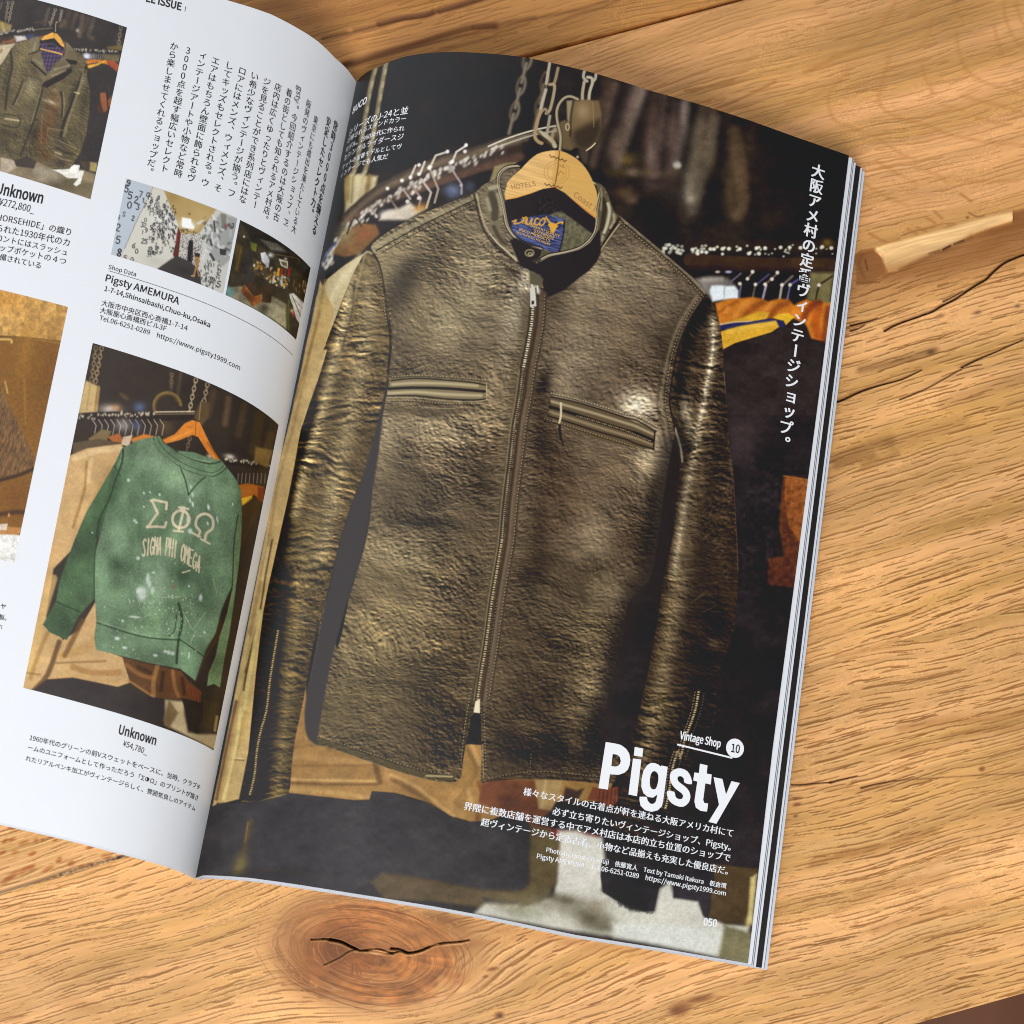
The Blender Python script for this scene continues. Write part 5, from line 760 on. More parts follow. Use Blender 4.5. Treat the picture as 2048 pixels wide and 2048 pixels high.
W1 = frame(1660, 400, 2.8145); S1 = frame(1348, 0, 2.76); S2 = frame(1348, 700, 2.76); S3 = frame(1348, 1348, 2.76); S4 = frame(500, 1700, 2.76); A0 = frame(600, 0, 2.76)
KNOT = (745.0, 1905.0)

def paint_wood(X, Y, board):
    """oak board: returns ink-free colour (display-referred) and relief in millimetres; board 0 far, 1 middle, 2 near edge"""
    cv = Canvas(X, Y, (214, 159, 96)); X = cv.X; Y = cv.Y
    # grain coordinates: u runs along the fibres, v across
    wob = 26 * fbm(X / 520, Y / 520, 101 + board * 9, 2) + 9 * fbm(X / 170, Y / 130, 111 + board * 9, 2)
    sl = {0: 0.27, 1: 0.29, 2: 0.26}[board]
    v = Y + sl * X + wob; u = X - sl * Y
    kx = X - KNOT[0]; ky = Y - KNOT[1]; kyr = ky - 0.10 * kx
    kr = np.sqrt((kx / 205.0) ** 2 + (kyr / 120.0) ** 2)              # elliptical distance to the knot
    kin = np.zeros_like(v)
    if board == 2:
        bend = np.exp(-(kx / 300.0) ** 2) * np.clip(kyr, -260, 260)
        r2 = (kx / 215.0) ** 2 + (kyr / 125.0) ** 2
        v0 = v - (KNOT[1] + sl * KNOT[0])
        v = v0 * (1 - 0.62 / (1 + r2 ** 1.5)) - 0.10 * kx * np.exp(-r2 / 4) * np.sign(kyr) * np.clip(np.abs(kyr) / 60, 0, 1)
        kin = sstep(1.02, 0.72, kr + .16 * fbm(X / 40, Y / 40, 131, 3))
    if board == 1:                                                     # cathedral figure, top right
        cx = X - 2030.0; cy = Y - 70.0
        v = v + 0.0
    # growth zones
    zone = fbm(u / 900, v / 46, 141 + board, 3)
    tone = 1 + 0.16 * zone + 0.07 * fbm(u / 300, v / 14, 151 + board, 2) + .12 * fbm(X / 300, Y / 200, 157 + board, 2)
    cv.I *= tone[..., None]
    cv.I[..., 2] *= (1 + 0.10 * zone - .03 * np.clip(-zone * 3, 0, 1))
    # open pores: short dark dashes, each with a lit lip painted in
    def pores(seed, row, ln, wd, th, dv=0.0):
        vv = (v + dv + 3.0 * noise(u / 60, v / 40, seed + 5) + 1.2 * noise(u / 17, v / 12, seed + 6)) / row
        r = np.floor(vv); f = vv - r - .5
        hsh = hash2(r.astype(np.int32), r.astype(np.int32) * 0 + 3, seed)
        dash = noise(u / ln + hsh * 977.0, r * 0.731, seed) + .35 * noise(u / (ln * .4) + hsh * 431.0, r * .37, seed + 1) + .20 * fbm(u / 420, v / 50, seed + 2, 2)
        k = np.clip((dash - th) / .22, 0, 1)
        off = (hsh - .5) * .5 + .16 * noise(u / 30 + hsh * 77, r, seed + 4)
        return sstep(0, .25, k) * sstep(wd * (.35 + .65 * k), wd * .35 * (.35 + .65 * k), np.abs(f - off) * row)
    quiet = sstep(150, 520, X * .9 + 0 * Y) if board == 0 else 1.0
    k1 = 1.0
    if board == 1:
        k1 = 1 - 0.75 * sstep(1500, 1250, Y + 0.9 * X) if False else (0.45 + 0.55 * sstep(520, 640, Y + .05 * X))
    if board == 0: k1 = 0.5
    a1 = (161 + board * 31, 9.5, 44, 2.0, -.10); a2 = (171 + board * 31, 6.0, 30, 1.3, .20); a3 = (181 + board * 31, 19.0, 70, 2.7, .06)
    p1, p2, p3 = pores(*a1), pores(*a2), pores(*a3)
    p = np.clip(np.maximum(np.maximum(p1 * .9, p2 * .6), p3) * k1, 0, 1) * (1 - .85 * kin)
    lip = np.clip(np.maximum(pores(*a1, -2.4), pores(*a3, -3.6)) * k1 - p, 0, 1) * (1 - kin)
    p = p * (.75 + .5 * np.clip(fbm(X / 120, Y / 90, 199, 2) + .3, 0, 1))
    cv.put((slice(None), slice(None)), np.clip(p * .80, 0, 1), (128, 78, 28)); cv.put((slice(None), slice(None)), lip * .26, (250, 212, 156))
    h = -0.07 * p + 0.03 * zone + 0.02 * noise(u / 30, v / 3, 190)
    fine = noise(u / 26, v / 2.4, 195) + .8 * noise(u / 90, v / 2.0, 196) + .9 * noise(u / 160, v / 4.5, 193) + 1.1 * noise(u / 240, v / 9, 192); cv.I *= (1 + .06 * fine)[..., None]; h = h + .008 * fine
    fl = np.clip(noise(X / 2.2, Y / 2.2, 197) * 2.2 * sstep(.05, .3, fbm(X / 90, Y / 90, 198, 2)), -1, 1); cv.I *= (1 + .06 * fl)[..., None]
    bl = cv.blob
    def crack(pts, wd, wd2=None, depth=1.4, amt=.95, lipc=True):
        nonlocal h
        pts = np.asarray(pts, float)
        if lipc: cv.line(pts + (0, wd * .8 + 1.5), (246, 200, 140), 2.2, 1.6, .45)  # lit lower wall of the crack, painted as a pale line
        cv.line(pts + (0, -wd * .4), (128, 78, 36), wd * 2.2 + 2, 3, .5, wd2=(wd2 or wd) * 2)
        cv.line(pts, (44, 26, 12), wd, 1.0, amt, wd2=wd2)
        d = Canvas(X, Y, (0, 0, 0)); d.line(pts, (255, 255, 255), wd * 1.1, 1.3, 1.0, wd2=None if wd2 is None else wd2 * 1.1); h = h - depth * d.I[..., 0]
    if board == 0:
        cv.I *= np.array((.93, .87, .76), np.float32) * np.array(1 - .06 * sstep(1100, 620, X))[..., None]
        for s, w, m in [("240,362 420,305 620,250 760,205 870,172 960,150 1080,140", 15, .85), ("130,215 260,180 420,140 500,118 590,95 680,84 740,62", 9, .5), ("440,130 520,108 590,96 700,82 740,66", 13, .7), ("770,60 850,38 960,4 1100,-40", 14, .75), ("240,375 640,262 1000,180 1250,110 1500,60 1700,0", 7, .45), ("960,150 1080,135 1200,112 1300,96", 10, .4), ("1380,150 1500,90 1640,50 1800,-20", 7, .35), ("650,320 900,250 1200,180", 4, .35)]:
            q = A0(s); cv.line(q, (96, 54, 20), w / 1.2, 5, m); h_ = Canvas(X, Y); h_.line(q, (255, 255, 255), w / 2.0, 4, 1); h = h - 0.9 * m * h_.I[..., 0]
        bl(700, 60, 6, 4, 0, (230, 160, 90), .6); bl(620, 20, 120, 30, -15, (176, 116, 62), .35); bl(560, 10, 60, 16, -10, (150, 92, 46), .3)
        cv.line(A0("0,120 300,60 700,-20"), (150, 92, 44), 16, 12, .4); cv.line(A0("300,300 700,190 1200,70 1600,-10"), (206, 144, 84), 22, 14, .4)
    if board == 1:
        top = sstep(700, 380, Y)
        cv.I *= (1 + top[..., None] * np.array((.02, .0, .02), np.float32))
        # arched growth lines, top right
        arch = ["1230,-10 1180,90 1130,170 1010,270 900,320 730,400", "1430,100 1400,200 1350,260", "1190,320 1165,400 1140,500 1130,560 1180,620 1280,660 1400,690 1500,735 1700,780 1930,800", "960,400 890,470 850,540 870,640 930,690 1050,730 1150,780 1240,840 1330,880", "1560,180 1570,270 1600,360 1650,420 1760,470 1860,500 2000,560",
                "1370,360 1390,440 1430,510", "1480,580 1600,610", "1590,530 1700,560 1830,590 1960,640", "1770,150 1790,240 1820,310", "1820,20 1830,100 1870,200 1930,270", "1890,20 1920,120 1980,200", "1670,650 1760,670 1860,690", "1060,1020 1160,1080 1300,1140", "1120,890 1220,950 1340,1010", "1350,930 1440,960 1500,1000 1580,990", "1610,1000 1780,1000 1900,990", "620,575 760,540 840,490", "720,400 860,330 960,270", "1320,80 1420,10", "1880,450 1990,470", "1540,20 1600,120"]
        for s in arch: cv.line(S1(s), (176, 114, 52), 6, 6, .42, wd2=3)
        for s in ["60,500 240,470 330,440", "230,600 400,530 560,450", "60,580 200,560"]: cv.line(S1(s), (160, 98, 44), 5, 3, .5)
        for s in ["1440,1170 1480,1205", "1390,1200 1440,1230", "1290,1265 1340,1290", "1340,1255 1390,1275", "1580,1070 1640,1110", "1080,1290 1180,1340 1240,1320", "1510,1240 1550,1240"]: cv.line(S1(s), (170, 112, 54), 6, 2.5, .6)
        # torn-out hollow with a pale split face; the brown below is stain plus painted shade
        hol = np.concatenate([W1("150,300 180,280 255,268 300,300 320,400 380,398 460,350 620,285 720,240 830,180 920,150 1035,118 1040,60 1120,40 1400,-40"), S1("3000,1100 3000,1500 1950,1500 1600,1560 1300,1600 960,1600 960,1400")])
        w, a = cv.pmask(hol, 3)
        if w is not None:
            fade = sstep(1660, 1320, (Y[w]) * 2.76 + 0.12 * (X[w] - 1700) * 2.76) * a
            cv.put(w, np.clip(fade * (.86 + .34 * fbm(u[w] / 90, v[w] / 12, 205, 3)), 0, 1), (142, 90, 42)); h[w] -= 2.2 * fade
        cv.poly(W1("150,300 180,280 255,268 300,310 325,400 240,460 150,470"), (142, 88, 42), 3, amt=.75); cv.line(W1("190,300 170,360 200,440"), (120, 72, 34), 6, 3, .5); cv.line(W1("205,330 215,390"), (80, 46, 20), 3, 1.5, .7)
        chip = W1("258,270 330,245 480,208 640,165 800,118 1020,66 1036,110 920,146 830,178 720,236 620,280 460,345 380,398 325,402 300,320")
        cv.poly(chip, (238, 192, 130), 3.0); w, a = cv.pmask(chip, 2)
        if w is not None:
            cv.I[w] *= (1 + a * (.16 * fbm(u[w] / 70, v[w] / 4, 207, 3) + .10 * fbm(X[w] / 60, Y[w] / 20, 208, 2)))[..., None]; cv.put(w, a * .45 * sstep(.25, 1.0, (Y[w] - (486 - 0.27 * (X[w] - 1752))) / 62.0 + .35 * fbm(u[w] / 60, v[w] / 14, 209, 2)), (206, 152, 92))
            # the split face slopes down from the board's surface into the hollow
            dep = np.clip((Y[w] - (486 - 0.27 * (X[w] - 1752))) / 55.0, 0, 1); h[w] -= a * 0.5 * dep
        cv.line(W1("272,300 292,345 318,398"), (150, 98, 48), 5, 3, .6)
        cv.line(W1("400,385 520,330 640,275 720,240 800,200"), (124, 80, 40), 8, 6, .55); cv.line(W1("640,275 680,255"), (44, 26, 12), 4, 1.5, .8); cv.line(W1("700,245 760,222"), (60, 36, 16), 3, 1.5, .7); cv.line(W1("560,300 620,280"), (60, 36, 16), 3, 2, .5); bl(1935, 435, 3, 2, 0, (70, 44, 24), .8); cv.line(W1("780,70 830,95 870,85"), (130, 84, 42), 3, 2, .7); cv.line(W1("150,465 280,462"), (90, 54, 24), 3, 2, .6)
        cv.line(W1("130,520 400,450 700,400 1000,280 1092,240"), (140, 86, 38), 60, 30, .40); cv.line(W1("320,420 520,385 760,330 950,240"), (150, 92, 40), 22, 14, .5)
        crack(W1("310,735 350,712 400,690 450,672 480,662 540,640 580,625 640,590 700,560 760,520 820,480 880,445 920,405 980,355 1040,325 1092,305 1180,280"), 2.6, 3.6, 1.6); crack(W1("640,570 700,540 750,512"), 1.8, 1, 1.0)
        crack(W1("118,705 170,692 220,680 270,664"), 2.8, 1.2, 1.4); crack(W1("118,735 160,722 200,700"), 2.2, 1, 1.2)
        crack(S2("900,285 940,270 1040,225 1150,190 1260,160 1370,108"), 3.2, 1.4, 1.6); crack(S2("1250,272 1340,235 1400,210 1500,155 1600,100 1700,80"), 1.6, 1.2, 1.0); crack(S2("1590,95 1680,50 1780,8 1932,-60"), 2.6, 1.4, 1.3)
        cv.line(S2("1030,110 1200,70 1300,40 1440,0"), (112, 74, 36), 12, 9, .6); bl(1862, 704, 8, 5, -15, (70, 44, 24), .7); bl(1955, 625, 8, 4, -15, (70, 46, 26), .6); bl(2035, 612, 6, 4, -15, (66, 44, 24), .6); bl(1880, 632, 10, 4, -20, (80, 52, 28), .5)
        for s, w, m in [("900,600 1000,560 1120,520 1190,500", 26, .55), ("900,640 1010,600 1100,585", 12, .6), ("1050,640 1160,600 1230,570", 14, .45), ("1200,520 1400,460 1600,400", 20, .3), ("1500,300 1700,240 1932,150", 26, .3)]: cv.line(S2(s), (132, 88, 42), w, 10, m)
        cv.line(S2("880,1800 1100,1710 1300,1650 1500,1590 1700,1530 1932,1450"), (160, 102, 46), 24, 16, .6); cv.line(S2("900,1700 1100,1650 1240,1600"), (170, 112, 54), 10, 7, .5)
        crack(S2("740,1815 800,1790 880,1750 960,1715 1035,1695"), 1.6, 2.2, 1.2); crack(S2("850,1785 900,1768 940,1758 1000,1743"), 2.6, 3.6, 1.5)
        crack(S2("1280,1668 1340,1640 1440,1600"), 1.4, 1.0, .9, .7)
        # rays and dark flecks left of the magazine
        for (x, y, a_, b_, an) in [(20, 1755, 24, 6, -38), (48, 1740, 14, 5, -32), (62, 1735, 10, 5, -30), (118, 1720, 8, 5, -50), (142, 1727, 8, 6, -30), (96, 1738, 14, 4, -26), (10, 1682, 8, 4, -40), (24, 1680, 9, 3, -10), (47, 1686, 12, 4, -22), (72, 1680, 6, 4, -20), (30, 1704, 8, 4, -15), (65, 1707, 9, 4, -25), (4, 1706, 10, 4, -30), (180, 1695, 9, 4, -15), (213, 1713, 11, 5, -5), (85, 1679, 4, 3, 0), (110, 1680, 6, 3, -15), (25, 1656, 10, 4, 0), (48, 1658, 6, 3, 0), (163, 1732, 8, 3, -15), (180, 1728, 8, 3, -10)]: bl(x, y, a_, b_, an, (150, 82, 28), .85, p=4)
        for k in range(13): y0 = 1640 + 11 * k; cv.line(np.array([(-20, y0 + 12), (60, y0 - 12), (150, y0 - 42), (240, y0 - 66)]), (250, 206, 148), 2, 1.8, .4 if k % 3 else .6)
        cv.line(np.array([(-30, 1795), (60, 1768), (130, 1746), (190, 1728), (252, 1711)]), (116, 84, 50), 7, 3, .8); cv.line(np.array([(-30, 1796), (20, 1783), (60, 1771)]), (150, 140, 132), 4, 2, .8); rg = np.random.RandomState(5)
        for i in range(60): q = np.array([80 + 170 * rg.rand(), 0]); q[1] = 1766 - .31 * (q[0] - 70) + rg.randn() * 3; bl(q[0], q[1], 1.6, 1.2, 0, [(40, 28, 18), (190, 170, 140), (90, 62, 34)][rg.randint(3)], .8)
        for x, y in [(119, 1757), (190, 1738), (206, 1733), (237, 1716)]: bl(x, y, 5, 2.5, -20, (24, 16, 10), .95, p=4)
    if board == 2:
        # knot: red-brown heart with rings, rays, fuzz
        ring = np.sin(kr * 34 + 5 * fbm(X / 50, Y / 50, 221, 3) + 1.5 * fbm(X / 14, Y / 14, 222, 2)); ray = noise(np.arctan2(kyr / 110.0, (kx - 10) / 190.0) * 13, kr * 1.6, 223)
        kc = np.empty_like(cv.I); kc[:] = np.array((158, 94, 42)) / 255.; kc *= (1 + .12 * ring + .26 * ray + .34 * fbm(X / 30, Y / 24, 224, 4) + .16 * noise(kr * 60 + 3 * fbm(X / 30, Y / 30, 229, 2), np.arctan2(kyr, kx) * 5, 228))[..., None]
        cv.put((slice(None), slice(None)), kin * .88, kc)
        cv.put((slice(None), slice(None)), np.clip(kin * np.exp(-(((X - 672) / 70) ** 2 + ((Y - 1905) / 52) ** 2)) * .75, 0, 1), (96, 52, 22)); cv.put((slice(None), slice(None)), np.clip(np.exp(-((kr - .93) / .10) ** 2) * sstep(60, -120, kx) * .6, 0, 1), (104, 60, 26)); cv.put((slice(None), slice(None)), np.clip(np.exp(-((kr - .98) / .14) ** 2) * sstep(40, 160, kx) * sstep(60, -40, kyr) * .55, 0, 1), (112, 68, 30))
        halo = np.exp(-((kr - 1.02) / .16) ** 2) * sstep(.15, .5, np.abs(np.arctan2(kyr, -kx)) * 0 + .5 + fbm(X / 70, Y / 70, 226, 3)); cv.put((slice(None), slice(None)), np.clip(halo * .5, 0, 1), (206, 150, 92))
        for (x, y, rx, ry, a, c, m) in [(606, 1890, 22, 56, 25, (128, 76, 34), .6), (584, 1930, 16, 40, 10, (150, 96, 48), .5), (660, 1978, 54, 10, 22, (140, 88, 42), .5), (820, 1962, 60, 12, -18, (150, 98, 48), .45), (940, 1888, 60, 10, -6, (140, 88, 42), .5), (640, 1905, 40, 60, 10, (150, 88, 38), .55), (600, 1940, 26, 50, -10, (158, 98, 46), .5), (672, 1895, 30, 40, 10, (110, 60, 24), .6), (720, 1930, 40, 24, 10, (150, 84, 36), .6), (690, 1960, 44, 20, 15, (176, 112, 56), .5), (745, 1955, 50, 20, 5, (190, 128, 70), .5), (770, 1862, 44, 26, 10, (188, 122, 66), .55), (700, 1850, 40, 22, -10, (164, 98, 46), .5), (700, 1872, 40, 14, -5, (128, 76, 32), .5), (860, 1870, 50, 26, 10, (176, 116, 60), .5), (900, 1850, 44, 20, 12, (150, 98, 46), .5), (880, 1900, 50, 14, -10, (150, 94, 44), .45), (620, 1850, 20, 40, 30, (176, 122, 70), .5), (880, 1838, 40, 10, 14, (104, 64, 28), .5), (640, 1830, 60, 20, -25, (196, 138, 80), .4), (790, 1880, 30, 20, 0, (180, 114, 58), .4), (560, 1900, 40, 40, 0, (206, 150, 92), .35), (1000, 1860, 70, 14, 10, (160, 106, 54), .4), (1120, 1880, 70, 10, 12, (150, 98, 46), .35)]: bl(x, y, rx, ry, a, c, m)
        t = np.linspace(0, 2 * np.pi, 30)
        for r, m in ((1.0, .5), (.78, .4), (.56, .4), (.36, .35)):
            cv.line(np.stack([712 + 66 * r * np.cos(t), 1922 + 38 * r * np.sin(t)], 1), (116, 68, 30), 1.4, 1.6, m * .7); cv.line(np.stack([762 + 62 * r * np.cos(t), 1860 + 36 * r * np.sin(t)], 1), (206, 142, 84), 1.3, 1.8, m * .5)
        rg = np.random.RandomState(13); tt = np.linspace(0, 1, 15)
        for i in range(230):                                        # fine growth rings of the knot and fibres swept round it
            r = .22 + .88 * rg.rand() ** .8; a0 = 2 * np.pi * rg.rand(); sp = (.5 + 1.1 * rg.rand()) * (1.0 if r < 1 else .7); an = a0 + sp * (tt - .5)
            wob = 1 + .025 * np.sin(5 * an + 6 * rg.rand()) + .05 * np.sin(2 * an + 1.0)
            q = np.stack([KNOT[0] - 8 + 205 * r * wob * np.cos(an), KNOT[1] + 2 + 20 * r * np.cos(an) + 118 * r * wob * np.sin(an)], 1)
            if r > 1.0 and not (np.cos(a0) < .35): continue
            dk = rg.rand() < .6; cv.line(q, (96, 54, 22) if dk else (214, 150, 90), .8 + 1.2 * rg.rand(), 1.0, (.20 + .30 * rg.rand()) * (1 if r < 1.15 else .7), 2)
        rg = np.random.RandomState(3)
        for i in range(46):
            a = 2 * np.pi * rg.rand(); q = np.array([708 + 20 * math.cos(a), 1918 + 10 * math.sin(a)]); q2 = np.array([708 + (40 + 26 * rg.rand()) * math.cos(a), 1918 + (24 + 14 * rg.rand()) * math.sin(a)]); cv.line([q, q2], (112, 62, 26), 1.2, 1, .5, 0)
        for i in range(110):                                        # pale fuzz at the knot's rim
            a = 2 * np.pi * rg.rand(); r = 1.0 + .14 * rg.randn(); q = np.array([KNOT[0] + 205 * r * math.cos(a), KNOT[1] + 20 * math.cos(a) + 118 * r * math.sin(a)]); bl(q[0], q[1], 2 + 5 * rg.rand(), 1 + rg.rand(), math.degrees(math.atan2(118 * math.cos(a), -205 * math.sin(a))) + 30 * rg.randn(), (226, 176, 116), .35)
        crack(S4("340,495 400,492 440,496 520,515 555,535 590,550 620,556 700,548 740,556 780,570 830,560 870,572 930,560 1000,532 1060,515 1130,512 1210,498"), 2.6, 2.0, 1.5); crack(S4("440,496 500,508 550,532 590,550"), 5, 4, 1.8); crack(S4("630,556 690,560 740,570 790,575"), 2.6, 2, 1.0); crack(S4("780,545 830,550 870,568 930,562 990,538"), 4, 3, 1.5); crack(S4("410,635 460,612 500,592 545,562 590,550"), 1.8, 2.2, 1.0); crack(S4("1050,520 1100,512 1170,508"), 3, 1.5, 1.2)
        cv.poly(S4("650,556 700,552 750,560 770,575 700,578 660,570"), (222, 164, 106), 1.5); cv.line(S4("345,493 390,490"), (240, 196, 130), 2, 1.2, .8); cv.line(S4("1000,528 1060,520 1150,514"), (226, 170, 104), 2, 1.2, .6)  # pale patch and lines paint the lit walls of the knot crack
        for (x, y, rx, ry) in [(998, 2030, 10, 7), (971, 1953, 6, 3), (985, 1938, 12, 4), (1594, 1609, 9, 4), (1591, 1632, 5, 3), (1593, 1597, 12, 3), (1964, 1538, 7, 5), (1360, 2018, 22, 13), (1400, 1998, 30, 7)]: bl(x, y, rx, ry, -12, (120, 68, 28), .8, p=3)
        bl(1000, 2032, 5, 4, 0, (70, 38, 16), .7); bl(1352, 2022, 12, 8, 0, (110, 60, 24), .6)
        crack(S3("650,612 700,611 760,606 860,598 870,596"), 1.6, 1.4, 1.0); crack(S3("865,600 920,585 1015,562"), 2.2, 1.2, 1.2); crack(S3("1035,630 1100,612 1160,600 1230,588"), 2.0, 1.2, 1.0); crack(S3("1230,588 1500,570 1932,545"), .8, .8, .3, .4, False)
        for s, w, m in [("760,1050 900,1010 1050,980 1180,940 1330,900 1440,870", 14, .5), ("900,1000 1060,960 1160,945", 6, .5), ("1250,300 1500,260 1750,250 1932,210", 16, .4), ("1500,350 1700,310 1932,290", 10, .35), ("1200,430 1500,400", 8, .3), ("700,610 900,640 1200,620", 12, .25), ("900,1300 1200,1180 1500,1120", 18, .25), ("1100,1420 1400,1330 1700,1260", 14, .25)]: cv.line(S3(s), (150, 96, 44), w, 9, m)
        for s in ["600,1010 900,930 1200,900", "1300,1120 1600,1040 1932,980", "1000,1500 1400,1400 1932,1300"]: cv.line(S3(s), (240, 192, 132), 16, 12, .3)
        bl(150, 2010, 60, 16, 10, (170, 116, 62), .3); bl(20, 2035, 30, 10, 0, (176, 124, 68), .5); bl(1250, 1900, 120, 14, 10, (176, 118, 62), .35); bl(90, 2000, 30, 30, 0, (236, 186, 128), .3); bl(30, 1960, 40, 20, 0, (238, 188, 130), .3)
    return cv, h
# ---------------------------------------------------------------- the magazine's page surface
H = 310.617; KZ = 0.2685; KSIDE = {1: 0.015673, -1: 0.064447}
KN = np.array([0, 12, 28, 50, 80, 120, 165, 210.0])
ANG = {1: (np.array([0.9222, 0.6085, 0.325, 0.0984, -0.0486, -0.1246, -0.131, -0.1168]), np.array([1.1964, 0.8548, 0.5143, 0.2006, -0.0447, -0.1814, -0.226, -0.2434])),
       -1: (np.array([1.2961, 0.8625, 0.4279, 0.0955, -0.074, -0.134, -0.1638, -0.1797]), np.array([1.158, 0.8358, 0.5059, 0.2604, 0.1185, -0.043, -0.2089, -0.3187]))}
SF = np.linspace(0, 230, 461)
def section(th):
    t = np.interp(SF, KN, th); tm = .5 * (t[1:] + t[:-1]); d = np.diff(SF)
    return np.concatenate([[0], np.cumsum(np.cos(tm) * d)]), np.concatenate([[0], np.cumsum(np.sin(tm) * d)])
SEC = {k: (section(a), section(b)) for k, (a, b) in ANG.items()}
def surf(a, t, lift=0.0):
    """page coordinates (a: signed distance from the spine along the paper, t: height on the page) to millimetres"""
    a = np.asarray(a, float); t = np.asarray(t, float)
    out = np.empty(np.broadcast(a, t).shape + (3,))
    a, t = np.broadcast_arrays(a, t)
    for side in (1, -1):
        m = (a >= 0) if side > 0 else (a < 0)
        if not m.any(): continue
        s = np.abs(a[m]); k = t[m] / H
        (x0, z0), (x1, z1) = SEC[side]
        x = np.interp(s, SF, x0) * (1 - k) + np.interp(s, SF, x1) * k
        z = np.interp(s, SF, z0) * (1 - k) + np.interp(s, SF, z1) * k
        out[m] = np.stack([side * x, t[m] + KSIDE[side] * s * 1.0 + KZ * z, z + 2.0 + 3.2], -1)
    if np.any(lift):
        e = 0.4
        sg = np.where(a >= 0, 1.0, -1.0); a2 = np.where(np.abs(a) < 1, sg * 1.0, a)
        du = surf(a2 + e, t) - surf(a2 - e, t); dv = surf(a2, t + e) - surf(a2, t - e)
        n = np.cross(du, dv); n /= np.linalg.norm(n, axis=-1, keepdims=True)
        out = out + n * np.asarray(lift)[..., None] if np.ndim(lift) else out + n * lift
    return out
def to_print(p):
    """millimetres to the coordinates the printed matter was traced in"""
    q = (p - CAM_C) @ CAM_R.T
    return CPX + FPX * q[..., 0] / q[..., 2], CPX + FPX * q[..., 1] / q[..., 2]
GA, GT = np.meshgrid(np.concatenate([np.arange(-208, -2, 2.0), np.arange(-2, 0, .25), np.arange(.01, 3, .25), np.arange(3, 211, 2.0)]), np.arange(-4, H + 5, 2.0), indexing='ij')
GX, GY = to_print(surf(GA, GT))
def page_at(px, py, side):
    """traced point -> page coordinates (a, t)"""
    d = (GX - px) ** 2 + (GY - py) ** 2 + np.where(GA * side >= 0, 0, 1e9)
    i = np.unravel_index(np.argmin(d), d.shape); a, t = GA[i], GT[i]
    for _ in range(12):
        x, y = to_print(surf(a, t)); e = 0.05
        xa, ya = to_print(surf(a + side * e, t)); xt, yt = to_print(surf(a, t + e))
        J = np.array([[(xa - x) / (side * e), (xt - x) / e], [(ya - y) / (side * e), (yt - y) / e]])
        try: st = np.linalg.solve(J, [px - x, py - y])
        except np.linalg.LinAlgError: break
        st = np.clip(st, -4, 4); a += st[0]; t += st[1]
        if a * side < 0.02: a = side * 0.02
        if abs(st).max() < 1e-4: break
    return a, t
def table_at(px, py):
    d = np.array([(px - CPX) / FPX, (py - CPX) / FPX, 1.0]) @ CAM_R
    return (CAM_C - d * CAM_C[2] / d[2])[:2]

# ---------------------------------------------------------------- materials
def mat(name, rough=0.5, spec=0.5, col=None, attr=None, bump=None, coat=0.0):
    mt = bpy.data.materials.new(name); mt.use_nodes = True; nt = mt.node_tree; b = nt.nodes['Principled BSDF']
    b.inputs['Roughness'].default_value = rough; b.inputs['Specular IOR Level'].default_value = spec
    if coat: b.inputs['Coat Weight'].default_value = coat; b.inputs['Coat Roughness'].default_value = 0.32
    if col: b.inputs['Base Color'].default_value = (*col, 1)
    if attr:
        a = nt.nodes.new('ShaderNodeAttribute'); a.attribute_name = attr; nt.links.new(a.outputs['Color'], b.inputs['Base Color'])
    if bump:
        tc = nt.nodes.new('ShaderNodeTexCoord'); no = nt.nodes.new('ShaderNodeTexNoise'); no.inputs['Scale'].default_value = bump[0]; no.inputs['Detail'].default_value = 3
        bp = nt.nodes.new('ShaderNodeBump'); bp.inputs['Strength'].default_value = bump[1]; bp.inputs['Distance'].default_value = bump[2]
        nt.links.new(tc.outputs['Object'], no.inputs['Vector']); nt.links.new(no.outputs['Fac'], bp.inputs['Height']); nt.links.new(bp.outputs['Normal'], b.inputs['Normal'])
    return mt
M_print = mat('printed_gloss_paper', GLOSS_R, 0.5, attr='ink', bump=(60, 0.12, 0.002))
M_paper = mat('white_coated_paper', 0.48, 0.4, col=(0.765, 0.775, 0.79), bump=(60, 0.10, 0.002))
M_ink = mat('black_ink', 0.5, 0.3, col=(0.022, 0.022, 0.024))
M_white = mat('unprinted_white', 0.45, 0.4, col=(0.80, 0.81, 0.82))
M_edge = mat('cut_paper_edge', 0.6, 0.3, col=(0.72, 0.73, 0.76))
M_dark = mat('dark_printed_sheet', 0.4, 0.4, col=(0.012, 0.010, 0.009))
M_grey = mat('sheet_gap_shade', 0.5, 0.4, col=(0.16, 0.17, 0.19))  # dark strips that paint the shade in gaps between sheets
M_cover = mat('pale_blue_cover', 0.42, 0.4, col=(0.60, 0.65, 0.72))
M_gold = mat('gold_ink', 0.45, 0.4, col=(0.62, 0.36, 0.08))
M_stamp = mat('faded_brown_ink', 0.45, 0.4, col=(0.42, 0.22, 0.07))
M_wood = mat('oiled_oak', 0.55, 0.35, attr='ink')

def lin(c):
    c = np.clip(c, 0, 1); return np.where(c <= 0.04045, c / 12.92, ((c + 0.055) / 1.055) ** 2.4)

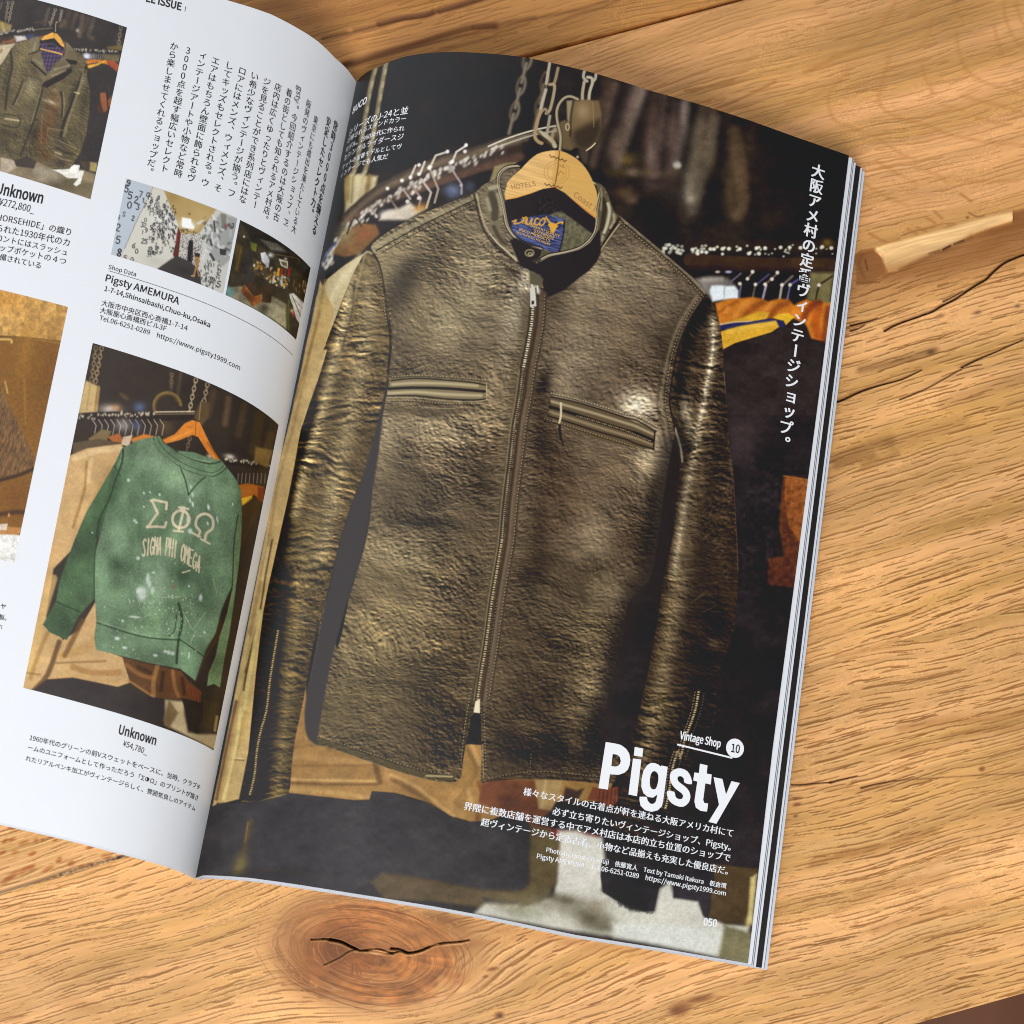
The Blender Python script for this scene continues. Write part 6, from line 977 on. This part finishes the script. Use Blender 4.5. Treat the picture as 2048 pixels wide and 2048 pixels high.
def grid_mesh(name, P, colour=None, material=None, parent=None, faces=None, smooth=True, uvflip=False):
    """a sheet from an (n, m, 3) array of points in millimetres; faces: optional (n-1, m-1) mask"""
    n, k = P.shape[:2]
    idx = np.arange(n * k).reshape(n, k)
    q = np.stack([idx[:-1, :-1], idx[1:, :-1], idx[1:, 1:], idx[:-1, 1:]], -1)
    if uvflip: q = q[..., ::-1]
    q = q[faces] if faces is not None else q.reshape(-1, 4)
    V = P.reshape(-1, 3); C_ = colour.reshape(-1, 3) if colour is not None else None
    if faces is not None:
        used, inv = np.unique(q, return_inverse=True); q = inv.reshape(-1, 4); V = V[used]; C_ = C_[used] if C_ is not None else None
    me = bpy.data.meshes.new(name)
    me.vertices.add(len(V)); me.vertices.foreach_set('co', (V * MM).astype(np.float32).ravel())
    me.loops.add(q.size); me.loops.foreach_set('vertex_index', q.astype(np.int32).ravel())
    me.polygons.add(len(q)); me.polygons.foreach_set('loop_start', np.arange(0, q.size, 4, dtype=np.int32)); me.polygons.foreach_set('loop_total', np.full(len(q), 4, np.int32))
    if smooth: me.polygons.foreach_set('use_smooth', np.ones(len(q), bool))
    me.update(calc_edges=True)
    if C_ is not None:
        at = me.attributes.new('ink', 'FLOAT_COLOR', 'POINT'); c4 = np.ones((len(V), 4), np.float32); c4[:, :3] = C_
        at.data.foreach_set('color', c4.ravel())
    if material: me.materials.append(material)
    o = bpy.data.objects.new(name, me); coll.objects.link(o)
    if parent: o.parent = parent
    return o

import os
SANS = None
try:
    SANS = bpy.data.fonts.load(os.path.join(bpy.utils.system_resource('DATAFILES'), 'fonts', 'Noto Sans CJK Regular.woff2'))
except Exception:
    SANS = None                                # Blender's built-in face serves instead

TEXT_CACHE = {}
def raw_text(body, bold, font):
    cu = bpy.data.curves.new('lettering', 'FONT'); cu.body = body; cu.offset = bold; cu.resolution_u = 3
    if font: cu.font = font
    ob = bpy.data.objects.new('lettering', cu); coll.objects.link(ob)
    me = bpy.data.meshes.new_from_object(ob.evaluated_get(bpy.context.evaluated_depsgraph_get()))
    v = np.empty(len(me.vertices) * 3); me.vertices.foreach_get('co', v); v = v.reshape(-1, 3)[:, :2]
    f = [tuple(p.vertices) for p in me.polygons]
    bpy.data.objects.remove(ob); bpy.data.curves.remove(cu); bpy.data.meshes.remove(me)
    return v, f
EM = 1.0
if SANS:
    EM = np.ptp(raw_text('口口', 0, SANS)[0][:, 0]) - np.ptp(raw_text('口', 0, SANS)[0][:, 0])
def text_verts(body, bold=0.0):
    """glyph outlines of some words, one em = 1"""
    key = (body, bold)
    if key not in TEXT_CACHE:
        latin = SANS and any(c.isascii() for c in body)
        k = EM if latin else 1.0
        v, f = raw_text(body, max(bold, 0.0) * k, SANS if latin else None)
        TEXT_CACHE[key] = (v / k, f)
    return TEXT_CACHE[key]

class Lettering:
    """one block of printed words: glyph outlines laid onto the page surface"""
    def __init__(s, double=0.022): s.v = []; s.f = []; s.n = 0; s.h = []; s.double = double
    def add(s, ap, f, heavy=None, d=None):
        if heavy is None and s.double and d is not None:      # heavier weight: a second impression beside the first
            s.add(ap + d * s.double, f, 0.02)
        s.h.append(np.full(len(ap), heavy or 0.0)); s.v.append(ap); s.f += [tuple(i + s.n for i in q) for q in f]; s.n += len(ap)
    def line(s, body, p0, p1, side, bold=0.0, hs=1.0, a0=None, dy=0.0):
        """a row of words from traced point p0 to p1 (left and right end of the baseline); a0 replaces p0's distance from the spine"""
        e = np.array(page_at(*p1, side))
        b = np.array([a0, e[1]]) if a0 is not None else np.array(page_at(*p0, side))
        v, f = text_verts(body, bold)
        x0, x1 = v[:, 0].min(), v[:, 0].max(); d = (e - b) / (x1 - x0); L = np.hypot(*d); nrm = np.array([-d[1], d[0]]) * hs
        s.add(b + (v[:, :1] - x0) * d + (v[:, 1:] + dy) * nrm, f, d=d)
    def column(s, body, p0, p1, side, bold=0.0, size=0.92, wx=1.0):
        """a column of vertical Japanese setting: p0 and p1 the traced centres of its first and last cell"""
        b = np.array(page_at(*p0, side)); e = np.array(page_at(*p1, side))
        cells = []                                                     # runs of Latin letters lie on their side in one cell
        for ch in body:
            lat = ch.isascii() and (ch.isalpha() or ch == '.')
            if lat and cells and cells[-1][1]: cells[-1][0] += ch
            else: cells.append([ch, lat])
        wts = np.array([0.52 * len(c) if lat else 1.0 for c, lat in cells]); cen = np.cumsum(wts) - wts / 2; span = cen[-1] - cen[0]
        d = (e - b) / span; L = np.hypot(*d); dn = d / L; rt = np.array([-dn[1], dn[0]])
        for (ch, lat), k in zip(cells, cen - cen[0]):
            if ch in ' 　': continue
            v, f = text_verts(ch, bold)
            c = np.array([0.5, 0.38])
            if ch.isascii(): c = np.array([(v[:, 0].min() + v[:, 0].max()) / 2, 0.36])
            q = (v - c) * L * size
            if ch == 'ー' or lat: q = np.stack([q[:, 1], -q[:, 0]], 1)
            if ch in '。、': q = q + np.array([0.55, 0.55]) * L * size
            if ch in 'ィァェォャュョッ': q = q + np.array([0.10, 0.06]) * L * size
            s.add(b + d * k + q[:, :1] * rt * wx - q[:, 1:] * dn, f, d=rt * L * wx)
    def outline(s, loops, side):
        """glyphs given by their traced outlines"""
        cu = bpy.data.curves.new('lettering', 'CURVE'); cu.dimensions = '2D'; cu.fill_mode = 'BOTH'
        for p in loops:
            q = np.array([page_at(x, y, side) for x, y in p]); sp = cu.splines.new('POLY'); sp.points.add(len(q) - 1); sp.use_cyclic_u = True
            for pt, (a, t) in zip(sp.points, q): pt.co = (a, t, 0, 1)
        ob = bpy.data.objects.new('lettering', cu); coll.objects.link(ob); me = bpy.data.meshes.new_from_object(ob.evaluated_get(bpy.context.evaluated_depsgraph_get()))
        v = np.empty(len(me.vertices) * 3); me.vertices.foreach_get('co', v); f = [tuple(p.vertices) for p in me.polygons]
        bpy.data.objects.remove(ob); bpy.data.curves.remove(cu); bpy.data.meshes.remove(me)
        s.add(v.reshape(-1, 3)[:, :2], f)
    def strip(s, pts, side, w, t_const=False):
        """a printed rule of width w (mm) through traced points"""
        P = [np.array(page_at(*p, side)) for p in pts]
        if t_const: P[-1][1] = P[0][1]
        n = 40; a = np.linspace(0, 1, n); c = P[0] + (P[-1] - P[0]) * a[:, None]
        d = (P[-1] - P[0]); d /= np.hypot(*d); q = np.array([-d[1], d[0]]) * w / 2
        s.add(np.concatenate([c - q, c + q]), [(i, i + 1, n + i + 1, n + i) for i in range(n - 1)])
    def disc(s, p, side, r):
        c = np.array(page_at(*p, side)); t = np.linspace(0, 2 * np.pi, 49)[:-1]
        s.add(c + r * np.stack([np.cos(t), np.sin(t)], 1), [tuple(range(48))])
    def build(s, name, material, parent, lift=0.07):
        V = np.concatenate(s.v); P = surf(V[:, 0], V[:, 1], lift + np.concatenate(s.h))
        me = bpy.data.meshes.new(name); me.from_pydata((P * MM).tolist(), [], s.f); me.update(); me.materials.append(material)
        o = bpy.data.objects.new(name, me); coll.objects.link(o); o.parent = parent
        return o

def root(name, label, cat, loc=(0, 0, 0)):
    o = bpy.data.objects.new(name, None); coll.objects.link(o); o.location = loc; o['label'] = label; o['category'] = cat; o.empty_display_size = 0.05
    return o

# ---------------------------------------------------------------- the oak table
def build_table():
    tb = root('wooden_table', 'rustic oiled oak table top of wide boards with knots and cracks under the open magazine', 'table')
    lines = [((1053, 112), (1471, 0)), ((0, 1787), (2048, 1212)), ((1833.5, 2048), (2048, 1987.5))]
    L = []
    for p, q in lines:
        a, b = table_at(*p), table_at(*q); d = (b - a) / np.linalg.norm(b - a); L.append((a - d * np.dot(a, d), d))
    ctr = [table_at(*p) for p in ((-30, -30), (2078, -30), (2078, 2078), (-30, 2078))]
    d0 = L[1][1]; us = [float(np.dot(c, d0)) for c in ctr]; u0, u1 = min(us), max(us)
    STEP = WOOD_STEP
    U = np.concatenate([np.arange(u0 - 420, u0 - 12, 5.0), np.arange(u0 - 12, u1 + 12, STEP), np.arange(u1 + 12, u1 + 420, 5.0)])
    d = d0; nrm = np.array([-d[1], d[0]])
    top_a = L[0][0] + nrm * 165.0
    far_lim = max(float(np.dot(c - L[0][0], nrm)) for c in ctr) + 10
    bands = [(L[0], (top_a, L[0][1]), far_lim, 1.5, 0), (L[1], L[0], None, 0.02, 1), (L[2], L[1], None, 0.0, 2)]
    for (pa, da), (pb, db), lim, gap, board in bands:
        Aq = pa + U[:, None] * da + nrm * (gap * .5 if board < 2 else 0); Bq = pb + U[:, None] * db - nrm * (0.75 if board == 1 else (0.01 if board == 2 else 0))
        width = float(np.mean(np.linalg.norm(Bq - Aq, axis=1)))
        dd = np.arange(0.6, lim if lim else width - 0.6, STEP)
        if lim: dd = np.concatenate([dd, np.arange(lim, width - 0.6, 4.0)])
        W = np.concatenate([[0, 0, .15], dd, [width - .15, width, width]]) / width
        zed = np.zeros(len(W)); zed[0] = zed[-1] = -28; e0, e1 = (.7, .7) if board == 0 else ((.03, .7) if board == 1 else (.9, .03)); zed[1], zed[2], zed[-2], zed[-3] = -e0, -e0 * .3, -e1, -e1 * .3
        XY = Aq[None] * (1 - W)[:, None, None] + Bq[None] * W[:, None, None]
        P = np.concatenate([XY, np.zeros(XY.shape[:2] + (1,))], -1)
        X, Y = to_print(P)
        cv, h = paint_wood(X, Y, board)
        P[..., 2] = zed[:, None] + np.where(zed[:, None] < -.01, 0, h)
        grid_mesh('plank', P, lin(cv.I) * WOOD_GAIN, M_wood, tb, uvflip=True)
    return tb

# ---------------------------------------------------------------- the magazine
EDGES = {}
def sheet(side, amax, t0, t1, lift, n=110):
    """a lower sheet: t0 and t1 are its offsets from the bottom and top edge of the page above it"""
    a = np.linspace(0.02, 1, n) ** 1.3 * amax; ea, et, eb = EDGES[side]; tp = np.interp(a, ea, et) + t1; bt = np.interp(a, ea, eb) + t0
    k = np.linspace(0, 1, 40); T_ = bt[:, None] + (tp - bt)[:, None] * k; A_ = side * a[:, None] + 0 * T_
    P = surf(A_, T_); P[..., 2] += lift
    return P

def build_magazine():
    mg = root('open_magazine', 'open glossy fashion magazine with a brown leather jacket filling its right page', 'magazine')
    # right page: one printed sheet; its outline follows the traced page edge
    step = PAGE_STEP
    def edge(pts, side):
        q = np.array([page_at(x, y, side) for x, y in pts]); o = np.argsort(np.abs(q[:, 0])); return np.abs(q[o, 0]), q[o, 1]
    aT, tT = edge([(760, 133), (810, 113), (872, 105), (960, 106), (1051, 115), (1180, 144), (1299, 181), (1400, 209), (1500, 241), (1600, 277), (1698, 311)], 1)
    aB, tB = edge([(406, 1751), (500, 1756), (600, 1770), (700, 1786), (862, 1812), (950, 1828), (1152, 1870), (1330, 1898), (1496, 1927)], 1)
    a = np.concatenate([[0.02], np.arange(step, 210, step), [210.0]])
    top = np.interp(a, np.r_[0, aT], np.r_[H, tT]); bot = np.interp(a, np.r_[0, aB], np.r_[0, tB])
    EDGES[1] = (a, top, bot)
    k = np.linspace(0, 1, int(H / step))
    fe = np.array([page_at(x, y, 1) for x, y in [(1496, 1927), (1545, 1500), (1595, 1120), (1640, 775), (1698, 311)]]); sc = np.interp(k * H, fe[:, 1], fe[:, 0]) / 210.0
    AA = a[:, None] * (1 + (sc - 1)[None, :] * sstep(90, 210, a)[:, None]); TT = bot[:, None] + (top - bot)[:, None] * k[None, :]
    P = surf(AA, TT); X, Y = to_print(P)
    cv = paint_right(X, Y); cv, jm, hm = paint_jacket(cv)
    ink = deveil(lin(cv.I))
    fm = lambda m: (m[:-1, :-1] + m[1:, :-1] + m[1:, 1:] + m[:-1, 1:]) > 2.0
    fj = fm(jm) & ~fm(hm); fh = fm(hm)
    rp = grid_mesh('right_page', P, ink, M_print, mg, ~(fj | fh)); rp['label'] = 'full page shop photograph printed edge to edge'
    o = grid_mesh('jacket_picture', P, ink, M_print, rp, fj); o['label'] = 'printed brown leather zip jacket with two chest pockets'
    o = grid_mesh('hanger_picture', P, ink, M_print, rp, fh); o['label'] = 'printed pale wooden clothes hanger'
    del cv, P, X, Y, ink
    # left page: white sheet with printed pictures
    aT, tT = edge([(453, 0), (543, 29), (616, 69), (636, 83), (670, 116), (690, 134), (703, 150)], -1)
    aB, tB = edge([(0, 1644.6), (155, 1681), (230, 1701), (310, 1722), (360, 1739)], -1)
    a = np.concatenate([[0.02], np.linspace(.3, 210, 420)]); top = np.interp(a, np.r_[0, aT, 210], np.r_[H, tT, tT[-1]]); bot = np.interp(a, np.r_[0, aB, 210], np.r_[0, tB, tB[-1]])
    EDGES[-1] = (a, top, bot)
    k = np.linspace(0, 1, 60); TT = bot[:, None] + (top - bot)[:, None] * k
    lp = grid_mesh('left_page', surf(-a[:, None] + 0 * TT, TT), None, M_paper, mg, uvflip=True); lp['label'] = 'white page with small pictures and columns of Japanese text'
    pics = [('jacket_photo', 'small printed photo of an old olive leather coat', paint_brown_jacket, (-150, -45), (254, 55), (181, 398.6), (-260, 281)),
            ('corridor_photo', 'printed photo of a corridor covered with black numbers', paint_corridor, (252.5, 357), (474.6, 436.6), (446, 588), (222, 509)),
            ('shop_photo', 'printed photo of a dim crowded shop interior', paint_shop, (480, 440), (621, 536), (592, 680), (451, 590)),
            ('fabric_photo', 'printed close-up photo of golden brown suede', paint_gold, (-120, 553), (136, 614), (28, 1126), (-230, 1062)),
            ('sweatshirt_photo', 'printed photo of a green paint-splashed sweatshirt on a hanger', paint_sweatshirt, (185.5, 686), (557, 850), (427, 1501), (46.5, 1375.5))]
    for name, lab, fn, *c in pics:
        q = np.array([page_at(x, y, -1) for x, y in c])
        w = max(np.hypot(*(q[1] - q[0])), np.hypot(*(q[2] - q[3]))); hgt = max(np.hypot(*(q[3] - q[0])), np.hypot(*(q[2] - q[1])))
        u = np.linspace(0, 1, int(w / step))[:, None, None]; v = np.linspace(0, 1, int(hgt / step))[None, :, None]
        S = (q[0] * (1 - u) + q[1] * u) * (1 - v) + (q[3] * (1 - u) + q[2] * u) * v
        P = surf(S[..., 0], S[..., 1], 0.03); X, Y = to_print(P)
        o = grid_mesh(name, P, deveil(lin(fn(X, Y).I), .4), M_print, lp, uvflip=False); o['label'] = lab
    return mg, rp, lp

def build_lettering(rp, lp):
    f1 = lambda s: tuple(F_(s)[0]); fn = frame(0, 0, 2.76); fo = frame(0, 600, 2.76); fq = frame(0, 1300, 2.583)
    n = lambda s: tuple(fn(s)[0]); q = lambda s: tuple(fq(s)[0]); o_ = lambda s: tuple(fo(s)[0])
    def blk(name, parent, material, rows, **kw):
        T = Lettering(kw.pop('double', 0.022))
        for r in rows: T.line(*r[:3], 1 if parent is rp else -1, **{**kw, **(r[3] if len(r) > 3 else {})})
        return T.build(name, material, parent)
    T = Lettering(.035); T.column('大阪アメ村の定番ヴィンテージショップ。', (1636, 343), (1567, 885), 1, bold=.012, size=.98); T.build('vertical_title', M_white, rp)
    T = Lettering(); ft = frame(1180, 1440, 3.4125)
    T.outline([ft("107,150 170,160 210,170 245,195 267,228 275,270 271,305 258,338 235,360 195,374 135,370 122,475 58,465"), ft("155,232 185,237 203,252 210,280 204,300 190,314 170,318 145,314")], 1)
    for p in ("293,262 350,270 320,520 262,508", "305,183 363,195 357,252 299,242", "750,298 802,310 796,365 830,372 824,440 787,432 772,545 780,566 806,570 798,625 755,620 722,598 712,555 732,420 704,412 712,358 743,362", "843,390 903,402 928,508 965,417 1022,430 862,708 808,695 880,578"): T.outline([ft(p)], 1)
    T.outline([smooth_pts(ft("620,330 665,350 690,395 694,438 645,428 640,400 620,383 600,388 597,405 610,425 650,455 675,485 685,525 672,565 640,590 605,590 560,570 532,535 525,485 575,490 582,520 600,538 625,538 635,520 625,500 585,470 560,440 545,400 550,360 580,335"), True, 2)], 1)
    T.outline([ft("440,293 465,303 483,318 487,310 530,320 500,545 490,588 462,616 420,627 375,615 345,585 337,545 338,523 387,524 393,550 410,570 430,573 447,560 455,532 459,508 430,530 395,525 365,500 350,455 352,400 365,345 390,308 415,293"), smooth_pts(ft("435,348 460,362 467,395 460,440 447,470 425,472 410,452 408,410 415,370"), True, 2)], 1)
    T.build('headline', M_white, rp)
    T = Lettering(.05); T.line('Vintage Shop', f1('1128,214'), f1('1352,262'), 1, bold=.012, hs=1.5); T.strip([f1('1115,245'), f1('1420,320')], 1, .62); T.disc(f1('1435,266'), 1, 3.45); T.build('series_title', M_white, rp)
    T = Lettering(); T.line('10', f1('1412,286'), f1('1458,294'), 1, bold=.015, hs=1.25); T.build('issue_number', M_ink, rp, .11)
    blk('lead_paragraph', rp, M_white, [('様々なスタイルの古着点が軒を連ねる大阪アメリカ村にて', f1('264,524'), f1('1420,756')), ('必ず立ち寄りたいヴィンテージショップ、Pigsty。', f1('425,632'), f1('1408,832')),
        ('界隈に複数店舗を運営する中でアメ村店は本店的立ち位置のショップで', (927, 1619), f1('1405,893')), ('超ヴィンテージから定番古着、小物など品揃えも充実した優良店だ。', f1('30,692'), f1('1392,964'))], dy=.06, double=.04)
    blk('credit_lines', rp, M_white, [('Photo by Hiroto Yorifuji　依藤寛人　Text by Tamaki Itakura　板倉環', f1('392,838'), f1('1385,1040')), ('Pigsty AMEMURA　Tel.06-6251-0289　https://www.pigsty1999.com', f1('340,873'), f1('1382,1080'))], bold=.004)
    blk('page_number', rp, M_white, [('050', tuple(L_('1138,1600')[0]), tuple(L_('1286,1622')[0]))], bold=.02, hs=1.1)
    g = lambda s: tuple(G(s)[0])
    blk('jacket_caption', rp, M_white, [('シリーズのJ-24と並', None, g('690,757')), ('び称されるスタンドカラー', None, g('668,838')), ('モデル。1960年代に作られ', None, g('652,944')), ('たシングルライダースジ', None, g('640,1040')), ('ケットの定番モデルとしてヴ', None, g('622,1144')), ('ィンテージでも人気だ', None, g('470,1255'))], a0=4.5, double=.03)
    blk('brand_caption', rp, M_white, [('BUCO', None, g('236,640'))], bold=.03, a0=3.5)
    hh = lambda s: tuple(Hh(s)[0])
    blk('label_lettering', rp, M_gold, [('GARMENT QUALITY', hh('505,1112'), hh('890,1258')), ('STEERHIDE', hh('558,1186'), hh('822,1286')), ('BUCO PRODUCTS', hh('374,1166'), hh('765,1312')), ('SOUTHFIELD, MICHIGAN', hh('335,1200'), hh('768,1358'))], bold=.012)
    blk('hanger_stamp', rp, M_stamp, [('Coast T', hh('1068,722'), hh('1352,934')), ('HOTELS', hh('282,640'), hh('590,592'))])
    # left page
    blk('running_head', lp, M_ink, [('EE ISSUE', n('805,8'), n('998,58'))], bold=.03, hs=1.2)
    T = Lettering(); T.strip([n('1026,36'), n('1020,64')], -1, .22); T.build('head_rule', M_ink, lp)
    T = Lettering(.06)
    for s, a, b in [('常時3000点を揃える', '1850,695', '1735,1268'), ('安定したセレクト力。', '1812,672', '1718,1172')]: T.column(s, n(a), n(b), -1, bold=.006, size=1.0, wx=.62)
    T.build('bold_lead', M_ink, lp)
    T = Lettering()
    for s, a, b in [('東京にも進出を果たしている大', '1742,662', '1622,1265'), ('阪発のヴィンテージショップ、Pi', '1703,575', '1577,1228'), ('gsty。今回紹介するのは大阪の古', '1647,525', '1525,1197'), ('着の街としても知られるアメ村店。', '1595,512', '1464,1208'),
                    ('店内は広くゆったりとヴィンテー', '1534,482', '1408,1130'), ('ジを見ることができ系列店にはな', '1472,452', '1340,1100'), ('い希少なヴィンテージが揃う。フ', '1405,420', '1278,1066'), ('ロアにはメンズ、ウィメンズ、そ', '1337,392', '1203,1038'),
                    ('してキッズもセレクトされる。ウ', '1265,362', '1132,1008'), ('エアはもちろん壁面に飾られるヴ', '1190,336', '1055,982'), ('ィンテージアートや小物など常時', '1118,306', '983,956'), ('3000点を超す幅広いセレクト', '1037,280', '908,930'), ('から楽しませてくれるショップだ。', '960,256', '826,945')]:
        x_ = float(a.split(',')[0]); T.column(s, n(a), n(b), -1, size=.98, wx=float(np.interp(x_, [1400, 1750], [1.0, .66])))
    T.build('body_text', M_ink, lp)
    blk('upper_caption_title', lp, M_ink, [('Unknown', (-9, 387), (84, 407))], bold=.022, hs=1.35)
    blk('upper_price', lp, M_ink, [('¥272,800_', n('-8,1131'), n('188,1177'))], hs=1.2)
    blk('upper_caption', lp, M_ink, [('HORSEHIDE」の織り', n('-18,1214'), n('388,1300')), ('られた1930年代のカ', n('-20,1274'), n('380,1358')), ('ロントにはスラッシュ', n('-22,1326'), n('368,1410')), ('ップポケットの４つ', n('-2,1382'), n('360,1460')), ('備されている', n('-4,1432'), n('222,1482'))])
    blk('shop_data_title', lp, M_ink, [('Shop Data', n('597,1484'), n('748,1527'))])
    T = Lettering(); T.strip([n('600,1495'), o_('1615,305')], -1, .16); T.build('shop_data_rule', M_ink, lp)
    blk('shop_name', lp, M_ink, [('Pigsty AMEMURA', n('580,1552'), n('985,1682')), ('1-7-14,Shinsaibashi,Chuo-ku,Osaka', n('575,1605'), n('1157,1808'))], bold=.012)
    blk('shop_address', lp, M_ink, [('大阪市中央区西心斎橋1-7-14', n('558,1684'), n('1032,1826')), ('大阪屋心斎橋西ビル3F', n('550,1724'), n('915,1828')), ('Tel.06-6251-0289　https://www.pigsty1999.com', n('547,1766'), o_('1322,388'))])
    blk('lower_caption_title', lp, M_ink, [('Unknown', q('610,432'), q('802,492'))], bold=.022, hs=1.4)
    blk('lower_price', lp, M_ink, [('¥54,780_', q('633,495'), q('757,541'))], hs=1.25)
    blk('lower_caption', lp, M_ink, [('1960年代のグリーンの前Vスウェットをベースに、当時、クラブチ', q('152,464'), q('1031,724')), ('ームのユニフォームとして作っただろう「ΣΦΩ」のプリントが施さ', q('142,514'), q('1020,778')), ('れたリアルペンキ加工がヴィンテージらしく、雰囲気良しのアイテム', q('131,570'), q('1006,831'))])
    blk('fabric_caption', lp, M_ink, [('ャ', o_('2,1700'), o_('30,1705')), ('製。', o_('-8,1762'), o_('34,1768')), ('れ', o_('-12,1810'), o_('12,1815'))])

def build_block(mg):
    # right stack: lower sheets creep outwards; left stack the same, mostly out of frame; the grey right sheets are painted gap shade
    right = [(0.75, M_edge), (1.15, M_grey), (1.55, M_edge), (1.95, M_grey), (2.9, M_edge), (5.25, M_dark), (6.15, M_edge), (6.5, M_grey)]
    z = -0.35
    for i, (ex, m_) in enumerate(right):
        P = sheet(1, 210 + ex, -0.20 * (i + 1) if m_ is M_edge else -0.2 * i - .12, -.25 - ex * .28, z)
        o = grid_mesh('lower_sheet', P, None, m_, mg)
        if m_ is M_dark: o['label'] = 'black printed sheet edge in the page stack'
        z -= 0.42
    P = sheet(1, 217.7, -1.75, -2.4, z - .2); o = grid_mesh('cover', P, None, M_cover, mg); o['label'] = 'pale bluish back cover under the right pages'
    zl = -0.35
    for i in range(4):
        P = sheet(-1, 210 + .8 * i, -0.28 * (i + 1), -.3, zl); grid_mesh('lower_sheet', P, None, M_edge, mg, uvflip=True); zl -= .5
    # solid bodies of the two page stacks, so that nothing is hollow underneath
    for side, top_z, amax, inset in ((1, z - .5, 216.8, -1.2), (-1, zl - .1, 211, -.8)):
        P = sheet(side, amax, inset, -3.0, top_z, 60); P[..., 2] = np.maximum(P[..., 2], .5)
        B = P.copy(); B[..., 2] = 0.35
        ring = np.concatenate([P[:1] * 0 + B[:1], P, B[-1:]], 0)
        c0 = ring[:, :1].copy(); c0[..., 2] = .35; c1 = ring[:, -1:].copy(); c1[..., 2] = .35
        full = np.concatenate([c0, ring, c1], 1)
        grid_mesh('page_block', full, None, M_edge, mg, smooth=False, uvflip=side < 0)

def build_floor():
    g = np.linspace(-2500, 2500, 3); A_, B_ = np.meshgrid(g, g, indexing='ij')
    mt = bpy.data.materials.new('dark_floor_boards'); mt.use_nodes = True; nt = mt.node_tree; b = nt.nodes['Principled BSDF']
    tc = nt.nodes.new('ShaderNodeTexCoord'); mp = nt.nodes.new('ShaderNodeMapping'); mp.inputs['Scale'].default_value = (9, 1.2, 1); mp.inputs['Rotation'].default_value = (0, 0, 0.5)
    no = nt.nodes.new('ShaderNodeTexNoise'); no.inputs['Scale'].default_value = 3; no.inputs['Detail'].default_value = 4
    cr = nt.nodes.new('ShaderNodeValToRGB'); cr.color_ramp.elements[0].color = (0.085, 0.026, 0.009, 1); cr.color_ramp.elements[1].color = (0.22, 0.075, 0.025, 1)
    nt.links.new(tc.outputs['Object'], mp.inputs['Vector']); nt.links.new(mp.outputs['Vector'], no.inputs['Vector']); nt.links.new(no.outputs['Fac'], cr.inputs['Fac']); nt.links.new(cr.outputs['Color'], b.inputs['Base Color'])
    b.inputs['Roughness'].default_value = 0.5
    o = grid_mesh('floor', np.stack([A_, B_, 0 * A_ - 720], -1), None, mt); o['kind'] = 'structure'
    return o

build_floor()
build_table()
mg, rp, lp = build_magazine()
build_lettering(rp, lp)
build_block(mg)
